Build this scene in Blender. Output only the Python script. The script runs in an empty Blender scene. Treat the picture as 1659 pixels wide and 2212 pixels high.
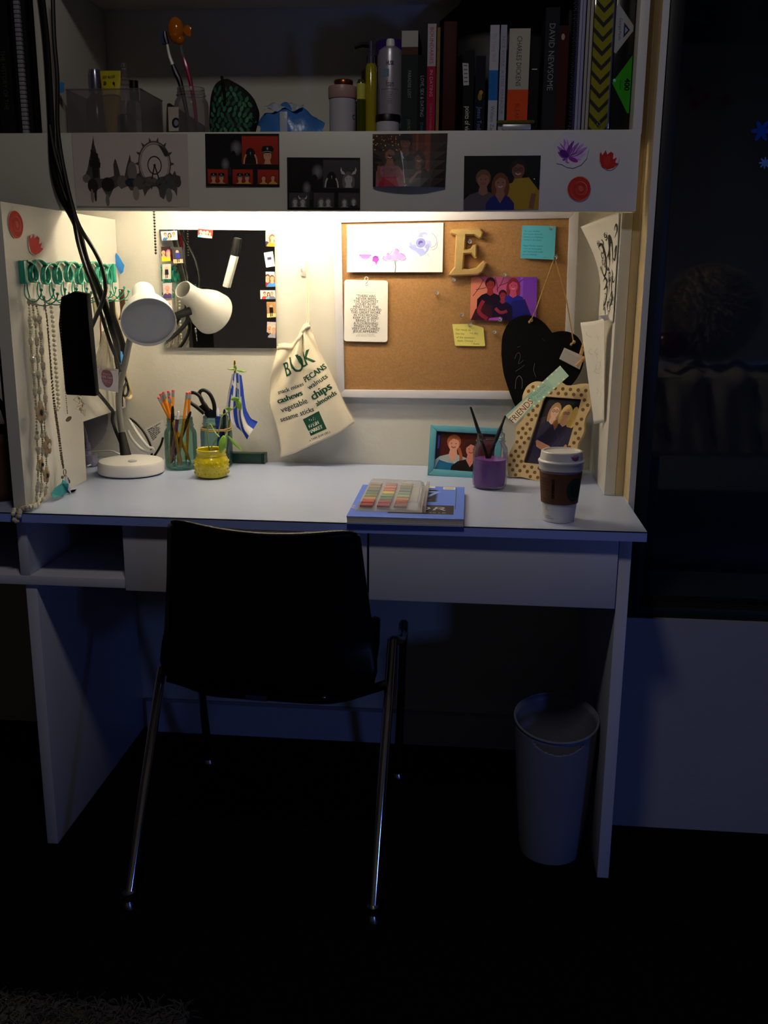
import bpy, bmesh, math, random
from mathutils import Vector as V, Matrix
random.seed(7)
S = bpy.context.scene
COL = S.collection
pi = math.pi

# ---------------------------------------------------------------- camera
cd = bpy.data.cameras.new('camera')
cam = bpy.data.objects.new('camera', cd)
COL.objects.link(cam)
cd.sensor_fit = 'HORIZONTAL'
cd.sensor_width = 36.0
cd.lens = 36.0 * 2080.15 / 1659
cd.clip_start = 0.02
R_ = V((0.99556696, 0.09376533, 0.00738228))
U_ = V((-0.02941963, 0.23589267, 0.97133369))
F_ = V((-0.08933599, 0.96724491, -0.23760549))
cam.matrix_world = Matrix(((R_.x, U_.x, -F_.x, -.3324), (R_.y, U_.y, -F_.y, -1.7896), (R_.z, U_.z, -F_.z, 1.2233), (0, 0, 0, 1)))
S.camera = cam

# ---------------------------------------------------------------- world, lights, exposure
w = bpy.data.worlds.new('night')
S.world = w
w.use_nodes = True
w.node_tree.nodes['Background'].inputs[0].default_value = (.35, .45, .8, 1)
w.node_tree.nodes['Background'].inputs[1].default_value = .0006
S.view_settings.view_transform = 'Standard'
S.view_settings.look = 'None'
S.view_settings.exposure = 0
S.view_settings.gamma = 1
S.view_settings.use_curve_mapping = False


def area(name, loc, target, sx, sy, power, col):
    l = bpy.data.lights.new(name, 'AREA')
    l.shape = 'RECTANGLE'
    l.size, l.size_y, l.energy, l.color = sx, sy, power, col
    o = bpy.data.objects.new(name, l)
    COL.objects.link(o)
    o.location = loc
    o.rotation_euler = (V(target) - V(loc)).to_track_quat('-Z', 'Y').to_euler()
    return o


TUBE = 58.0           # emission strength of the fluorescent tube
area('screen_light', (1.3, -2.2, .72), (-.3, .1, .6), .2, .72, 10.5, (.15, .28, 1.0))
area('ceiling_light', (-.55, -1.0, 2.42), (-.55, -.9, 0), .2, .2, 5.2, (1.0, .92, .84))

# ---------------------------------------------------------------- materials


def lin(h):
    if not isinstance(h, str):
        return tuple(h[:3])
    h = h.lstrip('#')
    c = [int(h[i:i + 2], 16) / 255 for i in (0, 2, 4)]
    return tuple(x / 12.92 if x <= .04045 else ((x + .055) / 1.055) ** 2.4 for x in c)


MATS = {}


def mat(name, col, rough=.5, metal=0, spec=.5, var=.06, vs=30, bump=0, bs=200, thin=None, sheen=0, coat=0, trans=0, sss=0, attr=False, emit=None, clear=0):
    """procedural material: colour varied by noise, optional noise bump; thin=opacity for thin clear glass or plastic"""
    m = bpy.data.materials.new(name)
    m.use_nodes = True
    nt = m.node_tree
    N, L = nt.nodes, nt.links
    p = N['Principled BSDF']
    p.inputs['Roughness'].default_value = rough
    p.inputs['Metallic'].default_value = metal
    p.inputs['Specular IOR Level'].default_value = spec
    p.inputs['Sheen Weight'].default_value = sheen
    p.inputs['Coat Weight'].default_value = coat
    p.inputs['Transmission Weight'].default_value = trans
    p.inputs['Subsurface Weight'].default_value = sss
    tc = N.new('ShaderNodeTexCoord')
    nz = N.new('ShaderNodeTexNoise')
    nz.inputs['Scale'].default_value = vs
    nz.inputs['Detail'].default_value = 4
    L.new(tc.outputs['Object'], nz.inputs['Vector'])
    mr = N.new('ShaderNodeMapRange')
    mr.inputs['To Min'].default_value = 1 - var
    mr.inputs['To Max'].default_value = 1 + var
    L.new(nz.outputs['Fac'], mr.inputs['Value'])
    hs = N.new('ShaderNodeHueSaturation')
    L.new(mr.outputs[0], hs.inputs['Value'])
    if attr:
        a = N.new('ShaderNodeAttribute')
        a.attribute_name = 'Col'
        L.new(a.outputs['Color'], hs.inputs['Color'])
    else:
        hs.inputs['Color'].default_value = (*lin(col), 1)
    L.new(hs.outputs[0], p.inputs['Base Color'])
    if bump:
        nb = N.new('ShaderNodeTexNoise')
        nb.inputs['Scale'].default_value = bs
        nb.inputs['Detail'].default_value = 3
        L.new(tc.outputs['Object'], nb.inputs['Vector'])
        b = N.new('ShaderNodeBump')
        b.inputs['Strength'].default_value = bump
        b.inputs['Distance'].default_value = .002
        L.new(nb.outputs['Fac'], b.inputs['Height'])
        L.new(b.outputs[0], p.inputs['Normal'])
    if emit:
        p.inputs['Emission Color'].default_value = (*lin(emit[0]), 1)
        p.inputs['Emission Strength'].default_value = emit[1]
    if thin is not None and clear:
        gl = N.new('ShaderNodeBsdfGlossy')
        gl.inputs['Roughness'].default_value = rough
        p = gl
    if thin is not None:
        tr = N.new('ShaderNodeBsdfTransparent')
        L.new(hs.outputs[0], tr.inputs['Color'])
        mx = N.new('ShaderNodeMixShader')
        lw = N.new('ShaderNodeLayerWeight')
        lw.inputs['Blend'].default_value = .25
        ad = N.new('ShaderNodeMath')
        ad.operation = 'ADD'
        ad.use_clamp = True
        ad.inputs[1].default_value = thin
        ml = N.new('ShaderNodeMath')
        ml.operation = 'MULTIPLY'
        ml.inputs[1].default_value = .75
        L.new(lw.outputs['Fresnel'], ml.inputs[0])
        L.new(ml.outputs[0], ad.inputs[0])
        L.new(ad.outputs[0], mx.inputs[0])
        L.new(tr.outputs[0], mx.inputs[1])
        L.new(p.outputs[0], mx.inputs[2])
        L.new(mx.outputs[0], N['Material Output'].inputs['Surface'])
    MATS[name] = m
    return m


# ---------------------------------------------------------------- object helpers


def tag(o, label=None, cat=None, group=None, kind=None):
    if label: o['label'] = label
    if cat: o['category'] = cat
    if group: o['group'] = group
    if kind: o['kind'] = kind
    return o


def thing(name, label, cat, loc, group=None):
    o = bpy.data.objects.new(name, None)
    COL.objects.link(o)
    o.location = loc
    o.empty_display_size = .03
    return tag(o, label, cat, group)


def put(o, parent):
    if parent is not None:
        o.parent = parent
        if parent.type == 'EMPTY':
            o.matrix_parent_inverse = Matrix.Translation(parent.location).inverted()
    return o


def copy_tree(o, loc, label=None, rot=None):
    """a copy of a thing with copies of its parts and sub-parts"""
    r = o.copy()
    COL.objects.link(r)
    r.location = loc
    if rot: r.rotation_euler = rot
    if label: r['label'] = label
    for ch in o.children:
        c = ch.copy()
        COL.objects.link(c)
        c.parent = r
        c.matrix_parent_inverse = ch.matrix_parent_inverse
        for g in ch.children:
            d = g.copy()
            COL.objects.link(d)
            d.parent = c
            d.matrix_parent_inverse = g.matrix_parent_inverse
    return r


def catmull(pts, n=6, closed=False):
    P = [V(p) for p in pts]
    out = []
    m = len(P)
    for i in range(m if closed else m - 1):
        if closed:
            a, b, c, d = P[(i - 1) % m], P[i], P[(i + 1) % m], P[(i + 2) % m]
        else:
            a, b, c, d = P[max(i - 1, 0)], P[i], P[i + 1], P[min(i + 2, m - 1)]
        for k in range(n):
            t = k / n
            out.append(.5 * (2 * b + (c - a) * t + (2 * a - 5 * b + 4 * c - d) * t * t + (3 * b - a - 3 * c + d) * t ** 3))
    if not closed:
        out.append(P[-1])
    return out


class B:
    """collects shapes into one bmesh; obj() links it as ONE mesh object"""

    def __init__(s):
        s.bm = bmesh.new()

    def box(s, x0, x1, y0, y1, z0, z1, bev=0, M=None):
        v = [s.bm.verts.new(((x0, x1)[i & 1], (y0, y1)[i >> 1 & 1], (z0, z1)[i >> 2])) for i in range(8)]
        if M is not None:
            for a in v: a.co = M @ a.co
        f = [s.bm.faces.new([v[i] for i in q]) for q in ((0, 2, 3, 1), (4, 5, 7, 6), (0, 1, 5, 4), (2, 6, 7, 3), (0, 4, 6, 2), (1, 3, 7, 5))]
        if bev:
            e = list({e for a in f for e in a.edges})
            bmesh.ops.bevel(s.bm, geom=e, offset=bev, segments=2, affect='EDGES', profile=.5)
        return s

    def prism(s, pts, vec, bev=0):
        """planar outline pushed along vec"""
        vec = V(vec)
        P = [V(p) for p in pts]
        n = V((0, 0, 0))
        for i in range(len(P)):
            n += (P[i] - P[0]).cross(P[(i + 1) % len(P)] - P[0])
        if n.dot(vec) > 0: P = P[::-1]
        a = [s.bm.verts.new(p) for p in P]
        b = [s.bm.verts.new(p + vec) for p in P]
        k = len(P)
        fs = [s.bm.faces.new(a), s.bm.faces.new(b[::-1])]
        for i in range(k):
            fs.append(s.bm.faces.new((a[i], b[i], b[(i + 1) % k], a[(i + 1) % k])))
        if bev:
            e = list(fs[0].edges) + list(fs[1].edges)
            bmesh.ops.bevel(s.bm, geom=e, offset=bev, segments=2, affect='EDGES', profile=.5)
        return s

    def lathe(s, prof, o=(0, 0, 0), seg=32, axis=(0, 0, 1), sq=1, hole=None):
        """profile of (radius, height) turned about axis at o"""
        q = V((0, 0, 1)).rotation_difference(V(axis).normalized()).to_matrix().to_4x4()
        M = Matrix.Translation(V(o)) @ q
        rings = []
        for r, h in prof:
            if r < 1e-6:
                rings.append([s.bm.verts.new(M @ V((0, 0, h)))])
            else:
                rings.append([s.bm.verts.new(M @ V((r * math.cos(2 * pi * i / seg), sq * r * math.sin(2 * pi * i / seg), h))) for i in range(seg)])
        for a, b in zip(rings, rings[1:]):
            for i in range(seg):
                j = (i + 1) % seg
                if len(a) == 1 and len(b) == 1: continue
                if len(a) == 1: s.bm.faces.new((a[0], b[j], b[i]))
                elif len(b) == 1: s.bm.faces.new((a[i], a[j], b[0]))
                else: s.bm.faces.new((a[i], a[j], b[j], b[i]))
        return s

    def tube(s, pts, r, seg=8, closed=False, sm=0, flat=None):
        """tube along pts; r number or list; flat=(fx,fy) scales the section"""
        rr = r if isinstance(r, (list, tuple)) else None
        if sm:
            P = catmull(pts, sm, closed)
            if rr: rr = [x for i in range(len(rr) - 1) for x in [rr[i] + (rr[i + 1] - rr[i]) * k / sm for k in range(sm)]] + [rr[-1]]
        else:
            P = [V(p) for p in pts]
        k = len(P)
        up = V((0, 0, 1))
        rings = []
        prev = None
        for i in range(k):
            t = (P[(i + 1) % k] - P[i - 1]) if closed else (P[min(i + 1, k - 1)] - P[max(i - 1, 0)])
            if t.length < 1e-9: t = V((0, 0, 1))
            t.normalize()
            if prev is None:
                a = up.cross(t)
                if a.length < .1: a = V((1, 0, 0)).cross(t)
            else:
                a = prev - t * prev.dot(t)
            a.normalize()
            prev = a
            b = t.cross(a)
            q = rr[i] if rr else r
            fx, fy = flat or (1, 1)
            rings.append([s.bm.verts.new(P[i] + a * (q * fx * math.cos(2 * pi * j / seg)) + b * (q * fy * math.sin(2 * pi * j / seg))) for j in range(seg)])
        for i in range(k if closed else k - 1):
            a, b = rings[i], rings[(i + 1) % k]
            for j in range(seg):
                s.bm.faces.new((a[j], a[(j + 1) % seg], b[(j + 1) % seg], b[j]))
        if not closed:
            s.bm.faces.new(rings[0][::-1])
            s.bm.faces.new(rings[-1])
        return s

    def ball(s, c, r, seg=10):
        rx, ry, rz = r if isinstance(r, (tuple, list)) else (r, r, r)
        M = Matrix.Translation(V(c)) @ Matrix.Diagonal((rx, ry, rz, 1))
        bmesh.ops.create_uvsphere(s.bm, u_segments=seg, v_segments=max(4, seg * 2 // 3), radius=1, matrix=M)
        return s

    def grid(s, fn, nu, nv):
        g = [[s.bm.verts.new(fn(i / nu, j / nv)) for i in range(nu + 1)] for j in range(nv + 1)]
        for j in range(nv):
            for i in range(nu):
                s.bm.faces.new((g[j][i], g[j + 1][i], g[j + 1][i + 1], g[j][i + 1]))
        return s

    def obj(s, name, m, parent=None, smooth=35, solid=0, sub=0):
        me = bpy.data.meshes.new(name)
        bmesh.ops.remove_doubles(s.bm, verts=s.bm.verts, dist=1e-7)
        s.bm.normal_update()
        s.bm.to_mesh(me)
        s.bm.free()
        o = bpy.data.objects.new(name, me)
        COL.objects.link(o)
        me.materials.append(MATS[m] if isinstance(m, str) else m)
        if smooth:
            me.shade_smooth()
            me.set_sharp_from_angle(angle=math.radians(smooth))
        if solid:
            q = o.modifiers.new('thickness', 'SOLIDIFY')
            q.thickness = solid
            q.offset = 0
        if sub:
            q = o.modifiers.new('rounding', 'SUBSURF')
            q.levels = q.render_levels = sub
        return put(o, parent)


# ---------------------------------------------------------------- flat print (vector shapes with colour attributes)
_TX = {}


def text_polys(t):
    if t not in _TX:
        cu = bpy.data.curves.new('t', 'FONT')
        cu.body = t
        cu.resolution_u = 2
        cu.size = 1
        o = bpy.data.objects.new('t', cu)
        me = bpy.data.meshes.new_from_object(o)
        _TX[t] = [[(me.vertices[i].co.x, me.vertices[i].co.y) for i in p.vertices] for p in me.polygons]
        bpy.data.objects.remove(o)
        bpy.data.curves.remove(cu)
        bpy.data.meshes.remove(me)
    return _TX[t]


class Pr:
    """print on a sheet of aspect A: x 0..A to the right, y 0..1 downwards"""

    def __init__(s, A, bg):
        s.A, s.bg, s.sh, s.k = A, bg, [], 0

    def poly(s, pts, c, c2=None):
        s.k += 1
        a = lin(c)
        if c2 is None:
            s.sh.append((s.k, [(p[0], p[1], a) for p in pts]))
        else:
            b = lin(c2)
            y0, y1 = min(p[1] for p in pts), max(p[1] for p in pts)
            s.sh.append((s.k, [(p[0], p[1], tuple(a[i] + (b[i] - a[i]) * (p[1] - y0) / (y1 - y0 + 1e-9) for i in range(3))) for p in pts]))
        return s

    def rect(s, x0, y0, x1, y1, c, c2=None):
        return s.poly([(x0, y0), (x1, y0), (x1, y1), (x0, y1)], c, c2)

    def ell(s, x, y, rx, ry, c, rot=0, n=16, c2=None):
        co, si = math.cos(rot), math.sin(rot)
        P = [(x + rx * math.cos(2 * pi * i / n) * co - ry * math.sin(2 * pi * i / n) * si, y + rx * math.cos(2 * pi * i / n) * si + ry * math.sin(2 * pi * i / n) * co) for i in range(n)]
        if c2 is None:
            return s.poly(P, c)
        s.k += 1
        a, b = lin(c), lin(c2)
        for i in range(n):
            p, q = P[i], P[(i + 1) % n]
            s.sh.append((s.k, [(x, y, a), (p[0], p[1], b), (q[0], q[1], b)]))
        return s

    def line(s, pts, wd, c, sm=4, taper=False):
        P = catmull([(p[0], p[1], 0) for p in pts], sm) if sm and len(pts) > 2 else [V((p[0], p[1], 0)) for p in pts]
        k = len(P)
        l, r = [], []
        for i in range(k):
            t = P[min(i + 1, k - 1)] - P[max(i - 1, 0)]
            n = V((-t.y, t.x, 0))
            if n.length: n.normalize()
            h = wd / 2 * (1 if not taper else max(.12, math.sin(pi * (i + .3) / (k - .4))))
            l.append(P[i] + n * h)
            r.append(P[i] - n * h)
        s.k += 1
        a = lin(c)
        for i in range(k - 1):
            s.sh.append((s.k, [(q.x, q.y, a) for q in (l[i], l[i + 1], r[i + 1], r[i])]))
        return s

    def text(s, x, y, t, h, c, rot=0, al='C', shear=0, sx=1, bold=0):
        """y is the baseline; h the size of capitals; rot in degrees, counter-clockwise as seen"""
        P = text_polys(t)
        if not P: return s
        xs = [p[0] for q in P for p in q]
        w = max(xs) - min(xs)
        k = h / .7
        off = {'C': -(min(xs) + w / 2), 'L': -min(xs), 'R': -max(xs)}[al]
        co, si = math.cos(math.radians(rot)), math.sin(math.radians(rot))
        s.k += 1
        a = lin(c)
        for db in ([0] if not bold else [-bold, 0, bold]):
            for q in P:
                o = []
                for px, py in q:
                    X, Y = (px + off) * k * sx + py * k * shear + db * h, py * k
                    o.append((x + X * co - Y * si, y - X * si - Y * co, a))
                s.sh.append((s.k, o))
        return s

    def person(s, x, y, h, skin, hair, shirt, long=1, glasses=0, wide=1.0, bare=0):
        """head centre x,y; h head height"""
        b = 1.05
        if long: s.ell(x, y + .28 * h, .58 * h, (.7 + .25 * long) * h, hair)
        s.poly([(x - 1.25 * wide * h, b), (x - 1.2 * wide * h, y + 1.3 * h), (x - .8 * wide * h, y + .92 * h), (x - .25 * h, y + .72 * h), (x + .25 * h, y + .72 * h), (x + .8 * wide * h, y + .92 * h), (x + 1.2 * wide * h, y + 1.3 * h), (x + 1.25 * wide * h, b)], shirt)
        s.poly([(x - .2 * h, y + .3 * h), (x + .2 * h, y + .3 * h), (x + .3 * h, y + .8 * h), (x, y + (1.0 + bare * .3) * h), (x - .3 * h, y + .8 * h)], skin)
        s.ell(x, y - .12 * h, .47 * h, .52 * h, hair)
        s.ell(x, y + .04 * h, .36 * h, .47 * h, skin)
        s.poly([(x - .4 * h, y - .1 * h), (x - .3 * h, y - .45 * h), (x + .1 * h, y - .52 * h), (x + .42 * h, y - .1 * h), (x + .3 * h, y - .24 * h), (x - .05 * h, y - .36 * h), (x - .32 * h, y - .12 * h)], hair)
        dk = '2a1a14'
        for q in (-1, 1):
            s.ell(x + q * .15 * h, y - .02 * h, .045 * h, .03 * h, dk, n=8)
            if glasses:
                s.line([(x + q * .15 * h + .13 * h * math.cos(t * pi / 4), y - .02 * h + .1 * h * math.sin(t * pi / 4)) for t in range(9)], .035 * h, dk, sm=0)
        s.line([(x - .15 * h, y + .2 * h), (x, y + .27 * h), (x + .15 * h, y + .2 * h)], .07 * h, 'd0b0a6' if glasses or long else '9a4a44')
        return s

    def add_to(s, bm, fn, cl, off, eps, nx=1, ny=1):
        """fn(u,v)->(point, normal) with u,v in 0..1"""
        for k, P in s.sh:
            for i in range(nx):
                for j in range(ny):
                    Q = P
                    for ax, lim, sg in ((0, s.A * i / nx, 1), (0, s.A * (i + 1) / nx, -1), (1, j / ny, 1), (1, (j + 1) / ny, -1)):
                        Q = clip(Q, ax, lim, sg)
                        if len(Q) < 3: break
                    if len(Q) < 3: continue
                    vs = []
                    for q in Q:
                        p, n = fn(q[0] / s.A, q[1])
                        vs.append(bm.verts.new(p + n * (off + eps * k)))
                    try:
                        f = bm.faces.new(vs)
                    except ValueError:
                        continue
                    f.normal_update()
                    p, n = fn(Q[0][0] / s.A, Q[0][1])
                    lo = Q
                    if f.normal.dot(n) < 0:
                        f.normal_flip()
                    cm = {v: q[2] for v, q in zip(vs, Q)}
                    for l in f.loops: l[cl] = (*cm[l.vert], 1)


def clip(P, ax, lim, sg):
    out = []
    k = len(P)
    for i in range(k):
        a, b = P[i], P[(i + 1) % k]
        da, db = (a[ax] - lim) * sg, (b[ax] - lim) * sg
        if da >= -1e-9: out.append(a)
        if (da > 1e-9 and db < -1e-9) or (da < -1e-9 and db > 1e-9):
            t = da / (da - db)
            out.append((a[0] + (b[0] - a[0]) * t, a[1] + (b[1] - a[1]) * t, tuple(a[2][i] + (b[2][i] - a[2][i]) * t for i in range(3))))
    return out


def card(name, label, cat, quad, pr, m='print_matte', thick=.0008, curl=None, group=None, n=(1, 1), parent=None, edge=None, outline=None, eps=1.5e-5):
    """flat printed sheet; quad = TL, TR, BR, BL as the viewer sees it; curl(u,v)-> lift off the wall in metres"""
    a, b, c, d = [V(q) for q in quad]
    nrm = (d - a).cross(b - a).normalized()
    cu = curl or (lambda u, v: 0)

    def fn(u, v):
        p = (a * (1 - u) + b * u) * (1 - v) + (d * (1 - u) + c * u) * v
        return p + nrm * cu(u, v), nrm
    bm = bmesh.new()
    cl = bm.loops.layers.float_color.new('Col')
    bg = lin(pr.bg)
    eg = lin(edge or pr.bg)
    nx, ny = n
    if outline:
        O = [fn(*p)[0] for p in outline]
        f0 = bm.faces.new([bm.verts.new(p + nrm * thick) for p in O])
        f0.normal_update()
        if f0.normal.dot(nrm) < 0: f0.normal_flip()
        f1 = bm.faces.new([bm.verts.new(p) for p in O])
        for i in range(len(O)):
            j = (i + 1) % len(O)
            bm.faces.new([bm.verts.new(q) for q in (O[i], O[j], O[j] + nrm * thick, O[i] + nrm * thick)])
    else:
        for z, fl in ((thick, 0), (0, 1)):
            for i in range(nx):
                for j in range(ny):
                    q = [fn((i + x) / nx, (j + y) / ny)[0] + nrm * z for x, y in ((0, 0), (0, 1), (1, 1), (1, 0))]
                    bm.faces.new([bm.verts.new(p) for p in (q[::-1] if fl else q)])
        ring = [(i / nx, 0) for i in range(nx)] + [(1, j / ny) for j in range(ny)] + [(1 - i / nx, 1) for i in range(nx)] + [(0, 1 - j / ny) for j in range(ny)]
        for i in range(len(ring)):
            p, q = fn(*ring[i])[0], fn(*ring[(i + 1) % len(ring)])[0]
            bm.faces.new([bm.verts.new(x) for x in (p, q, q + nrm * thick, p + nrm * thick)])
    for f in bm.faces:
        for l in f.loops: l[cl] = (*bg, 1)
    pr.add_to(bm, fn, cl, thick + 2e-5, eps, nx, ny)
    me = bpy.data.meshes.new(name)
    bm.to_mesh(me)
    bm.free()
    o = bpy.data.objects.new(name, me)
    COL.objects.link(o)
    me.materials.append(MATS[m])
    if label: tag(o, label, cat, group)
    return put(o, parent)


def decal(name, pr, fn, parent, off=.0003, eps=1.5e-5, n=(1, 1), m='print_matte'):
    """print lying on any surface fn(u,v) -> (point, normal)"""
    bm = bmesh.new()
    cl = bm.loops.layers.float_color.new('Col')
    pr.add_to(bm, fn, cl, off, eps, *n)
    me = bpy.data.meshes.new(name)
    bm.to_mesh(me)
    bm.free()
    o = bpy.data.objects.new(name, me)
    COL.objects.link(o)
    me.materials.append(MATS[m])
    return put(o, parent)


def flat(quad):
    a, b, c, d = [V(q) for q in quad]
    nrm = (d - a).cross(b - a).normalized()
    return lambda u, v: ((a * (1 - u) + b * u) * (1 - v) + (d * (1 - u) + c * u) * v, nrm)


def turned(axis_xy, z0, z1, r0, r1, a0, a1):
    """wrap round a vertical cone: u from angle a0 to a1 (degrees, -90 faces the camera), v from z1 (top) to z0"""
    def fn(u, v):
        t = math.radians(a0 + (a1 - a0) * u)
        r = r1 + (r0 - r1) * v
        n = V((math.cos(t), math.sin(t), 0))
        return V((axis_xy[0], axis_xy[1], z1 + (z0 - z1) * v)) + n * r, n
    return fn


# ---------------------------------------------------------------- palette
mat('print_matte', 'ffffff', .75, var=.03, vs=90, attr=True, spec=.25)
mat('print_gloss', 'ffffff', .4, var=.02, attr=True, spec=.4)
mat('white_paint', 'd9d6cc', .45, var=.03, vs=12, bump=.15, bs=60)
mat('desk_paint', 'cacbd8', .4, var=.03, vs=9, bump=.1, bs=70)
mat('wall_paint', 'd8d5cb', .7, var=.03, vs=8, bump=.25, bs=90)
mat('cream_paint', 'c9b48a', .5, var=.08, vs=20, bump=.25, bs=60)
mat('laminate', 'b1bedf', .32, var=.02, vs=6, spec=.5)
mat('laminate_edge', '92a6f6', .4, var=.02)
mat('black_seam', '08080a', .6)
mat('carpet', '0b0b0d', .95, var=.6, vs=70, bump=.8, bs=500, spec=.1)
mat('far_wall', 'd8ccb6', .9, var=.05)
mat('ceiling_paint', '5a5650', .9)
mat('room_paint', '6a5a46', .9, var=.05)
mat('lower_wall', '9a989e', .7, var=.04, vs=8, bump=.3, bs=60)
mat('black_plastic', '050506', .42, var=.1, spec=.4)
mat('black_satin', '0a0a0b', .5)
mat('black_rubber', '060606', .7)
mat('black_cable', '0a0908', .45, spec=.4)
mat('velvet', '020202', .95, spec=.05, sheen=.05)
mat('chrome', 'd8dadd', .1, metal=1, var=.01)
mat('steel', 'b9b9bd', .25, metal=1)
mat('brass', 'c9a24a', .25, metal=1)
mat('gold_leaf', 'e6c684', .36, metal=.55, var=.12, vs=60, bump=.2, bs=150)
mat('antique', '7a6c56', .35, metal=.8)
mat('dark_bead', '2a241c', .4, metal=.5)
mat('white_plastic', 'f0eeec', .35, var=.02)
mat('white_gloss', 'e9e6e0', .2, var=.02)
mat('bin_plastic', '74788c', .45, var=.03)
mat('grey_rubber', '7d7c78', .5, var=.03)
mat('grey_white', 'b9bac2', .55)
mat('cork', 'a37a50', .9, var=.32, vs=240, bump=.5, bs=420, spec=.1)
mat('frame_white', 'd6d3da', .45, var=.02)
mat('mirror', 'e6e8e4', .02, metal=1, var=.005)
mat('glass', 'f2f7f5', .03, thin=.11, var=0, clear=1)
mat('jar_glass', 'eef3f1', .04, thin=.03, var=0, clear=1)
mat('teal_glass', 'c2e2da', .05, thin=.04, var=.02, clear=1)
mat('blue_glass', 'bedce4', .05, thin=.04, var=.02, clear=1)
mat('clear_plastic', 'f0f0f2', .12, thin=.05, var=0)
mat('clear_sheet', 'f4f4f2', .06, thin=.02, var=0, clear=1)
mat('smoke_plastic', 'dcd6d8', .2, thin=.10, var=0)
mat('purple_water', '9c58bc', .08, var=.05, vs=15, spec=.4)
mat('teal_enamel', '2fa087', .25, var=.05, spec=.6)
mat('teal_feather', '15808a', .7, var=.2, vs=90)
mat('blue_tape', '2f86d8', .6, var=.06)
mat('pearl', 'e0d8bc', .12, var=.05, coat=.6)
mat('pearl_gold', 'c0b184', .3, metal=.3, var=.1)
mat('flower_felt', '8e7858', .8, var=.15, vs=120)
mat('organza', 'eeeae0', .7, thin=.28, var=.1, vs=60)
mat('brown_leather', '5a3018', .5, var=.15, vs=50)
mat('cream_cord', 'd8c69c', .8, var=.1, vs=200, bump=.3)
mat('dark_braid', '17110d', .6, var=.3, vs=200)
mat('yellow_glaze', 'd8c416', .22, var=.06, vs=40, coat=.5)
mat('soil', '2c1a0e', .95, var=.5, vs=200, bump=1, bs=300)
mat('stem_green', '93a94e', .5, var=.1)
mat('leaf_green', '6fa32e', .45, var=.12, vs=60, sss=.05)
mat('pencil_orange', 'e08a1e', .4, var=.05)
mat('eraser', 'd8504e', .7)
mat('ferrule', 'c6c8cc', .3, metal=.9, bump=.3, bs=600)
mat('lead', '2a2a2c', .5)
mat('wood', 'c9985a', .6, var=.15, vs=90)
mat('twine', 'b08b52', .85, var=.2, vs=200)
mat('green_case', '12382e', .35, var=.06)
mat('cotton', 'eadfc6', .85, var=.05, vs=50, bump=.35, bs=700)
mat('chalk_black', '050506', .8, var=.25, vs=30, spec=.12)
mat('clothespin', 'cf9d62', .6, var=.12, vs=80)
mat('aqua_paint', '58a0b4', .45, var=.05)
mat('cup_paper', 'd4d2d6', .5, var=.02)
mat('sleeve_card', '5c3820', .75, var=.1, vs=40)
mat('lid_plastic', 'd8d5d2', .35, var=.02)
mat('paper', 'ddd9d0', .8, var=.04)
mat('page_edge', 'cfc6b4', .8, var=.12, vs=300)
mat('tube_glass', 'ffffff', .4, emit=('ffeece', TUBE))


# ================================================================ the room (structure)


def struct(name, b, m, parent=None, smooth=35):
    o = b.obj(name, m, parent, smooth)
    if parent is None: tag(o, kind='structure')
    return o


struct('floor', B().box(-3.2, 2.6, -3.4, .66, -.06, 0), 'carpet')
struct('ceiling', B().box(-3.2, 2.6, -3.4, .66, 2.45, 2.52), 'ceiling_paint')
struct('wall_back', B().box(-3.2, .0, .6, .66, 0, 2.45), 'wall_paint')
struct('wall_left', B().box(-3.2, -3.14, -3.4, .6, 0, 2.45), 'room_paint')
struct('wall_front', B().box(-3.2, 2.6, -3.46, -3.4, 0, 2.45), 'far_wall')
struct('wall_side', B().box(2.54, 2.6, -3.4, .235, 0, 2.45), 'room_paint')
# window wall: cream jamb column beside the desk, painted wall below and above the window
WX0, WX1, WZ0, WZ1 = .0125, 2.2, .505, 2.1
wr = B()
wr.box(0, WX0, .235, .66, 0, 2.45)
wr.box(WX0, 2.54, .235, .66, WZ1, 2.45)
wr.box(WX1, 2.54, .235, .66, WZ0, WZ1)
wro = struct('wall_right', wr, 'wall_paint')
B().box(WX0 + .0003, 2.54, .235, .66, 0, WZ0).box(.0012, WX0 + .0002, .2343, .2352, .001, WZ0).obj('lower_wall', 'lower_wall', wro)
struct('trim_1', B().box(-.0175, -.0005, .312, .598, .0, 2.44, .001), 'cream_paint')
struct('trim_2', B().box(-.0004, -.0, .236, .59, .762, 2.44), 'cream_paint')
win = B()
F = .03
win.box(WX0 + .0005, WX0 + F, .243, .33, WZ0, WZ1, .002)
win.box(WX1 - F, WX1, .243, .33, WZ0, WZ1, .002)
win.box(WX0 + F, WX1 - F, .243, .33, WZ0 + .0005, WZ0 + F * .8, .002)
win.box(WX0 + F, WX1 - F, .243, .33, WZ1 - F, WZ1, .002)
wo = struct('window_1', win, 'black_satin')
B().box(WX0 + F, WX1 - F, .285, .289, WZ0 + F * .8, WZ1 - F).obj('window_pane', 'glass', wo)
# the night beyond the pane
struct('wall_outside', B().box(WX0 - .03, WX1 + .05, .60, .66, WZ0 - .02, WZ1 + .02), 'black_satin')

# ================================================================ built-in desk
top = B()
top.box(-2.1, 0, .0012, .598, .7415, .7592)
top.box(0, .0 + 1e-5, .0012, .2, .75, .7501)
wt = tag(top.obj('worktop', 'laminate'), 'long pale blue laminate worktop with a dark seam along its front edge', 'worktop')
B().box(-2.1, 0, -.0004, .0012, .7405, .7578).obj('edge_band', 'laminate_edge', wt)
B().box(-2.1, 0, -.0006, .0014, .7578, .7596).obj('seam', 'black_seam', wt)
# make the visible top surface reach z .76
for v in wt.data.vertices:
    if v.co.z > .759: v.co.z = .76

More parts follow.
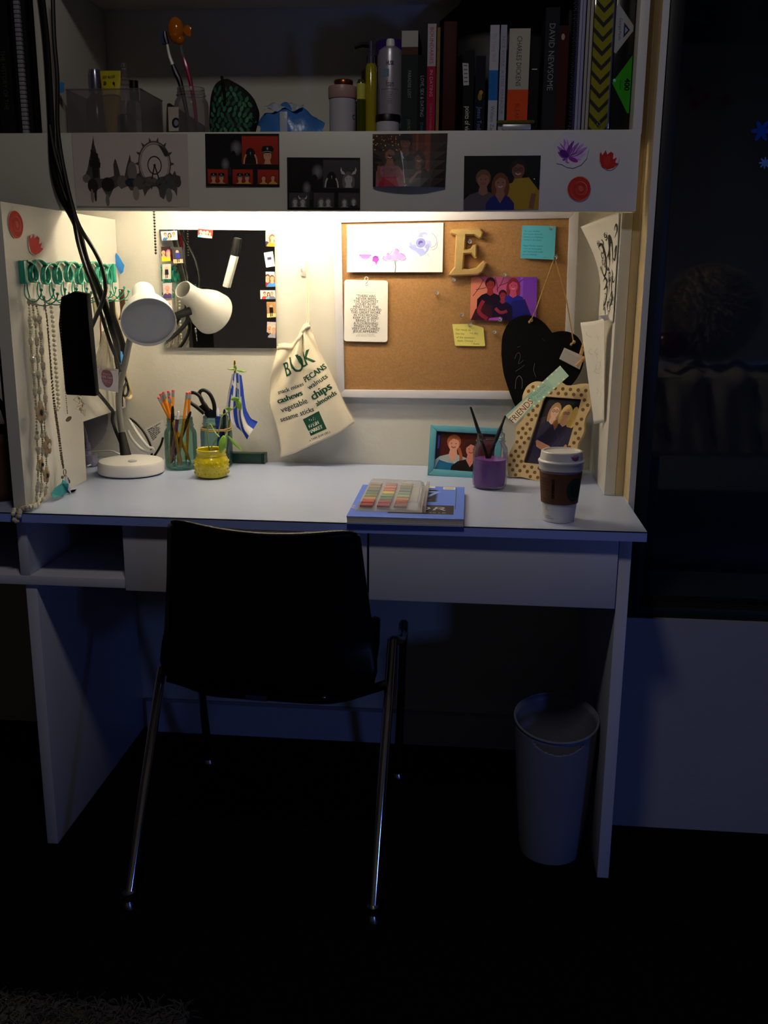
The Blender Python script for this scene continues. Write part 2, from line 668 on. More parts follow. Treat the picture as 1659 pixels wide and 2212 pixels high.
desk = thing('writing_desk', 'white painted desk carcass with two wide drawers and an open cubby', 'desk', (-.62, .3, 0))
b = B().box(-.0455, -.0215, .026, .232, .001, .741, .0015).box(-.0455, -.0215, .2325, .596, .001, .741)
b.obj('side_panel', 'desk_paint', desk)
B().box(-1.2415, -1.217, .026, .596, .001, .602, .0015).obj('side_panel', 'desk_paint', desk)
B().box(-1.247, -1.2265, .02, .59, .6228, .7405, .001).obj('cubby_divider', 'desk_paint', desk)
B().box(-1.9, -1.0275, .02, .59, .6027, .6226, .001).obj('cubby_shelf', 'desk_paint', desk)
B().box(-1.0275, -1.0085, .04, .59, .6227, .741).obj('cubby_side', 'desk_paint', desk)
d = B().box(-1.0265, -.5325, .0195, .0385, .598, .7385, .0015).obj('drawer', 'desk_paint', desk)
B().box(-1.0, -.555, .0386, .5, .606, .73).obj('drawer_box', 'desk_paint', d)
d = B().box(-.5285, -.0475, .0195, .0385, .598, .7365, .0015).obj('drawer', 'desk_paint', desk)
B().box(-.50, -.08, .0386, .5, .606, .73).obj('drawer_box', 'desk_paint', d)
B().box(-.5325, -.5285, .03, .5, .61, .741).obj('drawer_divider', 'black_satin', desk)
B().box(-1.2, -.05, .575, .596, .001, .09).obj('kick_board', 'desk_paint', desk)

# ================================================================ hutch
h = thing('desk_hutch', 'white painted hutch with a deep front lip over the lit desk', 'hutch', (-.6, .4, .761))
# left divider: notched at the back for cables
P = [(.011, .7605), (.319, .7605), (.323, .896), (.597, .893), (.597, 1.3535), (.011, 1.3535)]
B().prism([(-1.244, y, z) for y, z in P], (.025, 0, 0)).obj('left_panel', 'white_paint', h)
B().box(-.0415, -.0182, .309, .597, .7605, 1.3535, .0015).obj('right_panel', 'white_paint', h)
B().box(-2.1, -.019, .2885, .597, 1.482, 1.5, .001).obj('shelf_board', 'white_paint', h)
B().box(-2.1, -.0195, .269, .288, 1.3535, 1.5082, .0012).obj('front_lip', 'white_paint', h)
B().box(-1.2435, -1.2185, .2695, .597, 1.5005, 1.82, .001).obj('upper_divider', 'white_paint', h)
B().box(-.0365, -.0182, .2695, .597, 1.5005, 1.82, .001).obj('upper_side', 'white_paint', h)
B().box(-2.1, -.018, .2695, .597, 1.8205, 1.84, .001).obj('top_board', 'white_paint', h)

# ================================================================ fluorescent light under the shelf
lt = thing('under_shelf_light', 'white fluorescent strip light hidden behind the hutch lip', 'light', (-.77, .40, 1.482))
B().box(-1.115, -.43, .355, .445, 1.468, 1.4815, .004).obj('housing', 'white_gloss', lt)
B().lathe([(0, 0), (.013, 0), (.013, .60), (0, .60)], (-1.075, .40, 1.45), 14, (1, 0, 0)).obj('tube', 'tube_glass', lt)
for x in (-1.081, -.469):
    B().box(x - .006, x + .006, .387, .413, 1.434, 1.468, .002).obj('lamp_holder', 'white_plastic', lt)
ch = B()
for i in range(30):
    ch.ball((-1.0755 - i * .00003, .462, 1.4635 - i * .0066), .0029, 8)
ch.tube([(-1.0755, .462, 1.481), (-1.0765, .462, 1.268)], .0005, 5)
tag(ch.obj('pull_chain', 'dark_bead', lt), 'dark beaded pull chain')

# ================================================================ chair
c = thing('stacking_chair', 'black plastic shell chair on chrome legs pushed up to the desk', 'chair', (-.73, .1, 0))
mat('dim_label', '5a5a66', .6)
prof = [(-.13, .779, .184, .0), (-.128, .772, .191, .004), (-.12, .735, .196, .012), (-.10, .65, .206, .02), (-.08, .56, .219, .026), (-.066, .50, .228, .026), (-.055, .455, .231, .018), (-.035, .415, .224, .006), (.0, .392, .216, -.004), (.08, .386, .213, -.008), (.2, .41, .21, -.006), (.31, .425, .2, 0), (.345, .415, .185, 0)]


def shell(u, v):
    t = v * (len(prof) - 1)
    i = min(int(t), len(prof) - 2)
    f = t - i
    q = [prof[i][k] * (1 - f) + prof[i + 1][k] * f for k in range(4)]
    s = u * 2 - 1
    back = max(0, min(1, (q[1] - .43) / .1))
    wv = q[2] * (s - .06 * s * abs(s) ** 5)
    cx = -.715 - .015 * (1 - q[1] / .78)
    z = q[1] - q[3] * 0 - back * .006 * s + (1 - back) * (.028 * s * s)
    if v < .09: z -= .012 * (1 - s * s) * (1 - v / .09) + .012 * abs(s) ** 8
    y = q[0] + back * (.045 * s * s) * (1 - .3 * v) - (1 - back) * 0
    return (cx + wv, y, z)


B().grid(shell, 24, 48).obj('shell', 'black_plastic', c, 60, .006)
B().tube([(x + 0, y - .001, z) for x, y, z in [shell(i / 24, 0) for i in range(25)]], .0045, 8).obj('rolled_edge', 'black_plastic', c)
R1, R2 = (-.499, -.161, .012), (-.986, -.169, .012)
B().tube([R2, (-.972, .036, .385), (-.970, .05, .405), (-.968, .075, .412), (-.965, .2, .405), (-.965, .27, .40), (-.968, .30, .38), (-.985, .42, .012)], .0105, 12, sm=3).obj('side_frame', 'chrome', c)
B().tube([R1, (-.4845, .042, .462), (-.484, .056, .482), (-.483, .085, .490), (-.478, .2, .445), (-.478, .27, .435), (-.479, .305, .415), (-.495, .40, .012)], .0105, 12, sm=3).obj('side_frame', 'chrome', c)
B().tube([(-.9479,.0200,.4122),(-.9158,.0200,.4044),(-.8819,.0200,.3926),(-.8479,.0200,.3840),(-.7311,.0200,.3805),(-.6298,.0200,.3784),(-.5799,.0200,.3861),(-.5342,.0200,.4026),(-.4907,.0200,.4190)], .0098, 12, sm=4).obj('cross_tube', 'black_plastic', c)
B().tube([(-.7823,.0190,.3825),(-.7377,.0190,.3806)], .0108, 12).obj('sticker', 'dim_label', c)
for u in ((-.8268,.0080,.3956), (-.6182,.0080,.3896)):
    B().ball(u, .006, 10).obj('screw', 'chrome', c)
for x, y in ((-.499, -.161), (-.986, -.169), (-.985, .42), (-.495, .40)):
    B().lathe([(0, 0), (.015, 0), (.015, .004), (.009, .016), (.0115, .02), (.0115, .034), (0, .034)], (x, y, .0005), 16).obj('foot', 'steel', c)

# ================================================================ bin
bn = thing('waste_bin', 'tall white tapered wastebasket with a crescent handle slot under the desk', 'bin', (-.137, .127, 0))


def binr(z): return .064 + (.087 - .064) * (z / .318) ** .8


bm = bmesh.new()
SEG = 120
zs = [0, .02, .06, .1, .15, .2, .235, .256] + [.262 + .0022 * k for k in range(17)] + [.305, .318]


def tz(z, a): return z - .006 * (z / .318) ** 3 + .016 * (z / .318) ** 6 * math.sin(a) if z > .3 else z

ring = [[bm.verts.new((-.137 + binr(z) * math.cos(2 * pi * i / SEG), .127 + binr(z) * math.sin(2 * pi * i / SEG), tz(z, 2 * pi * i / SEG) + .001)) for i in range(SEG)] for z in zs]
for j in range(len(zs) - 1):
    for i in range(SEG):
        a = 2 * pi * (i + .5) / SEG
        zc = (zs[j] + zs[j + 1]) / 2
        x = math.cos(a) * .083
        if math.sin(a) < 0 and abs(x) < .049 and .294 - .027 * math.sqrt(max(0, 1 - (x / .05) ** 2)) < zc < .294: continue
        bm.faces.new((ring[j][i], ring[j][(i + 1) % SEG], ring[j + 1][(i + 1) % SEG], ring[j + 1][i]))
bm.faces.new(ring[0][::-1])
bb = B()
bb.bm.free()
bb.bm = bm
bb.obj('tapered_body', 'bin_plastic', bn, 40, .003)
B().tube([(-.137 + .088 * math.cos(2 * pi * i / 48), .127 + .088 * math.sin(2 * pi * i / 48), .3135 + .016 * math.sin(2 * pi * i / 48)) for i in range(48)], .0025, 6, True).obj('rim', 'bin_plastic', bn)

# shaggy rug at the near edge of the floor
mat('rug_grey', '3c3a3a', .95)
rg = B().box(-1.35, -.78, -1.1, -.44, .0005, .012, .004)
ro = tag(rg.obj('shag_rug', 'rug_grey'), 'dim grey shaggy rug lying on the black carpet', 'rug')
fz = B()
for i in range(2600):
    x, y = random.uniform(-1.36, -.77), -1.1 + .665 * random.random() ** .35
    a, l = random.uniform(0, 6.28), random.uniform(.012, .03)
    fz.tube([(x, y, .008), (x + l * .4 * math.cos(a), y + l * .4 * math.sin(a), .02), (x + l * math.cos(a), y + l * math.sin(a), .018)], .0012, 3)
tag(fz.obj('pile', 'rug_grey', ro), kind='stuff')


# ================================================================ mirror
MQ = [(-1.1049,.5900,1.3301),(-.8212,.5900,1.3288),(-.8209,.5900,1.0488),(-1.1057,.5900,1.0471)]
m_ = B().prism([(-1.1078,.5990,1.3305), (-.8230,.5990,1.3292), (-.8227,.5990,1.0481), (-1.1086,.5990,1.0464)], (0, -.008, 0))
mo = tag(m_.obj('wall_mirror', 'mirror', None, 20), 'square frameless mirror edged with tiny photo stickers', 'mirror')


def mini(label, px, bg, kind, cols, asp):
    p = Pr(asp, bg)
    if kind == 'group':
        for i, (x, c) in enumerate(cols):
            p.person(x, .38 + .06 * (i % 2), .36, 'e8b08c', c[0], c[1], long=i % 2, wide=.8)
    elif kind == "stand0":
        p.rect(.18, .36, .46, .5, "4a4a72")
        for i in range(6): p.ell(.2 + .045 * i, .36, .02, .03, "2c2c46", n=8).rect(.185 + .045 * i, .38, .215 + .045 * i, .54, "2c2c46")
        p.text(.31, .7, "our team", .05, "9a9aa4")
    elif kind == "stand":
        p.rect(0, .75, asp, 1, cols[2])
        p.ell(asp * .5, .3, .1, .12, 'e0a888').poly([(asp * .3, .35), (asp * .7, .35), (asp * .75, .7), (asp * .3, .72)], cols[0])
        p.rect(asp * .38, .7, asp * .47, .95, cols[1]).rect(asp * .55, .7, asp * .64, .93, cols[1])
    return card('photo_sticker', label, 'photo', px, p, 'print_gloss', .0006, group='photo stickers round the mirror')


mini('tiny group photo in the top corner of the mirror beside the pull chain', [(-1.1039,.5898,1.3257),(-1.0633,.5898,1.3280),(-1.0631,.5898,1.3063),(-1.1014,.5898,1.3040)], 'cfe0e6', 'group', [(.45, ('7a4a2a', '3a6a9a')), (.9, ('3a2216', 'f0b0b8')), (1.35, ('b8743a', 'eef2f4'))], 1.7)
mini('tiny photo of a cheering team on red, mid top edge of the mirror', [(-1.0102,.5898,1.3325),(-.9736,.5898,1.3294),(-.9766,.5898,1.3099),(-1.0121,.5898,1.3130)], 'a83a34', 'group', [(.35, ('efe6da', '5aa8e8')), (.75, ('efe6da', 'f4f4f6')), (1.15, ('efe6da', 'f4f4f6')), (1.5, ('8a3a34', 'f8e0d0'))], 1.8)
mini('tiny pink and yellow photo of two faces, highest in its column on the mirror', [(-1.1045,.5898,1.2898),(-1.0824,.5898,1.2910),(-1.0817,.5898,1.2560),(-1.1038,.5898,1.2548)], '2a1420', 'group', [(.14, ('3a2020', 'e8cc30')), (.5, ('c06a8a', 'e8cc30'))], .62)
mini('tiny action photo of players standing alone beside the column of photos on the mirror', [(-1.0778,.5898,1.2889),(-1.0523,.5898,1.2890),(-1.0505,.5898,1.2518),(-1.0749,.5898,1.2505)], '3c3a3c', 'stand', ['3a3a9a', '1a1a1e', 'd8b890'], .64)
mini('tiny photo of a couple in black walking, under the pink and yellow one', [(-1.1030,.5898,1.2482),(-1.0820,.5898,1.2494),(-1.0837,.5898,1.2130),(-1.1047,.5898,1.2128)], 'd8ccc0', 'stand', ['1c1a26', '1c1a22', 'e6d8cc'], .56)
mini('tiny pale purple portrait photo, lower half of the mirror column', [(-1.1040,.5898,1.2028),(-1.0817,.5898,1.2041),(-1.0834,.5898,1.1673),(-1.1046,.5898,1.1660)], 'e6d2d8', 'group', [(.28, ('d8b4b4', '5a4478'))], .56)
mini('tiny dark haired portrait photo half hidden behind the lamp shade', [(-1.1037,.5898,1.1604),(-1.0836,.5898,1.1629),(-1.0830,.5898,1.1247),(-1.1032,.5898,1.1222)], 'ead8d2', 'group', [(.28, ('241a1a', 'c8a8a0'))], .56)
mini('tiny orange and purple photo in the mirror corner nearest the hanging bag', [(-.8438,.5898,1.3287),(-.8223,.5898,1.3277),(-.8230,.5898,1.2911),(-.8446,.5898,1.2921)], 'f4ece2', 'group', [(.2, ('f0e2d6', '2a1e40')), (.42, ('b8461e', 'e88a26'))], .56)
mini('tiny white card with a dark little crowd, tilted on the mirror edge', [(-.8495,.5898,1.2769),(-.8278,.5898,1.2803),(-.8228,.5898,1.2456),(-.8445,.5898,1.2421)], 'f2f0f2', 'stand0', [], .62)
mini('tiny photo with a blue globe and blue shirts on the mirror edge', [(-.8459,.5898,1.2323),(-.8242,.5898,1.2324),(-.8226,.5898,1.1974),(-.8467,.5898,1.1961)], 'e4ecf0', 'group', [(.12, ('5a3030', '8a2a3a')), (.42, ('8a5a3a', '4a90d8'))], .6)
mini('tiny wide photo of three friends in bright shirts on the mirror edge', [(-.8607,.5898,1.1882),(-.8239,.5898,1.1885),(-.8232,.5898,1.1675),(-.8600,.5898,1.1672)], 'ece6e0', 'group', [(.5, ('7a2a1e', 'c8404a')), (.95, ('5a2a1e', '68b8d0')), (1.35, ('8a8a90', '7a7c9a'))], 1.7)
mini('tiny photo of a figure in black by bookshelves on the mirror edge', [(-.8452,.5898,1.1607),(-.8233,.5898,1.1609),(-.8229,.5898,1.1242),(-.8449,.5898,1.1228)], 'b88a5a', 'stand', ['16141a', '16141a', 'e8d890'], .57)
mini('tiny photo of two fair haired women, lowest on the mirror edge', [(-.8451,.5898,1.1127),(-.8231,.5898,1.1119),(-.8250,.5898,1.0736),(-.8471,.5898,1.0745)], 'd8c8cc', 'group', [(.16, ('e6d8c0', '1a2238')), (.44, ('e6dcc8', 'b8b8c0'))], .56)

# dry-erase marker held on the mirror
mk = thing('dry_erase_marker', 'white and black marker stuck slantwise on the mirror', 'marker', (-.9344,.5830,1.2502))
ax = V((-.9451,.5820,1.1953)) - V((-.9221,.5820,1.2699))
B().lathe([(0, 0), (.0075, 0), (.0078, .002), (.0078, ax.length - .002), (.007, ax.length), (0, ax.length)], (-.9218,.5810,1.2698), 16, ax).obj('barrel', 'white_gloss', mk)
ax2 = V((-.9129,.5820,1.3110)) - V((-.9221,.5820,1.2699))
B().lathe([(.0085, 0), (.0085, ax2.length * .75), (.0075, ax2.length), (0, ax2.length)], (-.9218,.5810,1.2698), 16, ax2).obj('cap', 'black_plastic', mk)

# ================================================================ tote bag on its hook
hk = thing('wall_hook', 'small white adhesive hook above the cotton bag', 'hook', (-.7446,.5990,1.2494))
B().box(-.761, -.749, .594, .5995, 1.222, 1.262, .003).obj('back_plate', 'white_gloss', hk)
B().tube([(-.755, .594, 1.252), (-.755, .588, 1.238), (-.755, .581, 1.234), (-.755, .577, 1.242)], .003, 8, sm=3).obj('hook_arm', 'white_gloss', hk)
GX, GZ = -.7535, 1.106


def bagy(x, z):
    a = math.atan2(x - GX, max(.02, GZ - z))
    d = math.hypot(x - GX, GZ - z)
    f = min(1, d / .1)
    y = .572 - .030 * f * math.cos(max(-1.5, min(1.5, (a + .05) * 2.0))) - .004 * (1 - f)
    y += .016 * math.exp(-d / .13) * math.sin(a * 14 + 1.2) * f + .003 * math.sin(a * 19 + d * 24) * f
    y += .016 * math.exp(-((a - .02) / .06) ** 2) * max(0, 1 - d / .22) * f
    return y


def interp(P, t):
    L = [(V(P[i + 1]) - V(P[i])).length for i in range(len(P) - 1)]
    t *= sum(L)
    for i, l in enumerate(L):
        if t <= l or i == len(L) - 1:
            return V(P[i]).lerp(V(P[i + 1]), min(1, t / l))
        t -= l


bt = [(-.8154,.5700,1.0604),(-.7969,.5700,1.0629),(-.7786,.5700,1.0620),(-.7634,.5700,1.0801),(-.7493,.5700,1.1092),(-.7367,.5700,1.1137)]
bb_ = [(-.8089,.5700,.7837),(-.7709,.5700,.7953),(-.7141,.5700,.8225),(-.6626,.5700,.8459),(-.6428,.5700,.8579),(-.6242,.5700,.8723)]
bl = [(-.8154,.5700,1.0604),(-.8180,.5700,1.0446),(-.8257,.5700,1.0072),(-.8334,.5700,.9706),(-.8354,.5700,.9327),(-.8346,.5700,.9131),(-.8225,.5700,.8750),(-.8103,.5700,.8332),(-.8061,.5700,.8051),(-.8089,.5700,.7837)]
br = [(-.7367,.5700,1.1137),(-.7322,.5700,1.0994),(-.7122,.5700,1.0461),(-.6873,.5700,.9981),(-.6622,.5700,.9439),(-.6450,.5700,.9064),(-.6242,.5700,.8723)]


def bag(u, v):
    t, b_, l, r = interp(bt, u), interp(bb_, u), interp(bl, v), interp(br, v)
    p = t.lerp(b_, v) + l.lerp(r, u) - (V(bt[0]).lerp(V(bt[-1]), u)).lerp(V(bb_[0]).lerp(V(bb_[-1]), u), v)
    return (p.x, bagy(p.x, p.z), p.z)


bg = thing('cotton_bag', 'cream cotton drawstring bag with green lettering hanging on the wall', 'bag', (-.7431,.5750,1.1201))
B().grid(bag, 44, 50).obj('bag_body', 'cotton', bg, 60, .002)
B().grid(lambda u, v: (bag(u, v)[0], .5772 - .002 * math.sin(pi * u) * math.sin(pi * v), bag(u, v)[2]), 10, 10).obj('bag_back', 'cotton', bg, 60)
hm = B().tube([(x, y - .003, z) for x, y, z in [bag(i / 24, .035) for i in range(25)]], .0035, 7)
hm.obj('hem', 'cotton', bg)
B().tube([(-.7386,.5770,1.2492), (-.7425,.5770,1.2080), (-.7439,.5750,1.1532), (-.7415,.5720,1.1158), (-.7513,.5680,1.1037), (-.7611,.5640,1.0793)], .0022, 7, sm=4).tube([(-.7431,.5770,1.2492), (-.7368,.5770,1.2080), (-.7382,.5750,1.1533), (-.7370,.5720,1.1125)], .0022, 7, sm=4).obj('drawstring', 'cotton', bg)


def bagmap(u, v):
    x, z = u, -v
    e = .002
    n = V((-(bagy(x + e, z) - bagy(x - e, z)) / (2 * e), 1, -(bagy(x, z + e) - bagy(x, z - e)) / (2 * e)))
    return V((x, bagy(x, z), z)), -n.normalized()


def diced(P, g):
    out = [P]
    for ax in (0, 1):
        nxt = []
        for Q in out:
            a, b = math.floor(min(q[ax] for q in Q) / g), math.ceil(max(q[ax] for q in Q) / g)
            for i in range(a, b):
                R = clip(clip(Q, ax, i * g, 1), ax, (i + 1) * g, -1) if b - a > 1 else Q
                if len(R) > 2: nxt.append(R)
        out = nxt
    return out


class Free(Pr):
    def __init__(s, cell=0): s.A, s.sh, s.k, s.cell = 1, [], 0, cell

    def add_to(s, bm, fn, cl, off, eps, nx=1, ny=1):
        sh = s.sh if not s.cell else [(k, Q) for k, P in s.sh for Q in diced(P, s.cell)]
        for k, P in sh:
            vs = []
            for q in P:
                p, n = fn(q[0], q[1])
                vs.append(bm.verts.new(p + n * (off + eps * k)))
            f = bm.faces.new(vs)
            f.normal_update()
            if f.normal.dot(n) < 0: f.normal_flip()
            for l, q in zip(f.loops, P if f.loops[0].vert == vs[0] and f.loops[1].vert == vs[1] else P): l[cl] = (*q[2], 1)


fr = Free(.005)
K = .00114
GRN, DKG = '1d4a36', '2a3a34'
for pos, t, hpx, rot, sx, bold in (
        ((-.7805,.5500,.9871), 'B', 30, 24, .55, 0), ((-.7574,.5500,.9965), 'U', 36, 24, .55, 0), ((-.7447,.5500,1.0080), 'L', 27, 24, .5, 0), ((-.7298,.5500,1.0161), 'K', 30, 24, .62, 0),
        ((-.7788,.5500,.9509), 'snack mixes', 9, 20, .95, 0), ((-.7175,.5500,.9871), 'PECANS', 12, 35, .85, .05),
        ((-.7120,.5500,.9669), 'walnuts', 11, 34, .95, 0), ((-.7803,.5500,.9281), 'cashews', 12, 20, 1, .07),
        ((-.7702,.5500,.9077), 'vegetable', 12, 21, .95, 0), ((-.7018,.5500,.9410), 'chips', 17, 33, .95, .06),
        ((-.7636,.5500,.8861), 'sesame sticks', 10.5, 19, .95, 0), ((-.6916,.5500,.9264), 'almonds', 10.5, 32, .95, .05),
        ((-.7085,.5500,.8364), 'a TARE (0.04 LBS.)', 4.5, 25, 1, 0)):
    fr.text(pos[0], -pos[2], t, hpx * K, GRN if bold or len(t) == 1 else DKG, rot, 'C', 0, sx * (1.2 if len(t) == 1 else 1), bold or .02)
q4 = [(-.7509,.5500,.8794),(-.7102,.5500,.9009),(-.6909,.5500,.8576),(-.7317,.5500,.8382)]
fr.poly([(p[0], -p[2]) for p in q4], '164a36')
for pos, t in (((-.7266,.5500,.8753), 'THE'), ((-.7221,.5500,.8633), 'FRESH'), ((-.7176,.5500,.8513), 'MARKET')):
    fr.text(pos[0], -pos[2], t, 7.5 * K, 'e6e2d2', 25, 'C', 0, .85, .06)
decal('lettering', fr, bagmap, bg, .0014, 1.5e-5)

# ================================================================ cork board
bo = thing('cork_board', 'white framed cork noticeboard leaning on the wall under the light', 'noticeboard', (-.3761,.5970,.9300))
OQ = [(-.6810,.5800,1.3732),(-.1021,.5800,1.3822),(-.0953,.5800,.9341),(-.6706,.5800,.9311)]
IQ = [(-.6589,.5800,1.3469),(-.1232,.5800,1.3585),(-.1164,.5800,.9550),(-.6520,.5800,.9498)]
for i in range(4):
    j = (i + 1) % 4
    B().prism([OQ[i], OQ[j], IQ[j], IQ[i]], (0, .017, 0), .0012).obj('frame_side', 'frame_white', bo)
B().prism([V(p) + V((0, .006, 0)) for p in IQ], (0, .009, 0)).obj('cork_sheet', 'cork', bo, 0)

YC = .5855   # cork surface
fl = Pr(1.95, 'f6f4f2')
fl.line([(.25, .62), (.32, .69), (.42, .69), (.5, .63)], .03, '7a6ac0').poly([(.25, .62), (.5, .63), (.45, .71), (.38, .74), (.31, .71)], '8a68c8', 'b48ad8').poly([(.36, .72), (.4, .72), (.38, .76)], '7ac8b8')
fl.poly([(.53, .68), (.58, .65), (.64, .67), (.66, .74), (.62, .8), (.6, .86), (.58, .79), (.52, .77)], '5a3a9a', 'd84ac8').line([(.71, .64), (.72, .95)], .012, 'a8dcd6')
for x, y, rx, ry, cc in ((.8, .71, .07, .05, 'c9a0dc'), (.88, .66, .07, .09, 'b894dc'), (.98, .67, .08, .1, 'c4a0e0'), (1.1, .68, .09, .08, 'bc9ade'), (1.02, .57, .05, .06, 'a890d8'), (.9, .6, .04, .05, 'd8c0e8'), (1.16, .72, .05, .04, 'c8a4e0')):
    fl.ell(x, y, rx, ry, cc)
fl.line([(.74, .7), (.8, .62), (.88, .62), (.93, .56), (1.0, .52), (1.06, .56), (1.1, .61), (1.18, .66), (1.2, .73), (1.1, .77), (.98, .76), (.86, .77), (.76, .75), (.74, .7)], .008, '6a5a8a')
fl.line([(.98, .78), (1.0, .88), (.99, 1)], .018, '5a6a6a').poly([(.97, .77), (1.02, .77), (1.0, .82)], '78b0a8')
for a0 in range(9):
    t = a0 * .7
    fl.ell(1.5 + .16 * math.cos(t), .4 + .17 * math.sin(t), .1, .05, ('b4bcec', '9aa4e0', 'ccd2f2')[a0 % 3], t + 1.2)
fl.ell(1.5, .4, .1, .1, '8a90d4').ell(1.5, .41, .05, .06, '5a4a9a')
fl.line([(1.3, .2), (1.36, .12), (1.46, .09), (1.54, .12)], .03, 'a8b0e8').poly([(1.25, .45), (1.4, .5), (1.55, .52), (1.62, .62), (1.5, .68), (1.4, .56), (1.3, .52)], '8f9be0', 'a6b0ea')
fl.line([(1.7, .5), (1.8, .45), (1.82, .32), (1.76, .24), (1.72, .2)], .01, '8a94cc').line([(1.74, .55), (1.82, .5), (1.84, .38)], .008, '6a74b0').line([(1.2, .32), (1.28, .3), (1.24, .36)], .008, '8a94cc').line([(1.64, .62), (1.67, .68)], .006, '6a74b0')
card('flower_painting', 'white card with small purple and blue watercolour flowers pinned to the cork', 'card', [(-.6459,.5830,1.3418),(-.4158,.5830,1.3476),(-.4155,.5830,1.2342),(-.6450,.5830,1.2326)], fl, curl=lambda u, v: .008 * v * v, n=(1, 6))

qc = Pr(.70, 'f2eee8')
qc.text(.35, .205, 'Lord, you never waver', .022, 'b8b2a8', shear=.3)
for i, t in enumerate(('"THERE HAS', 'NEVER BEEN', 'THE SLIGHTEST', 'DOUBT IN MY', 'MIND THAT THE', 'GOD WHO STARTED', 'THIS GREAT WORK', 'IN YOU WOULD', 'KEEP AT IT AND', 'BRING IT TO', 'A FLOURISHING', 'FINISH ON THE', 'VERY DAY CHRIST', 'JESUS APPEARS."')):
    wd = max(p[0] for q in text_polys(t) for p in q)
    tw = (.31, .32, .4, .33, .41, .5, .48, .39, .41, .32, .39, .38, .45, .41)[i]
    qc.text(.35, .275 + i * .0445, t, .0405, '4a443a', sx=tw / (wd * .0405 / .7), bold=.015)
qc.text(.35, .885, 'PHILIPPIANS 1:6  THE MESSAGE', .014, 'a09888').text(.35, .915, 'SHE READS TRUTH', .02, 'b0a696', sx=1.3)
rr = []
for cx, cy, a in ((.06, .045, 180), (.94, .045, 270), (.94, .955, 0), (.06, .955, 90)):
    for k in range(5):
        t = math.radians(a + k * 22.5)
        rr.append((cx + .06 * math.cos(t), cy + .045 * math.sin(t)))
card('quote_card', 'white rounded card printed with a centred verse in narrow capitals', 'card', [(-.6515,.5805,1.2152),(-.5461,.5805,1.2138),(-.5460,.5805,1.0678),(-.6530,.5805,1.0686)], qc, outline=rr)
B().tube([(-.5985,.5790,1.2123), (-.6016,.5770,1.2166), (-.5983,.5770,1.2210), (-.5938,.5770,1.2178), (-.5972,.5775,1.2102), (-.6006,.5780,1.2058), (-.5972,.5780,1.2026), (-.5939,.5780,1.2070)], .0009, 6, sm=4)
ck = B().tube([(-.6007,.5790,1.2134),(-.6019,.5790,1.2188),(-.5985,.5790,1.2221),(-.5940,.5790,1.2189),(-.5962,.5790,1.2113),(-.6007,.5790,1.2069),(-.5985,.5790,1.2026),(-.5940,.5790,1.2059)], .0011, 6, sm=4)
tag(ck.obj('card_clip', 'white_gloss'), 'small white wire hook on top of the verse card', 'clip')

# gold letter




E3 = [(-.4011,.5830,1.3262),(-.3949,.5830,1.3323),(-.3326,.5830,1.3353),(-.3278,.5830,1.3342),(-.3216,.5830,1.3255),(-.3242,.5830,1.3123),(-.3303,.5830,1.3112),(-.3431,.5830,1.3182),(-.3607,.5830,1.3182),(-.3625,.5830,1.2879),(-.3569,.5830,1.2879),(-.3503,.5830,1.2897),(-.3454,.5830,1.2969),(-.3369,.5830,1.2991),(-.3352,.5830,1.2898),(-.3349,.5830,1.2673),(-.3415,.5830,1.2666),(-.3485,.5830,1.2765),(-.3640,.5830,1.2754),(-.3657,.5830,1.2430),(-.3519,.5830,1.2420),(-.3353,.5830,1.2457),(-.3254,.5830,1.2566),(-.3185,.5830,1.2617),(-.3098,.5830,1.2566),(-.3191,.5830,1.2358),(-.3312,.5830,1.2277),(-.3942,.5830,1.2248),(-.3999,.5830,1.2283),(-.3981,.5830,1.2338),(-.3881,.5830,1.2465),(-.3861,.5830,1.3181),(-.3983,.5830,1.3213)]
bm = bmesh.new()
PE = [V(p) for p in E3]
ar = sum(PE[k].x * PE[(k + 1) % len(PE)].z - PE[(k + 1) % len(PE)].x * PE[k].z for k in range(len(PE)))
if ar < 0: PE = PE[::-1]
IE = []
for k in range(len(PE)):      # inward offset of the outline: the facets meet near the middle of each stroke
    p0, p1, p2 = PE[k - 1], PE[k], PE[(k + 1) % len(PE)]
    n1, n2 = V((-(p1 - p0).z, 0, (p1 - p0).x)).normalized(), V((-(p2 - p1).z, 0, (p2 - p1).x)).normalized()
    m = (n1 + n2)
    m = m / max(.8, m.length_squared / 2) if m.length > .1 else n1
    IE.append(p1 + m * .0034 + V((0, -.016, 0)))
r0 = [bm.verts.new(p) for p in PE]
r1 = [bm.verts.new(p + V((0, -.008, 0))) for p in PE]
r2 = [bm.verts.new(p) for p in IE]
for a, b_ in ((r0, r1), (r1, r2)):
    for k in range(len(PE)):
        bm.faces.new((a[k], a[(k + 1) % len(PE)], b_[(k + 1) % len(PE)], b_[k]))
bm.faces.new(r2)
bm.faces.new(r0[::-1])
eb = B()
eb.bm.free()
eb.bm = bm
tag(eb.obj('letter_ornament', 'gold_leaf', None, 12), 'chunky gold capital letter E with faceted strokes pinned up on the cork', 'letter')

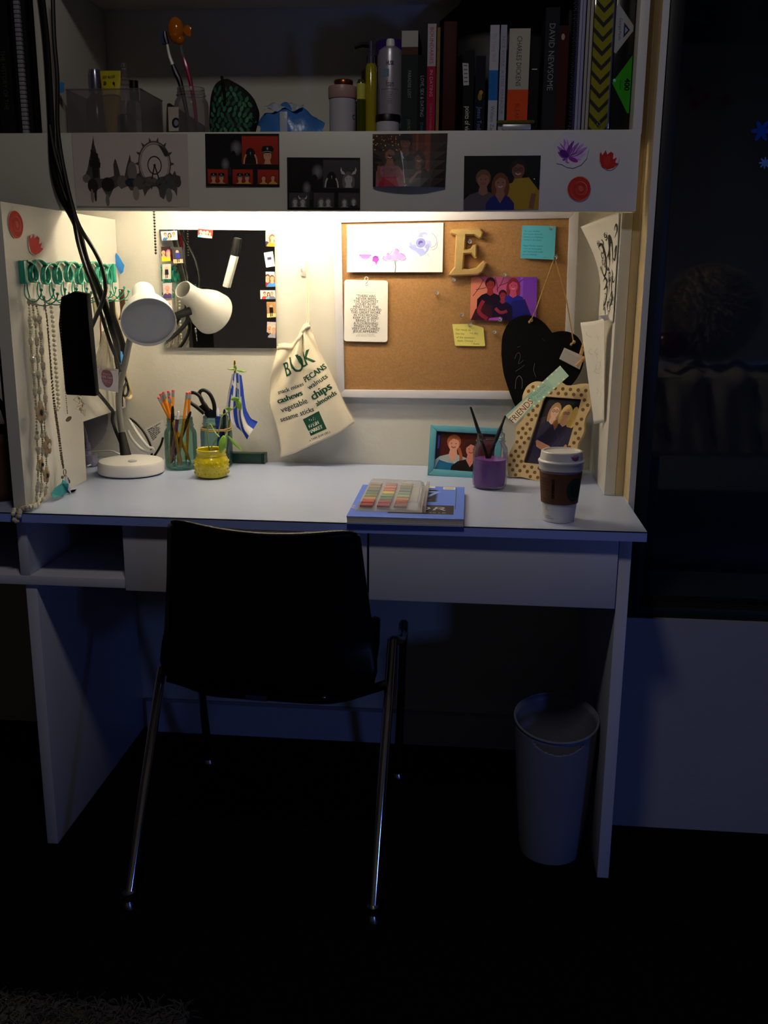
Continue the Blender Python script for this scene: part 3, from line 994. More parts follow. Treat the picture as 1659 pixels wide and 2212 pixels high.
bn_ = Pr(1.03, '5cc0dc')
for i, t in enumerate(('Psalm 108:4', '   "For your steadfast', 'love is great above the', 'heavens; your faithfulness', 'reaches to the clouds."', '', 'Happy Monday, roomie!', 'I love our encouraging', 'wall. Have a great week,', 'you are amazing!')):
    if t: bn_.text(.06 if i else .08, .1 + i * .088, t, .046, '1c6684', al='L', shear=.15, sx=.95 if i != 3 else .88)
bn_.text(.72, .95, '- Liz', .04, '1c6684', shear=.2)
card('sticky_note', 'turquoise sticky note with handwriting pinned near the corner of the cork board', 'note', [(-.2313,.5840,1.3419),(-.1529,.5840,1.3410),(-.1534,.5840,1.2646),(-.2325,.5840,1.2673)], bn_, curl=lambda u, v: .006 * v * v + .001 * u, n=(1, 5))
yn = Pr(1.33, 'eee27c')
for x, y, t in ((.1, .28, 'Get ready to'), (.1, .47, 'live the'), (.72, .42, '1st day'), (.1, .64, 'of the semester'), (.14, .8, 'back, Christa ~'), (.72, .93, '* Katie')):
    yn.text(x, y, t, .09, '7a6c2a', al='L', shear=.2)
card('sticky_note', 'yellow sticky note curling at its corner, pinned on the cork', 'note', [(-.3894,.5830,1.1128),(-.3147,.5830,1.1093),(-.3087,.5830,1.0609),(-.3814,.5830,1.0610)], yn, outline=[(0, 0), (.6, -.06), (.98, .08), (1, .12), (1, .97), (.97, 1), (.03, 1), (0, .96)])

fp = Pr(1.52, '5a2a7c')
fp.rect(0, 0, 1.52, 1, 'b0528a', 'c05a70').rect(1.05, 0, 1.52, 1, '7a3ac8', '8a4ac0').rect(1.14, 0, 1.2, 1, '9a5ad8').ell(.1, .5, .3, .5, 'd8806a')
for a in ((.05, .45, .3, .05), (.12, .3, .35, .25), (.6, .3, .75, .02), (.66, .2, .85, .12), (.9, .25, 1.2, .05), (.62, .35, .55, .02), (1.0, .3, 1.15, .2)):
    fp.line([(a[0], a[1]), ((a[0] + a[2]) / 2 + .02, (a[1] + a[3]) / 2), (a[2], a[3])], .014, '3a1a2e')
fp.person(.45, .18, .26, '8a2a2a', '2a0e1a', '1c0c22', long=0, wide=.95)
fp.poly([(.02, 1), (.12, .75), (.3, .62), (.55, .68), (.6, 1)], '3a1424').line([(.3, .55), (.2, .8), (.4, .97)], .09, '8a2434')
fp.person(.98, .2, .28, 'c8507a', '8a2a3a', '2a2a9a', long=1, wide=.95)
fp.line([(1.2, .5), (1.3, .72), (1.1, .95)], .1, 'b04a98').poly([(.95, .55), (1.25, .5), (1.45, 1), (.85, 1)], '22227e')
fp.person(.74, .42, .2, '8a2e3e', '3a1420', '1a0e30', long=0, wide=.95).line([(.58, .72), (.7, .82), (.85, .78)], .07, '9a3440').poly([(.45, .95), (.7, .92), (.72, 1), (.42, 1)], 'a84ac0')
card('photograph', 'purple lit photo of two women and a boy pinned on the cork', 'photo', [(-.3469,.5835,1.2250),(-.1916,.5835,1.2240),(-.1893,.5835,1.1228),(-.3473,.5835,1.1231)], fp, 'print_gloss', curl=lambda u, v: .003 * v, n=(1, 3), group='pinned photos')

# push pins
pp = thing('push_pin', 'clear push pin holding the turquoise note by its corner', 'push pin', (-.1645,.5820,1.3347), 'clear push pins on the cork board')
pl = V((-.1645,.5820,1.3347))
B().lathe([(0, 0), (.0045, 0), (.0048, .0015), (.003, .003), (.0026, .008), (.004, .0105), (.0052, .011), (.0054, .013), (.0045, .0138), (0, .0138)], pl, 14, (.1, -1, .25)).obj('head', 'clear_plastic', pp)
B().tube([pl + V((0, .006, -.001)), pl], .0006, 6).obj('needle', 'steel', pp)
for lab, pos in (('clear push pin that the heart board hangs from', (-.1526,.5820,1.2667)), ('clear push pin inside the middle arm of the gold letter', (-.3535,.5820,1.3015)), ('clear push pin just below the foot of the gold letter', (-.3890,.5820,1.2139)), ('clear push pin alone in the middle of the cork', (-.4288,.5820,1.1834)), ('clear push pin between the yellow note and the purple photo corner', (-.3676,.5820,1.1328)), ('clear push pin at the top edge of the purple photo', (-.2692,.5810,1.2266)), ('clear push pin at the bottom edge of the purple photo', (-.2764,.5795,1.1230)), ('clear push pin on the bare cork beside the black heart', (-.2886,.5820,1.0932)), ('clear push pin through the top of the yellow note', (-.3469,.5815,1.1101))):
    copy_tree(pp, pos, lab)

# ================================================================ heart chalkboard
HP = [V(p) for p in catmull([(-.2697,.5583,1.0445),(-.2689,.5624,1.0847),(-.2567,.5648,1.1152),(-.2376,.5651,1.1306),(-.2150,.5641,1.1363),(-.1921,.5621,1.1323),(-.1721,.5594,1.1197),(-.1585,.5569,1.1049),(-.1517,.5555,1.0964)], 4)] + [V(p) for p in catmull([(-.1496,.5554,1.0975),(-.1304,.5545,1.1010),(-.1098,.5527,1.0982),(-.0922,.5504,1.0877),(-.0807,.5477,1.0697),(-.0753,.5447,1.0451),(-.0793,.5417,1.0138),(-.0962,.5395,.9820),(-.1222,.5388,.9574),(-.1593,.5387,.9324),(-.1915,.5393,.9161),(-.2175,.5400,.9055)], 4)] + [V(p) for p in catmull([(-.2197,.5402,.9065),(-.2336,.5430,.9237),(-.2504,.5483,.9629),(-.2639,.5536,1.0042),(-.2697,.5583,1.0445)], 4)][:-1]
HN = (HP[20] - HP[0]).cross(HP[40] - HP[0]).normalized()
if HN.y > 0: HN = -HN
hb = thing('heart_chalkboard', 'black heart shaped chalkboard hanging by twine over the cork board', 'chalkboard', (-.1632,.5493,1.0304))
B().prism([p - HN * .006 for p in HP], HN * .006).obj('heart_board', 'chalk_black', hb)
chalk = B()
for P in ([(-.2375,.5549,1.0343),(-.2335,.5558,1.0452),(-.2281,.5558,1.0486),(-.2246,.5546,1.0400),(-.2283,.5530,1.0225),(-.2166,.5532,1.0314)], [(-.2343,.5516,1.0049),(-.2225,.5516,1.0128),(-.2140,.5518,1.0206)], [(-.2339,.5472,.9633),(-.2325,.5494,.9853),(-.2251,.5498,.9942),(-.2181,.5482,.9834),(-.2185,.5462,.9637)], [(-.1901,.5506,1.0244),(-.1917,.5490,1.0080),(-.1856,.5468,.9918)], [(-.1750,.5557,1.0831),(-.1682,.5546,1.0767)], [(-.2330,.5575,1.0615),(-.2254,.5572,1.0638)]):
    chalk.tube([V(p) + HN * .0002 for p in P], .0006, 5, sm=4, flat=(1, .5))
mat('chalk', '6a6a6c', .95)
tag(chalk.obj('chalk_writing', 'chalk', hb), kind='stuff')
B().tube([(-.2036,.5619,1.1225), (-.1937,.5300,1.1515), (-.1559,.5650,1.2632)], .0014, 6).obj('twine', 'twine', hb)
B().tube([(-.1516,.5650,1.2632), (-.1225,.5500,1.1708), (-.1013,.5497,1.0747)], .0014, 6).obj('twine', 'twine', hb)
for a, b_ in (((-.2078,.5618,1.1192), (-.1994,.5620,1.1268)), ((-.1085,.5495,1.0681), (-.0982,.5498,1.0780))):
    a, b_ = V(a) + HN * .003, V(b_) + HN * .003
    B().ball(a.lerp(b_, .75), (.0042, .003, .0045), 8).ball(a.lerp(b_, .2), (.003, .0025, .0038), 8).tube([a, b_], .0022, 6).obj('knot', 'twine', hb)


def clothespin(label, a, b_):
    a, b_ = V(a), V(b_)
    d = (b_ - a)
    L = d.length
    d.normalize()
    s = d.cross(V((0, -1, 0))).normalized()
    t = thing('clothespin', label, 'clothespin', a, 'wooden clothespins on the heart board')
    for k, nm in ((0, 'jaw'), (1, 'jaw')):
        o = V((0, -1, 0)) * (.001 + .0055 * k)
        P = [a - s * .0035 + o, a + s * .0035 + o, b_ + s * .0035 + o, b_ - s * .0035 + o]
        B().prism(P, (0, -.0042, 0), .0008).obj(nm, 'clothespin', t)
    m = a.lerp(b_, .55)
    B().tube([m - s * .0045 + V((0, -.002, 0)), m - s * .0045 + V((0, -.011, 0)), m + s * .0045 + V((0, -.011, 0)), m + s * .0045 + V((0, -.002, 0))], .0006, 5).obj('spring', 'steel', t)


clothespin('wooden clothespin gripping the small folded white card on the heart', (-.0941,.5280,1.0224), (-.0709,.5280,1.0486))
clothespin('wooden clothespin standing upright on the edge of the heart', (-.0861,.5260,1.0486), (-.0792,.5260,1.0787))
clothespin('wooden clothespin behind the upright one, mostly hidden by hanging paper', (-.0777,.5400,1.0778), (-.0776,.5400,1.0960))
wc = Pr(1.5, 'cfcac6')
wc.poly([(.1, .15), (1.45, .3), (1.45, 1), (.06, 1)], 'c4bfbc').line([(.1, .17), (1.4, .32)], .012, 'a8a4a2', sm=0)
card('folded_card', 'small folded white card clipped slantwise to the black heart', 'card', [(-.1236,.5350,1.0635),(-.0763,.5350,1.0437),(-.0854,.5350,1.0132),(-.1342,.5350,1.0374)], wc)

# ================================================================ hand lettered papers on the right panel
hl = Pr(.62, 'e9e2d2')
INK = '2a2622'
for w_, P in ((.022, [(.25, .3), (.22, .26), (.3, .24), (.34, .32), (.36, .42), (.34, .52), (.26, .56), (.2, .5), (.22, .44)]), (.02, [(.36, .4), (.44, .34), (.48, .22), (.46, .2), (.46, .4), (.45, .48)]), (.012, [(.5, .2), (.52, .3), (.53, .45)]), (.012, [(.55, .15), (.58, .1), (.6, .16), (.56, .22)]), (.02, [(.2, .62), (.3, .58), (.36, .62), (.3, .68), (.22, .7)]), (.018, [(.34, .64), (.38, .72), (.34, .82), (.27, .86), (.28, .78)]), (.012, [(.42, .55), (.45, .62), (.44, .75)]), (.012, [(.5, .5), (.54, .56), (.52, .68), (.55, .74)]), (.018, [(.56, .36), (.6, .3), (.58, .42), (.54, .4)]), (.016, [(.48, .78), (.54, .72), (.56, .8), (.5, .86), (.53, .9)]), (.01, [(.4, .9), (.42, .82), (.44, .92)]), (.01, [(.28, .9), (.32, .88), (.36, .94), (.34, .97)]), (.01, [(.12, .5), (.16, .46), (.18, .54)])):
    hl.line(P, w_ * 1.7, INK, 5, True)
rh = random.Random(11)
for i in range(22):
    x, y, r = rh.uniform(.26, .57), .16 + .036 * i, rh.uniform(.02, .045)
    a = rh.uniform(0, 6.28)
    hl.line([(x + r * (1 - k * .09) * math.cos(a + k * .8), y + r * 1.1 * (1 - k * .09) * math.sin(a + k * .8)) for k in range(8)], .012, INK, 4, True)
for i, t in enumerate(('His', 'love', 'endures', 'forever')):
    hl.text(.24 + .1 * i, .24 + .19 * i, t, .05, INK, rot=12, shear=.3, sx=.8)


def curlpaper(a, b_, c_, d_):
    a, b_, c_, d_ = map(V, (a, b_, c_, d_))

    def fn(u, v):
        p = (a * (1 - u) + b_ * u) * (1 - v) + (d_ * (1 - u) + c_ * u) * v
        n = (d_ - a).cross(b_ - a).normalized()
        k = math.sin(pi * v) * (1 - u)
        return p + V((.02 * k, 0, 0)) + n * .004 * math.sin(pi * u), n
    return fn


LPQ = ((-.1045,.5000,1.3350), (-.0379,.3180,1.3556), (-.0377,.3180,1.1331), (-.0578,.4600,1.1409))
LPQ = (LPQ[0], V((-.0445, LPQ[1][1], LPQ[1][2])), V((-.0445, LPQ[2][1], LPQ[2][2])), LPQ[3])
lf = curlpaper(*LPQ)
lp = tag(B().grid(lambda u, v: lf(u, v)[0], 32, 40).obj('lettered_paper', 'paper', None, 60, .0006), 'white paper with black flourished hand lettering peeling off the hutch side panel', 'paper')
decal('ink', hl, lf, lp, .0009, 1.5e-5, (16, 20))
B().prism([(-.0867,.4930,1.3328),(-.0787,.4930,1.3368),(-.0742,.4930,1.3288),(-.0833,.4930,1.3268)], (.0, -.0006, 0)).obj('tape', 'paper', lp)

LQ2 = ((-.0991,.4400,1.1259), (-.0588,.3450,1.1394), (-.0465,.3450,.9204), (-.0612,.4000,.9038))


def lf2(u, v):
    a, b_, c_, d_ = map(V, LQ2)
    p = (a * (1 - u) + b_ * u) * (1 - v) + (d_ * (1 - u) + c_ * u) * v
    return p + V((.008 * math.sin(pi * u), -.006 * math.sin(pi * v) * (1 - u), 0)), (d_ - a).cross(b_ - a).normalized()


l2 = tag(B().grid(lambda u, v: lf2(u, v)[0], 24, 24).obj('curled_paper', 'paper', None, 60, .0006), 'long white sheet curling away from the hutch side panel below the lettering', 'paper')
sc = Pr(.25, 'd8d6d6')
for i in range(14):
    x, y = random.uniform(.03, .2), random.uniform(.05, .9)
    sc.line([(x, y), (x + random.uniform(-.03, .03), y + .03), (x + random.uniform(-.04, .04), y + .06)], .004, 'b8b4b4', 3)
decal('faint_pattern', sc, lf2, l2, .0009, 1.5e-5, (8, 12))
B().prism([(-.0695,.3400,1.1453),(-.0522,.3400,1.1484),(-.0496,.3400,1.1378),(-.0591,.3400,1.1347)], (0, -.0006, 0)).obj('tape', 'paper', l2)


# ================================================================ desk lamp
lb = V((-1.146, .414, .76))
lm = thing('desk_lamp', 'white gooseneck desk lamp, switched off, standing beside the jewellery rack', 'lamp', lb)
B().lathe([(0, .0005), (.072, .0005), (.074, .003), (0, .003)], lb, 48).obj('foot_pad', 'black_rubber', lm)
B().lathe([(0, .003), (.0755, .003), (.078, .006), (.0775, .026), (.074, .0315), (.062, .0345), (.03, .038), (0, .0385)], lb, 56).obj('base', 'white_plastic', lm)
B().lathe([(0, .030), (.0105, .034), (.0105, .0375), (.008, .0385), (0, .0382)], lb + V((.018, -.038, .0005)), 20).obj('switch', 'grey_white', lm)
cb = V((-1.1735,.4569,.7930))
ct = V((-1.1874,.4750,.8468))
B().lathe([(0, 0), (.0135, 0), (.0085, (ct - cb).length), (0, (ct - cb).length)], cb, 20, ct - cb).obj('collar', 'black_rubber', lm)
mouth, neck = V((-1.0532,.3200,1.1202)), V((-1.1242,.4250,1.1974))
axv = V((.34, -.80, -.46)).normalized()
neck = mouth - axv * .142
gp = [ct - (ct - cb) * .1, ct, (-1.1907,.4750,.9093), (-1.1887,.4750,.9431), (-1.1776,.4700,.9828), (-1.1643,.4650,1.0221), (-1.1490,.4550,1.0667), (-1.1310,.4450,1.1051)]
B().tube([V(p) for p in gp], .0078, 14, sm=5).obj('gooseneck', 'grey_rubber', lm)
att = mouth - axv * .085 + V((-.01, .02, -.03))
B().tube([V(gp[-1]) - V((.003, 0, .012)), V(gp[-1]) + V((0, -.004, .01)), att], [.0095, .0095, .011], 14).obj('upper_collar', 'black_rubber', lm)
so = B().lathe([(.022, .001), (.0235, 0), (.0255, .003), (.0262, .02), (.0282, .042), (.035, .066), (.0475, .09), (.0565, .113), (.0608, .142), (.0595, .1425), (.055, .114), (.046, .092), (.0335, .068), (.0268, .043), (.0248, .02), (.022, .001)], neck, 48, axv)
so.obj('shade', 'white_plastic', lm)
B().lathe([(0, .138), (.02, .1375), (.04, .136), (.0585, .134), (.0585, .131), (0, .131)], neck, 40, axv).obj('diffuser', 'grey_white', lm)

# ================================================================ jars


def mason(name, label, x, y, r, H, m, z=.7605):
    t = thing(name, label, 'jar', (x, y, z))
    o = [(0, .001), (r * .8, .001), (r * .97, .006), (r, .014), (r, H * .66), (r * .96, H * .74), (r * .82, H * .815), (r * .80, H * .84), (r * .86, H * .85), (r * .86, H * .865), (r * .79, H * .88), (r * .82, H * .905), (r * .79, H * .925), (r * .80, H * .985), (r * .78, H)]
    o += [(r * .765, H), (r * .765, H * .985)]
    B().lathe(o, (x, y, z), 40).obj('glass_body', m, t)
    return t


j1 = (-1.045, .489)
mason('mason_jar', 'green tinted mason jar full of pencils and pens', *j1, .0395, .125, 'teal_glass')
j2 = (-.965, .525)
t2 = mason('mason_jar', 'blue tinted mason jar tied with twine, holding scissors and pens', *j2, .0395, .125, 'blue_glass')
B().tube([(j2[0] + .0375 * math.cos(i * pi / 8), j2[1] + .0375 * math.sin(i * pi / 8), .853 + .001 * math.sin(i * 2)) for i in range(16)], .0016, 6, True).tube([(j2[0] + .037 * math.cos(i * pi / 8), j2[1] + .037 * math.sin(i * pi / 8), .8565 + .001 * math.cos(i * 3)) for i in range(16)], .0016, 6, True).obj('twine_band', 'twine', t2)
B().lathe([(0, .006), (.022, .006), (.022, .012), (0, .012)], (j1[0], j1[1], .7605), 20).obj('blue_disc', 'blue_glass', bpy.data.objects['mason_jar'])


def pencil(label, tip, end, col='pencil_orange', kind='pencil', rim=.022, side=0.0):
    tip, end = V(tip), V(end)
    if isinstance(rim, float):      # stand in the jar: pass inside the neck, tip on the floor of the jar
        j = j1 if (V((j1[0], j1[1])) - tip.xy).length < .05 else j2
        ax_ = V((j[0], j[1], .884))
        o = end - ax_
        o.z = 0
        R = ax_ + (o.normalized() * min(rim, o.length)) + V((-o.y, o.x, 0)).normalized() * side
        dd = (R - end)
        tip = end + dd * ((end.z - .771) / max(.005, end.z - R.z)) if end.z > R.z + .004 else tip
        q = tip.xy - V(j)
        if q.length > .027: q = q * .027 / q.length
        tip = V((j[0] + q.x, j[1] + q.y, .771))
    d = end - tip
    L = d.length
    t = thing(kind, label, kind, tip, 'pencils in the green jar' if kind == 'pencil' else 'pens in the jars')
    if kind == 'pencil':
        B().lathe([(0, .0), (.0009, .0), (.0037, .014), (.0037, L - .016), (0, L - .016)], tip, 6, d).obj('barrel', col, t, 0)
        B().lathe([(.0039, L - .0165), (.0041, L - .014), (.0038, L - .011), (.0041, L - .008), (.0039, L - .005)], tip, 12, d).obj('ferrule', 'ferrule', t)
        B().lathe([(.0036, L - .006), (.0036, L - .001), (.0028, L), (0, L)], tip, 12, d).obj('eraser', 'eraser', t)
    else:
        B().lathe([(0, 0), (.001, 0), (.004, .012), (.0045, .03), (.0045, L - .02), (0, L - .02)], tip, 12, d).obj('barrel', col, t)
        B().lathe([(.0035, L - .021), (.0038, L - .008), (.002, L), (0, L)], tip, 10, d).obj('plunger', 'white_plastic' if col != 'black_plastic' else 'black_plastic', t)
    return t


zb = .770


def jb(j, a, r): return (j[0] + r * math.cos(math.radians(a)), j[1] + r * math.sin(math.radians(a)), zb)


pencil('orange pencil leaning farthest out towards the lamp', jb(j1, -20, .022), (-1.0881,.4660,.9382), rim=.019, side=-0.0060)
pencil('orange pencil just behind the one leaning farthest towards the lamp', jb(j1, 10, .024), (-1.0895,.4850,.9437), side=-0.0040)
pencil('orange pencil with a bent over eraser, third from the lamp', jb(j1, 40, .022), (-1.0812,.4850,.9483), side=0.0040)
pencil('orange pencil in the middle of the bunch, standing tallest', jb(j1, -60, .012), (-1.0701,.4900,.9502), side=0.0000)
pencil('orange pencil beside the tallest, last of the bunch leaning lampwards', jb(j1, -10, .010), (-1.0617,.5000,.9515), side=0.0100)
pencil('orange pencil leaning the other way, against the scissors', jb(j1, 200, .027), (-1.0185,.4750,.9495), side=-0.0080)
pencil('orange pencil behind the scissors handle', jb(j1, 240, .024), (-1.0203,.5000,.9477), side=0.0060)
pencil('gold banded orange pencil low in the bunch', jb(j1, 70, .02), (-1.0636,.4750,.9387), 'pencil_orange', side=0.0130)
pencil('black capped pen standing at the front of the pencil jar', jb(j1, 220, .01), (-1.0525,.4620,.9170), 'black_plastic', 'pen', side=-0.0130)
pk = mat('pink_barrel', 'b8507a', .4)
pencil('pink and purple pen in the pencil jar', jb(j1, 215, .026), (-1.0376,.4600,.9042), 'pink_barrel', 'pen', side=-0.0160)
pencil('short black marker at the rim of the pencil jar nearest the scissors', jb(j1, 180, .015), (-1.0155,.4850,.9013), 'black_plastic', 'pen', side=0.0000)
mat('blue_barrel', '2236b0', .35)
pencil('blue pen with a white plunger beside the scissors', jb(j2, 240, .01), (-.9568,.5150,.9075), 'blue_barrel', 'pen', side=0.0000)
pencil('dark pen with a white plunger under the flag', jb(j2, 300, .015), (-.9395,.5150,.9044), 'black_plastic', 'pen', side=0.0120)

# scissors
sc_ = thing('scissors', 'black handled scissors standing in the blue jar', 'scissors', (j2[0], j2[1], zb))
B().tube([(-.9909,.5150,.8931),(-1.0078,.5150,.9076),(-1.0247,.5150,.9198),(-1.0313,.5150,.9299),(-1.0298,.5150,.9379),(-1.0203,.5150,.9437),(-1.0088,.5150,.9417),(-.9987,.5150,.9328),(-.9933,.5150,.9216),(-.9867,.5150,.9126),(-.9803,.5150,.8991)], [.005, .0048, .0042, .004, .004, .0042, .0045, .0045, .0045, .0048, .005], 10, sm=4).obj('handle', 'black_plastic', sc_)
B().tube([(-.9897,.5250,.9067),(-.9984,.5250,.9225),(-1.0037,.5250,.9372),(-1.0010,.5250,.9463),(-.9916,.5250,.9488),(-.9814,.5250,.9433),(-.9737,.5250,.9321),(-.9684,.5250,.9162),(-.9668,.5250,.8980),(-.9672,.5250,.8842)], [.0048, .0048, .0045, .0045, .0045, .0047, .0048, .005, .0052, .0055], 10, sm=4).obj('handle', 'black_plastic', sc_)
B().prism([(-1.0057,.5200,.9093),(-.9949,.5200,.9164),(-.9859,.5200,.9097),(-.9747,.5200,.8985),(-.9641,.5200,.9021),(-.9637,.5200,.8816),(-.9858,.5200,.8811)], (0, .007, 0), .002).obj('handle_root', 'black_plastic', sc_)
for dx, y0 in ((.004, .523), (-.002, .526)):
    B().prism([(-.966 + dx, y0, .885), (-.954 + dx, y0, .885), (-.956 + dx, y0, .78), (-.959 + dx, y0, .772)], (0, .002, 0)).obj('blade', 'steel', sc_)

# flag
fg = thing('flag_on_stick', 'small blue and white striped flag drooping on a gold tipped stick', 'flag', jb(j2, 10, .02))
st = (-.9163,.5350,.9976)
B().tube([jb(j2, 20, .022), st], .0022, 8).obj('stick', 'brass', fg)
B().lathe([(0, 0), (.003, .001), (.0035, .004), (.002, .008), (.003, .011), (.0022, .02), (0, .026)], (-.9162,.5350,1.0010), 12, V((.01, 0, 1))).obj('finial', 'brass', fg)
FT = [(-.9227,.5320,.9888),(-.9192,.5320,.9900),(-.9111,.5320,.9912),(-.9042,.5320,.9902),(-.8998,.5320,.9858)]
FB = [(-.9405,.5280,.9073),(-.9296,.5280,.8823),(-.9130,.5280,.8561),(-.8869,.5280,.8290),(-.8625,.5280,.8722)]
FR_ = [(-.8993,.5300,.9860),(-.8965,.5300,.9601),(-.8950,.5300,.9330),(-.8912,.5300,.9023),(-.8802,.5300,.8796),(-.8630,.5300,.8719)]
FL_ = [(-.9222,.5300,.9890),(-.9301,.5300,.9584),(-.9380,.5300,.9276),(-.9410,.5300,.9070)]


def flagp(u, v):
    t, b_ = interp(FT, u), interp(FB, u)
    l, r = interp(FL_, v), interp(FR_, v)
    p = t.lerp(b_, v) + l.lerp(r, u) - V(FT[0]).lerp(V(FT[-1]), u).lerp(V(FB[0]).lerp(V(FB[-1]), u), v)
    p.y += .010 * math.sin(u * 13 + 1.5 * v) * (.35 + .65 * v)
    return p


def flagn(u, v):
    e = .01
    n = (flagp(min(1, u + e), v) - flagp(max(0, u - e), v)).cross(flagp(u, min(1, v + e)) - flagp(u, max(0, v - e)))
    n.normalize()
    return flagp(u, v), (n if n.y < 0 else -n)


B().grid(lambda u, v: flagp(u, v), 30, 24).obj('flag_cloth', 'paper', fg, 80)
fpz = Pr(1, 'e8e8ee')
BL = '2746b4'
# stripes run down the drooping cloth; the cross sits at the top by the stick
for x0, x1 in ((.10, .24), (.38, .5), (.62, .74), (.86, 1)):
    fpz.rect(x0, .36, x1, 1, BL)
fpz.rect(0, 0, .16, .36, 'e4e4ee').rect(.16, 0, .62, .42, BL).rect(.34, 0, .44, .42, 'e8e8ee').rect(.16, .15, .62, .24, 'e8e8ee').rect(.62, 0, .8, .4, 'e8e8ee').rect(.8, 0, 1, .36, BL)
decal('stripes', fpz, flagn, fg, .0004, 1e-5, (24, 16))

# plant in yellow pot
px_, py_ = -.9435, .3955
pt = thing('potted_seedling', 'leggy green seedling in a hobnail glazed yellow jar pot', 'plant', (px_, py_, .76))
B().lathe([(0, .0008), (.030, .0008), (.036, .004), (.0395, .014), (.0405, .028), (.0395, .042), (.0355, .049), (.0335, .052), (.035, .054), (.0335, .057), (.0345, .0595), (.0345, .066), (.033, .0675), (.031, .066), (.031, .05), (0, .05)], (px_, py_, .76), 48).obj('pot', 'yellow_glaze', pt)
hb_ = B()
for j in range(4):
    for i in range(22):
        a = 2 * pi * (i + .5 * (j % 2)) / 22
        hb_.ball((px_ + .0395 * math.cos(a), py_ + .0395 * math.sin(a), .772 + j * .009), (.0028, .0028, .0028), 6)
tag(hb_.obj('hobnails', 'yellow_glaze', pt), kind='stuff')
B().lathe([(0, .0585), (.015, .0592), (.0308, .0575), (.0308, .05), (0, .05)], (px_, py_, .76), 24).obj('soil', 'soil', pt)
s0 = (-.9466,.3950,.8220)
S1 = [V(s0), (-.9496,.3930,.8487), (-.9496,.3920,.8685), (-.9464,.3900,.8820), (-.9402,.3880,.8857), (-.9342,.3850,.8765), (-.9266,.3800,.8666), (-.9168,.3750,.8589)]
S2 = [V(s0) + V((.002, 0, 0)), (-.9408,.4000,.8367), (-.9291,.4000,.8535), (-.9216,.4000,.8810), (-.9175,.4000,.9028), (-.9063,.4000,.9107), (-.8928,.4000,.9196), (-.8827,.4000,.9273), (-.8777,.4000,.9468), (-.8782,.4000,.9682), (-.8796,.4000,.9949), (-.8801,.4000,1.0129)]
S3 = [(-.9040,.4000,.9107), (-.9032,.3980,.8871), (-.9034,.3920,.8663), (-.9062,.3850,.8608)]
B().tube(S1, .0016, 8, sm=4).obj('stem', 'stem_green', pt)
B().tube(S2, [.0016] * 5 + [.0014] * 4 + [.001] * 3, 8, sm=4).obj('stem', 'stem_green', pt)
B().tube(S3, .0011, 8, sm=4).obj('stem', 'stem_green', pt)


def leaf(a, b_, wd, droop=.004):
    a, b_ = V(a), V(b_)
    d = b_ - a
    s = d.cross(V((.15, 1, .2))).normalized()

    def fn(u, v):
        w_ = wd * math.sin(pi * min(1, v * .93 + .04)) ** .8 * (1 - .35 * v)
        return a + d * v + s * (w_ * (u - .5) * 2) + V((0, -droop * math.sin(pi * v) + .0025 * abs(u - .5) * 2, 0))
    B().grid(fn, 6, 8).obj('leaf', 'leaf_green', pt, 60, .0004)


leaf((-.9065,.3780,.8619), (-.9140,.3720,.8214), .0115)
leaf((-.9022,.3950,.8582), (-.8655,.3850,.8246), .0048)
leaf((-.8781,.3970,.9461), (-.8689,.3920,.9190), .0095)
leaf((-.8732,.3950,.9464), (-.8922,.3920,.9443), .006)
leaf((-.8909,.3970,.9200), (-.9062,.3930,.9246), .0055)
leaf((-.8791,.4000,1.0129), (-.8995,.3950,1.0141), .0028)
leaf((-.8780,.4000,1.0108), (-.8541,.3950,1.0085), .0032)
leaf((-.8791,.4000,1.0129), (-.8796,.3950,1.0250), .003)

# dark green case
gb = thing('green_case', 'small dark green ribbed case lying against the wall behind the jars', 'case', (-.9, .575, .76))
B().box(-.962, -.864, .5655, .595, .7605, .786, .0015).obj('body', 'green_case', gb)
for x in (-.8625, -.8585, -.8545):
    B().box(x - .0015, x + .0015, .565, .5955, .7603, .7865, .0008).obj('rib', 'green_case', gb)

# ================================================================ cords by the lamp
wcable = B().tube([(-1.1993,.5600,.8686), (-1.1862,.5600,.8453), (-1.1660,.5500,.8213), (-1.1490,.5500,.8004), (-1.1384,.5500,.7971), (-1.1363,.5500,.7912), (-1.1474,.5500,.7862), (-1.1675,.5600,.7899), (-1.1843,.5650,.8030), (-1.1997,.5700,.8197), (-1.2090,.5750,.8365)], .0038, 8, sm=5)
tag(wcable.obj('white_cord', 'white_plastic'), 'white flat cord looping on the desk behind the lamp base', 'cord')
wc2 = B().tube([(-1.3028,.5300,.7860), (-1.2648,.5200,.7911), (-1.2269,.5000,.7967), (-1.2045,.4900,.7920), (-1.163, .505, .768), (-1.12, .52, .765)], .0022, 8, sm=5).tube([(-1.2717,.4527,.7660), (-1.2575,.4972,.7660), (-1.175, .50, .765), (-1.12, .54, .765)], .0022, 8, sm=4)
tag(wc2.obj('white_cord', 'white_plastic'), 'thin white cords running out of the panel notch to the lamp', 'cord')
tq = Pr(1.3, 'e6e4e0')
for i in range(7):
    tq.text(.1, .22 + i * .115, ('WARNING: TO REDUCE', 'RISK OF FIRE USE', 'ONLY WITH LISTED', 'APPLIANCE DO NOT', 'REMOVE THIS TAG', 'INDOOR USE ONLY', 'KEEP DRY')[i], .085, '1a1816', al='L', bold=.09, sx=.75)
card('warning_tag', 'white printed warning tag on a cord beside the pencil jar', 'tag', [(-1.1480,.5300,.8496),(-1.1006,.5300,.8738),(-1.0960,.5300,.8449),(-1.1296,.5300,.8149)], tq)
B().tube([(-1.1270,.5300,.8185), (-1.1271,.5350,.8023), (-1.1318,.5400,.7907), (-1.115, .55, .766)], .002, 6, sm=4)
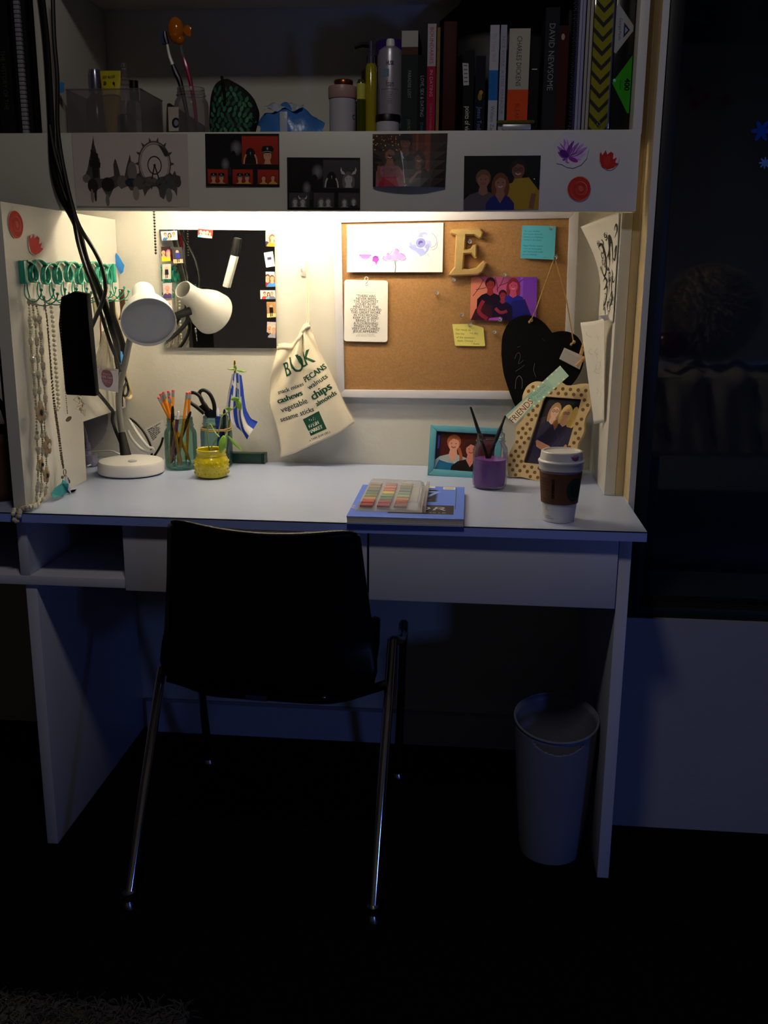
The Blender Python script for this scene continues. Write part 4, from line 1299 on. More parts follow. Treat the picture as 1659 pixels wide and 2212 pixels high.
pg = thing('power_plug', 'pale purple power plug with its cord behind the panel notch', 'plug', (-1.30, .50, .761))
mat('lilac_plastic', '9a96b4', .45)
B().box(-1.30, -1.262, .47, .5, .7605, .79, .003).obj('plug_body', 'lilac_plastic', pg)
B().lathe([(.011, 0), (.010, .008), (.0085, .01), (.009, .014), (.0075, .016), (.008, .02), (.006, .03), (0, .03)], (-1.281, .485, .789), 14).obj('strain_relief', 'lilac_plastic', pg)
B().tube([(-1.281, .485, .815), (-1.284, .486, .84), (-1.295, .49, .865), (-1.32, .5, .885), (-1.38, .51, .89)], .0042, 8, sm=4).obj('plug_cord', 'lilac_plastic', pg)
gd = B().lathe([(.001, .03), (.05, .027), (.085, .014), (.1, 0), (.098, -.004), (.08, .008), (.001, .022)], (-1.36, .56, .868), 36, (.35, -.8, .1))
mat('dull_grey', '6a6870', .6)
tag(gd.obj('round_dish', 'dull_grey'), 'dull grey round dish standing on edge behind the panel notch', 'dish')
B().lathe([(0, 0), (.05, 0), (.045, .006), (.008, .01), (.006, .075), (0, .075)], (-1.37, .58, .7605), 24).obj('dish_stand', 'dull_grey', bpy.data.objects['round_dish'])

# ================================================================ big black cables hanging down the front
for lab, pts, r, fl_ in (
        ('flat black cable, widest of those hanging past the hutch lip', [(-1.2207,.2560,1.7904), (-1.2161,.2565,1.7057), (-1.2154,.2565,1.6279), (-1.2171,.2565,1.5308), (-1.2199,.2565,1.4677), (-1.2172,.2560,1.4221), (-1.2059,.2550,1.3806), (-1.1878,.2540,1.3480), (-1.1723,.2540,1.3107), (-1.1626,.2580,1.2541), (-1.1453,.2740,1.1966), (-1.1331,.2890,1.1375), (-1.1309,.3050,1.1019), (-1.1459,.3650,1.0674), (-1.1788,.4500,1.0286), (-1.1924,.4950,.9857), (-1.2022,.5120,.9065)], .0078, (.5, 1)),
        ('thin black cable curving out over the lamp shade', [(-1.1829,.2300,1.7827), (-1.1860,.2280,1.6818), (-1.1851,.2280,1.6048), (-1.1907,.2270,1.5262), (-1.1884,.2260,1.4730), (-1.1808,.2240,1.4189), (-1.1701,.2220,1.3644), (-1.1557,.2200,1.3185), (-1.1304,.2260,1.2725), (-1.1180,.2340,1.2351), (-1.1145,.2370,1.1972), (-1.1263,.2470,1.1682), (-1.1514,.2600,1.1286), (-1.1769,.2720,1.0832), (-1.1880,.2820,1.0269), (-1.1854,.3200,.9738), (-1.1901,.3900,.9335), (-1.1954,.4300,.9140), (-1.1988,.4550,.9005), (-1.2166,.4950,.8753), (-1.2216,.5200,.8506), (-1.2173,.5300,.8258), (-1.2149,.5400,.8065)], .0044, (1, 1)),
        ('black cable crossing in front of the thin one and the teal rack', [(-1.2126,.2400,1.5194), (-1.2064,.2390,1.4656), (-1.1923,.2380,1.4112), (-1.1785,.2350,1.3653), (-1.1727,.2340,1.3284), (-1.1669,.2360,1.2819), (-1.1517,.2320,1.2302), (-1.1460,.2450,1.1969), (-1.1421,.2810,1.1278), (-1.1320,.2900,1.0776), (-1.1384,.3400,1.0382), (-1.1549,.4000,1.0063)], .0044, (1, 1))):
    tag(B().tube(pts, r, 8, sm=4, flat=fl_).obj('black_cable', 'black_cable'), lab, 'cable')
bk = B().tube([(-1.1969,.5600,.8698), (-1.1831,.5700,.8557), (-1.1638,.5700,.8324), (-1.1480,.5650,.8014), (-1.1441,.5600,.7749)], .003, 8, sm=4)
tag(bk.obj('black_cable', 'black_cable'), 'short black cable on the desk behind the looped white cord', 'cable')
bk = B().tube([(-1.1160,.5700,.8216), (-1.1218,.5700,.8036), (-1.1323,.5700,.7854), (-1.1397,.5650,.7741)], .003, 8, sm=4)
tag(bk.obj('black_cable', 'black_cable'), 'black cable end under the white warning tag', 'cable')

# ================================================================ watercolour pad and paint set
pd = thing('watercolour_pad', 'blue covered watercolour paper pad lying near the desk edge', 'sketch pad', (-.46, .16, .76))
Q = [V((-.5695,-.0096,.7820)), V((-.3446,-.0075,.7820)), V((-.3465,.2840,.7820)), V((-.5490,.2875,.7820))]
Q[3] = Q[0] + (Q[2] - Q[1])
for z0, z1, m_, nm, ins in ((.7606, .7640, 'laminate', 'backing_board', 0), (.764, .7722, 'page_edge', 'pages', .0015), (.7722, .7745, 'paper', 'pages', .0008)):
    c4 = [V((q.x, q.y, z0)) for q in Q]
    cc = sum(c4, V()) / 4
    c4 = [q + (cc - q).normalized() * ins for q in c4]
    B().prism(c4, (0, 0, z1 - z0)).obj(nm, m_, pd)
pv = Pr((Q[1] - Q[0]).length / (Q[3] - Q[0]).length, '5a78d8')
A_ = pv.A
pv.line([(A_ - .06, .06), (A_ - .06, .72)], .005, '2a3a6a', sm=0).rect(A_ * .5, .12, A_ * .73, .52, '2b2a30')
for i in range(10):
    pv.poly([(A_ * .73, .12 + i * .04), (A_ * .73 + .02, .14 + i * .04), (A_ * .73, .16 + i * .04)], '2b2a30')
pv.text(A_ * .655, .45, '7', .28, '7a98e8', shear=.1, sx=.8).line([(A_ * .52, .46), (A_ * .7, .46)], .006, '9aa6d8', sm=0)
pv.text(A_ * .55, .3, '44', .03, '9aa6d8')
pv.rect(A_ * .34, .62, A_ - .07, .88, '2b2a30').text(A_ - .12, .77, 'WATERCOLOR', .1, 'a8a8b4', al='R', shear=.2, sx=1.25).text(A_ - .12, .85, 'COLD PRESS  30 SHEETS  140 LB', .03, '8a8a98', al='R', sx=1.2)
pv.rect(A_ - .16, .02, A_ - .07, .1, 'e8e4da').rect(A_ - .36, .01, A_ - .22, .06, 'e8e4da').rect(A_ - .15, .03, A_ - .08, .09, 'b8b0a2')
TQ = [V((q.x, q.y, .7746)) for q in (Q[3], Q[2], Q[1], Q[0])]
card('cover', None, None, TQ, pv, 'print_matte', .0008, parent=pd)

ps = thing('paint_set', 'clear plastic case of small watercolour pans lying on the pad', 'paint set', (-.49, .16, .7756))
PQ = [V((-.5570,.0339,.7830)), V((-.4262,.0347,.7830)), V((-.4300,.2685,.7830)), V((-.5576,.2816,.7830))]
for i in range(4): PQ[i].z = .7757
pc_ = sum(PQ, V()) / 4
B().prism([V((q.x, q.y, .7757)) for q in PQ], (0, 0, .004), .0008).obj('tray', 'clear_plastic', ps)


def inset(qs, k, z): return [V((pc_.x + (q.x - pc_.x) * k, pc_.y + (q.y - pc_.y) * k, z)) for q in qs]


lo, hi = inset(PQ, .96, .78), inset(PQ, .88, .794)
ld = B()
vv = [ld.bm.verts.new(p) for p in lo + hi]
for i in range(4):
    ld.bm.faces.new((vv[i], vv[(i + 1) % 4], vv[4 + (i + 1) % 4], vv[4 + i]))
ld.bm.faces.new(vv[4:])
bmesh.ops.bevel(ld.bm, geom=[e for e in ld.bm.edges], offset=.003, segments=3, affect='EDGES')
ld.obj('lid', 'clear_plastic', ps)
e_ = (PQ[2] - PQ[1])
B().prism([PQ[1] + V((.0, 0, 0)), PQ[1] + V((.007, -.001, 0)), PQ[2] + V((.007, 0, 0)), PQ[2]], (0, 0, .014), .001).obj('hinge_strip', 'smoke_plastic', ps)
ux, uy = (PQ[1] - PQ[0]) * .78, (PQ[3] - PQ[0])
pans = [('b85040', 'd04a36', 'd8a04a', '7a8a3a', '3a6a50', '6a7a6a', '8a7a6a', '9a8878'), ('a8405a', 'b04a5a', '4a8060', '6a9a5a', 'e0c850', 'd86a50', 'c87070', 'a87060'), ('7a3028', 'b84a3a', 'c86a4a', '9ab080', '7aa090', '6a8a90', '7a8a70', 'a8a080')]
for c_, row in enumerate(pans):
    for r_, cc in enumerate(row):
        mname = 'pan_' + cc
        if mname not in MATS: mat(mname, cc, .5, var=.15, vs=120)
        p = PQ[0] + ux * (.06 + .33 * c_) + uy * (.07 + .112 * r_) + V((0, 0, .0042))
        B().prism([p, p + ux * .25, p + ux * .25 + uy * .085, p + uy * .085], (0, 0, .0042), .0008).obj('paint_pan', mname, ps)

# ================================================================ photo frames
AQ = [V(p) for p in [(-.4339,.5059,.8789),(-.2634,.4786,.8779),(-.2663,.4488,.7581),(-.4381,.4768,.7612)]]
AI = [V(p) for p in [(-.4189,.4999,.8645),(-.2781,.4773,.8634),(-.2830,.4555,.7741),(-.4229,.4782,.7761)]]
AN = (AQ[3] - AQ[0]).cross(AQ[1] - AQ[0]).normalized()
af = thing('framed_photo', 'aqua painted frame with a photo of two smiling women', 'frame', tuple(AQ[3]))
for i in range(4):
    j = (i + 1) % 4
    B().prism([AQ[i], AQ[j], AI[j], AI[i]], -AN * .013, .0015).obj('frame_side', 'aqua_paint', af)
ap = Pr(1.5, '4a140e')
ap.rect(0, 0, .12, 1, '2a1a3a').rect(.03, .1, .08, .45, '4a4aa0').person(.45, .3, .38, 'e0a08a', 'b0603a', 'a8b4bc', long=0, wide=1.1, bare=1)
ap.poly([(.0, 1), (.1, .74), (.3, .8), (.55, .82), (.68, 1)], '1f6a96').line([(.58, .4), (.66, .65), (.62, .95)], .08, 'a85a36').person(.9, .42, .36, 'd88a78', '3a1410', '160c10', long=0, wide=1.1, bare=1)
card('photo_print', None, None, [p - AN * .009 for p in AI], ap, 'print_gloss', .0006, parent=af)
B().prism([AI[0] - AN * .0095, AI[1] - AN * .0095, AI[2] - AN * .0095, AI[3] - AN * .0095], -AN * .003).obj('backing', 'black_satin', af)
m0 = (AQ[0] + AQ[1]) / 2 - AN * .0135
B().prism([m0 + V((-.015, 0, -.02)), m0 + V((.015, 0, -.02)), V((m0.x + .03, m0.y + .045, .7612)), V((m0.x, m0.y + .045, .7612))], V((0, -.002, -.001))).obj('easel_leg', 'black_satin', af)

PO = [(-.2450,.4778,.7627),(-.2477,.4856,.7825),(-.2483,.4930,.8036),(-.2402,.4967,.8255),(-.2301,.4999,.8487),(-.2317,.5077,.8697),(-.2256,.5098,.8839),(-.2121,.5091,.8999),(-.2137,.5175,.9230),(-.2174,.5255,.9418),(-.2146,.5293,.9569),(-.2054,.5307,.9734),(-.1876,.5263,.9840),(-.1654,.5162,.9833),(-.1486,.5077,.9801),(-.1362,.5031,.9830),(-.1280,.5003,.9856),(-.1176,.4938,.9800),(-.1033,.4877,.9809),(-.0861,.4815,.9851),(-.0679,.4735,.9852),(-.0647,.4669,.9700),(-.0633,.4595,.9496),(-.0649,.4543,.9321),(-.0736,.4521,.9140),(-.0773,.4482,.8973),(-.0770,.4429,.8820),(-.0827,.4402,.8662),(-.0895,.4386,.8523),(-.0911,.4334,.8347),(-.0888,.4266,.8176),(-.0934,.4224,.7988),(-.0970,.4171,.7780),(-.1120,.4197,.7661),(-.1324,.4281,.7638),(-.1499,.4366,.7660),(-.1727,.4448,.7603),(-.1948,.4552,.7620),(-.2161,.4657,.7649),(-.2321,.4718,.7621)]
PO = [V(p) for p in PO]
PI_ = [V(p) for p in [(-.1667,.5062,.9517),(-.0844,.4694,.9512),(-.1239,.4356,.7976),(-.2116,.4747,.7978)]]
PN = (PI_[3] - PI_[0]).cross(PI_[1] - PI_[0]).normalized()
po = thing('framed_photo', 'scalloped cream frame with brown polka dots around a photo of two friends', 'frame', tuple(PO[0]))
# ring between outline and window, built as strips
ctr = sum(PI_, V()) / 4


def ray_win(p):
    d = p - ctr
    best = None
    for i in range(4):
        a, b_ = PI_[i], PI_[(i + 1) % 4]
        e = b_ - a
        m = Matrix((d, -e, PN)).transposed()
        try:
            s = m.inverted() @ (a - ctr)
        except ValueError:
            continue
        if s.x > 0 and -1e-6 <= s.y <= 1 + 1e-6 and (best is None or s.x < best): best = s.x
    return ctr + d * best


PO2 = catmull(PO, 3, True)
bm_ = B()
for k in range(len(PO2)):
    a, b_ = PO2[k], PO2[(k + 1) % len(PO2)]
    ia, ib = ray_win(a), ray_win(b_)
    q = [a, b_, ib, ia]
    v1 = [bm_.bm.verts.new(p) for p in q]
    v2 = [bm_.bm.verts.new(p - PN * .013) for p in q]
    f_ = bm_.bm.faces.new(v1)
    f_.normal_update()
    if f_.normal.dot(PN) < 0: f_.normal_flip()
    bm_.bm.faces.new(v2)
    bm_.bm.faces.new((v1[0], v1[1], v2[1], v2[0]))
    bm_.bm.faces.new((v1[3], v1[2], v2[2], v2[3]))
mat('frame_cream', 'cbb184', .5, var=.1, vs=60, bump=.2)
bm_.obj('frame_body', 'frame_cream', po)
eu, ev = (PI_[1] - PI_[0]).normalized(), (PI_[3] - PI_[0]).normalized()
dp = B()
import itertools


def inside(P, x, y):
    c_ = False
    for (x1, y1), (x2, y2) in zip(P, P[1:] + P[:1]):
        if (y1 > y) != (y2 > y) and x < (x2 - x1) * (y - y1) / (y2 - y1) + x1: c_ = not c_
    return c_


evp = (ev - eu * ev.dot(eu)).normalized()


def loc(p): return ((p - ctr).dot(eu), (p - ctr).dot(evp))


lo_, li_ = [loc(p) for p in PO2], [loc(p) for p in PI_]
lo_s = [(x * .95, y * .955) for x, y in lo_]
li_s = [(x * 1.08, y * 1.06) for x, y in li_]
ddot = []
for i in range(-9, 10):
    for j in range(-11, 12):
        x, y = i * .0185 + (j % 2) * .00925, j * .0112
        if inside(lo_s, x, y) and not inside(li_s, x, y): ddot.append((x, y))
cl_ = Free()
for x, y in ddot:
    cl_.ell(x, y, .0042, .0042, '74542f', n=14)
decal('polka_dots', cl_, lambda u, v: (ctr + eu * u + evp * v, PN), po, .0003, 1e-7)
fp2 = Pr(.68, '15101a')
fp2.poly([(.0, .32), (.14, .28), (.1, 1), (0, 1)], '3c3036')
fp2.person(.26, .2, .2, 'e8b8a0', 'b88a62', '2a2440', long=1, glasses=1, wide=.9).person(.47, .22, .2, 'e8ac86', 'e8c878', '2e2846', long=1, glasses=1, wide=.9)
fp2.ell(.62, .27, .07, .16, 'e0bc66').ell(.57, .36, .05, .06, 'd8b058').ell(.33, .4, .05, .08, 'a8703a')
fp2.poly([(.1, .42), (.3, .4), (.36, .5), (.36, .72), (.16, .98), (.04, 1), (.06, .6)], '2c2640').poly([(.36, .45), (.62, .42), (.7, .6), (.6, .98), (.2, 1), (.34, .72)], '2a2442').poly([(.08, .66), (.1, .64), (.36, .72), (.32, .82), (.12, .74)], 'd89a7c').line([(.4, .5), (.46, .62), (.36, .74)], .014, '3e3858').line([(.55, .55), (.48, .7), (.5, .85)], .014, '3e3858').ell(.62, .72, .03, .05, 'd08a70')
card('photo_print', None, None, [p - PN * .008 for p in PI_], fp2, 'print_gloss', .0006, parent=po)
B().prism([p - PN * .0086 for p in PI_], -PN * .004).obj('backing', 'black_satin', po)
tp = (PO[12] + PO[20]) / 2 - PN * .014
B().prism([tp + V((-.02, 0, -.05)), tp + V((.02, 0, -.05)), V((tp.x + .05, tp.y + .012, .7612)), V((tp.x + .02, tp.y + .03, .7612))], V((0, .002, .001))).obj('easel_leg', 'frame_cream', po)

# bookmark
bkq = [(-.2569,.4786,.9076),(-.1369,.4690,1.0269),(-.1170,.4556,1.0053),(-.2362,.4655,.8881)]
BQ = [V(p) for p in bkq]
bkp = Pr((BQ[1] - BQ[0]).length / (BQ[3] - BQ[0]).length, 'a4c8b4')
Ab = bkp.A
bkp.poly([(0, .0), (Ab * .5, 0), (Ab * .35, 1), (0, 1)], '8fbcaa').rect(Ab * .75, 0, Ab, 1, 'b4d2bc')
for i in range(7):
    bkp.ell(Ab * (.38 + .09 * i), .93, .085, .085, 'f0eabf', n=10).ell(Ab * (.52 + .08 * i), .06, .08, .08, 'f0eabf', n=10)
bkp.text(Ab * .5, .4, 'YOU BELONG', .22, '6a9688', rot=0).text(Ab * .52, .72, 'HERE ALWAYS', .22, '7aa494', rot=0)
bkp.poly([(Ab * .0, .22), (Ab * .39, .12), (Ab * .42, .74), (Ab * .03, .98)], 'e8d2b4').text(Ab * .21, .78, 'FRIENDS', .48, '4a3e34', rot=4, sx=.86)
bk_ = card('bookmark', 'pale green dotted paper strip with the word FRIENDS laid across the polka dot frame', 'bookmark', BQ, bkp, thick=.001)

# ================================================================ jar of purple paint water
wx, wy, wr_ = -.2915, .3595, .039
wj = mason('water_jar', 'clear mason jar of purple paint water with two brushes', wx, wy, wr_, .124, 'jar_glass')
B().lathe([(0, .0062), (wr_ - .005, .0064), (wr_ - .0035, .014), (wr_ - .0033, .066), (0, .066)], (wx, wy, .7605), 40).obj('paint_water', 'purple_water', wj)
for lab, tip, end in (('black paintbrush leaning over towards the aqua frame', (-.2920,.3600,.8111), (-.3395,.3750,.9413)), ('black paintbrush leaning towards the polka dot frame', (-.2984,.3600,.8163), (-.2604,.3750,.9231))):
    tip, end = V(tip), V(end)
    t = thing('paintbrush', lab, 'paintbrush', tip, 'paintbrushes in the purple water')
    d = end - tip
    L = d.length
    B().lathe([(.002, .04), (.0042, .055), (.0046, .075), (.0032, L * .8), (.0024, L - .002), (0, L)], tip, 12, d).obj('handle', 'black_satin', t)
    B().lathe([(.0036, .02), (.0036, .045), (0, .046)], tip, 12, d).obj('ferrule', 'black_satin', t)
    B().lathe([(0, -.002), (.0025, .008), (.0045, .016), (.0036, .024)], tip, 12, d).obj('bristles', 'black_satin', t)

# ================================================================ coffee cup
cx_, cy_ = -.1595, .0745
cu_ = thing('coffee_cup', 'white paper coffee cup with brown sleeve and lidded top near the desk corner', 'cup', (cx_, cy_, .76))
B().lathe([(0, .004), (.0292, .004), (.0297, .0008), (.0305, .0008), (.0318, .012), (.0405, .108), (.041, .1105), (0, .1105)], (cx_, cy_, .76), 56).obj('cup_body', 'cup_paper', cu_)
B().lathe([(.0352, .0375), (.0359, .0378), (.0413, .0985), (.0408, .0992)], (cx_, cy_, .76), 56).obj('sleeve', 'sleeve_card', cu_)
B().lathe([(.0415, .1025), (.0425, .1035), (.0432, .1145), (.0445, .1165), (.0448, .1195), (.0435, .1215), (.0415, .1225), (.0395, .1375), (.038, .139), (.0345, .139), (.0335, .1365), (.02, .1355), (0, .1352)], (cx_, cy_, .76), 64).obj('lid', 'lid_plastic', cu_)
mat('lipstick', 'a85a80', .6)
lw_ = Pr(1, 'ffffff')
lw_.poly([(.05, .25), (.2, .75), (.45, .95), (.72, .85), (.95, .2), (.8, .45), (.62, .5), (.5, .42), (.36, .5), (.22, .42)], 'a4678c', '7e3a66').ell(.5, .3, .3, .16, 'b896b0')
decal('lipstick_mark', lw_, turned((cx_, cy_), .8835, .8978, .0413, .0397, -72, -38), cu_, .0005, 1e-5, (8, 2))
sp_ = Pr(1.6, '3a2114')
sp_.ell(1.28, .52, .29, .40, '0e2a22', n=28).ell(1.28, .52, .24, .34, '123a2c', n=28).ell(1.28, .52, .2, .29, '0c1f1a', n=28)
sp_.text(.56, .5, 'STARBUCKS', .085, '160c08', rot=-90, sx=1.0, bold=.08).text(.24, .2, 'CAREFUL', .05, '2e1a10').text(.24, .3, 'THE DRINK YOU', .04, '2e1a10').text(.24, .39, 'ARE ABOUT TO', .04, '2e1a10').text(.24, .48, 'ENJOY IS', .04, '2e1a10').text(.24, .57, 'EXTREMELY HOT', .04, '2e1a10').line([(.06, .84), (.34, .86)], .012, '1c0f09', sm=0)
decal('sleeve_print', sp_, turned((cx_, cy_), .7995, .8575, .0364, .0411, -175, -15), cu_, .0004, 1e-5, (16, 2))
cpn = Pr(1.6, 'd4d2d6')
cpn.line([(.18, .1), (.18, .34), (.3, .34)], .02, '6a5a54', sm=0).line([(.1, .1), (.1, .36)], .014, '8a7a74', sm=0).text(.1, .74, 'Caution', .06, '4a4442', al='L', bold=.05).text(.1, .86, 'Contents hot', .06, '4a4442', al='L', bold=.05)
decal('cup_print', cpn, turned((cx_, cy_), .764, .7965, .0322, .0352, -150, -40), cu_, .0004, 1e-5, (16, 2))


# ================================================================ teal hook rack on the left panel
rk = thing('jewellery_rack', 'teal wire rack of curled loops and hooks on the hutch side panel', 'hook rack', (-1.2185, .3, 1.22))
NL, Y0, Y1 = 8, .078, .535
zc_ = 1.226


def scroll(t):
    return (Y0 + (Y1 - Y0) * t / (2 * pi * NL) + .027 * math.sin(t), zc_ + .022 * math.cos(t) + .003 * math.sin(t * .37))


path = [scroll(t * 2 * pi * NL / 260) for t in range(261)]
B().grid(lambda u, v: (-1.2165 + .008 * v, *path[round(u * 260)]), 260, 1).obj('scroll_band', 'teal_enamel', rk, 60, .0016)
B().tube([(-1.2075, *p) for p in path[::2]], .0018, 6).obj('scroll_rim', 'teal_enamel', rk)
for y in (.068, .545):
    B().box(-1.2188, -1.2065, y - .007, y + .007, 1.204, 1.248, .002).obj('end_plate', 'teal_enamel', rk)
for i in range(9):
    y = .075 + i * .057
    for k, (dy, reach, zl) in enumerate(((-.012, .030, 1.176), (.012, .052, 1.168))):
        hb2 = B().tube([(-1.212, y + dy * .3, 1.207), (-1.213, y + dy * .6, 1.19), (-1.207, y + dy, zl), (-1.207 + reach * .5, y + dy, zl - .006), (-1.207 + reach * .9, y + dy, zl + .004), (-1.207 + reach, y + dy, zl + .016)], .0013, 6, sm=4)
        ho = hb2.obj('hook', 'teal_enamel', rk)
        B().ball((-1.207 + reach, y + dy, zl + .017), .0034, 8).obj('ball_tip', 'teal_enamel', ho)

# ---- pearl cluster necklace
XP = -1.206
nk = thing('flower_necklace', 'long multi strand pearl necklace with beige flowers spilling over the desk edge', 'necklace', (-1.2060,.0721,1.1759))
SA = [V(p) for p in [(-1.2075,.0720,1.1804),(-1.2075,.0670,1.1181),(-1.2075,.0650,1.0722),(-1.2075,.0665,1.0227),(-1.2075,.0665,.9756),(-1.2075,.0684,.9510),(-1.2075,.0596,.9129),(-1.2075,.0579,.8678),(-1.2075,.0496,.8207),(-1.2075,.0374,.7878)]]
SB = [V(p) for p in [(-1.2030,.0737,1.1759),(-1.2030,.0779,1.1535),(-1.2030,.0823,1.1201),(-1.2030,.0799,1.0711),(-1.2030,.0774,1.0217),(-1.2030,.0759,.9773),(-1.2030,.0746,.9333),(-1.2030,.0730,.8881),(-1.2030,.0570,.8337),(-1.2030,.0542,.8054),(-1.2030,.0415,.7822)]]
SC = [V(p) for p in [(-1.1990,.0728,1.1733),(-1.1990,.0879,1.1542),(-1.1990,.0929,1.1114),(-1.1990,.0911,1.0648),(-1.1990,.0918,1.0203),(-1.1990,.0920,.9725),(-1.1990,.0907,.9529),(-1.1990,.0806,.9325),(-1.1990,.0782,.8816),(-1.1990,.0736,.8305),(-1.1990,.0654,.7964),(-1.1990,.0515,.7791)]]
TAIL = [SA[-1], V((-1.2110,.0396,.7689)), V((-1.2112,.0030,.7718)), V((-1.2289,.0030,.7665)), V((-1.2380,.0000,.7670)), ((-1.2378,-.0080,.7575)), ((-1.2357,-.0085,.7463)), ((-1.2300,-.0085,.7455)), ((-1.2255,-.0080,.7560)), V((-1.2235,.0000,.7683)), V((-1.2054,.0030,.7720)), V((-1.2085,.0511,.7682)), SC[-1]]
sm_, bg_ = B(), B()
for S_, every in ((SA, 8), (SB, 8), (SC, 8), (TAIL, 5)):
    P_ = catmull(S_, 12)
    acc, n_ = 0, 0
    for a, b_ in zip(P_, P_[1:]):
        acc += (b_ - a).length
        if acc > .0036:
            acc = 0
            n_ += 1
            if n_ % every in (0, 1, 2):
                bg_.ball(b_ + V((.001, random.uniform(-.002, .002), 0)), random.choice((.0048, .0055, .0042)), 8)
            else:
                sm_.ball(b_, random.uniform(.0019, .0026), 6)
    sm_.tube([p for p in P_[::4]], .0006, 4)
tag(sm_.obj('small_beads', 'pearl_gold', nk), kind='stuff')
tag(bg_.obj('pearls', 'pearl', nk), kind='stuff')
for (p, r) in (((-1.1960,.0462,.9552), .0175), ((-1.1940,.0634,.8852), .018), ((-1.1960,.0323,.8529), .011), ((-1.1940,.0468,.8274), .0145)):
    p = V(p) + V((.006, 0, 0))
    fb = B()
    for k in range(5):
        a = k * 1.2566 + r * 90
        fb.ball(p + V((0, r * .62 * math.cos(a), r * .62 * math.sin(a))), (.0016, r * .5, r * .5), 10)
    fo = fb.obj('flower', 'flower_felt', nk)
    B().ball(p + V((.0035, 0, 0)), (.002, r * .36, r * .36), 10).obj('flower_centre', 'pearl' if r > .0177 else 'dark_bead', fo)

# ---- pearl strand
ns = thing('pearl_necklace', 'single strand of round pearls looped over a rack hook', 'necklace', (-1.2000,.1594,1.1695))
P_ = catmull([(-1.1990,.1492,1.1744),(-1.1990,.1546,1.1418),(-1.1990,.1553,1.0949),(-1.1990,.1539,1.0476),(-1.1990,.1541,1.0093),(-1.1990,.1543,.9706),(-1.1990,.1535,.9532),(-1.1990,.1458,.9484)], 20)
pb = B()
acc = 0
for a, b_ in zip(P_, P_[1:]):
    acc += (b_ - a).length
    if acc > .0082:
        acc = 0
        pb.ball(b_, .0042, 12)
tag(pb.obj('pearls', 'pearl', ns), kind='stuff')

# ---- long chain with charms and feather


def chain(P, name, parent, step=.004, r=.0019):
    b = B()
    acc = 0
    k = 0
    for a, c_ in zip(P, P[1:]):
        acc += (c_ - a).length
        if acc > step:
            acc = 0
            k += 1
            b.ball(c_, (r * .7, r, r * 1.5) if k % 2 else (r, r * .6, r * 1.4), 6)
    return tag(b.obj(name, 'antique', parent), kind='stuff')


nl = thing('charm_necklace', 'long antique chain with tooth charm and teal feather touching the desk', 'necklace', (-1.2030,.1329,1.1793))
chain(catmull([(-1.2030,.1292,1.1830),(-1.2030,.1332,1.1563),(-1.2030,.1383,1.1238),(-1.2030,.1395,1.0676),(-1.2030,.1407,1.0106),(-1.2030,.1450,.9572),(-1.2030,.1504,.9223),(-1.2030,.1559,.8870),(-1.2030,.1606,.8463),(-1.2030,.1653,.8182)], 16), 'chain', nl)
chain(catmull([(-1.2080,.1445,1.1827),(-1.2080,.1467,1.1327),(-1.2080,.1484,1.0669),(-1.2080,.1479,1.0002),(-1.2080,.1508,.9514),(-1.2080,.1562,.9164),(-1.2080,.1617,.8809),(-1.2080,.1664,.8401),(-1.2080,.1742,.8164)], 16), 'chain', nl)
sp0 = V((-1.1990,.1181,1.1578))
B().prism([sp0 + V((0, .007 * math.cos(a), .007 * math.sin(a))) for a in (pi / 2 + .5, pi / 2 + 2.6, pi / 2 + 4.7)], (.002, 0, 0)).obj('triangle_charm', 'steel', nl)
rc = V((-1.2000,.1618,.8109))
B().tube([rc + V((.0, .0062 * math.cos(t * pi / 8), .0062 * math.sin(t * pi / 8))) for t in range(16)], .0011, 6, True).obj('ring', 'antique', nl)
B().tube([(-1.1970,.1561,.8041),(-1.1970,.1610,.7909),(-1.1970,.1678,.7742),(-1.1970,.1796,.7572)], [.003, .0042, .0034, .0006], 10, sm=4).obj('tooth_charm', 'chrome', nl)
B().ball((-1.1970,.1418,.8040), (.003, .004, .004), 8).ball((-1.1960,.1704,.7890), (.003, .0035, .005), 8).ball((-1.1960,.1644,.7963), (.003, .003, .003), 8).obj('charm', 'antique', nl)
fo_ = [V(p) for p in [(-1.2000,.1477,.7977),(-1.2000,.1599,.7860),(-1.2000,.1697,.7727),(-1.2000,.1846,.7591),(-1.2000,.2017,.7574),(-1.2000,.2107,.7512),(-1.2000,.1903,.7495),(-1.2000,.1715,.7548),(-1.2000,.1756,.7498),(-1.2000,.1544,.7536),(-1.2000,.1367,.7617),(-1.2000,.1166,.7672),(-1.2000,.0920,.7698),(-1.2000,.1002,.7779),(-1.2000,.1154,.7865),(-1.2000,.1327,.7928)]]
fo_ = [V((p.x + .006 * math.sin(i * 1.3), p.y, max(p.z, .763))) for i, p in enumerate(fo_)]
B().prism(fo_, (.0012, 0, 0)).obj('feather', 'teal_feather', nl, 0)

# ---- thin chain with oval pendant
n3 = thing('pendant_necklace', 'fine silver chain with a flat oval pendant by the black velvet', 'necklace', (-1.1850,.1702,1.1694))
chain(catmull([(-1.1660,.1213,1.1662),(-1.1660,.1165,1.1253),(-1.1660,.1152,1.0792),(-1.1660,.1162,1.0325),(-1.1660,.1172,.9853),(-1.1660,.1184,.9518),(-1.1660,.1193,.9440)], 16), 'chain', n3, .003, .0011)
B().tube([V((-1.1660,.1201,1.1589)) + V((0, .003 * math.cos(t * pi / 6), .003 * math.sin(t * pi / 6))) for t in range(12)], .0006, 5, True).obj('ring', 'steel', n3)
B().lathe([(0, 0), (.0045, 0), (.0045, .001), (0, .001)], (-1.1660,.1219,.9320), 16, (1, -.5, 0), 1.8).obj('pendant', 'antique', n3)

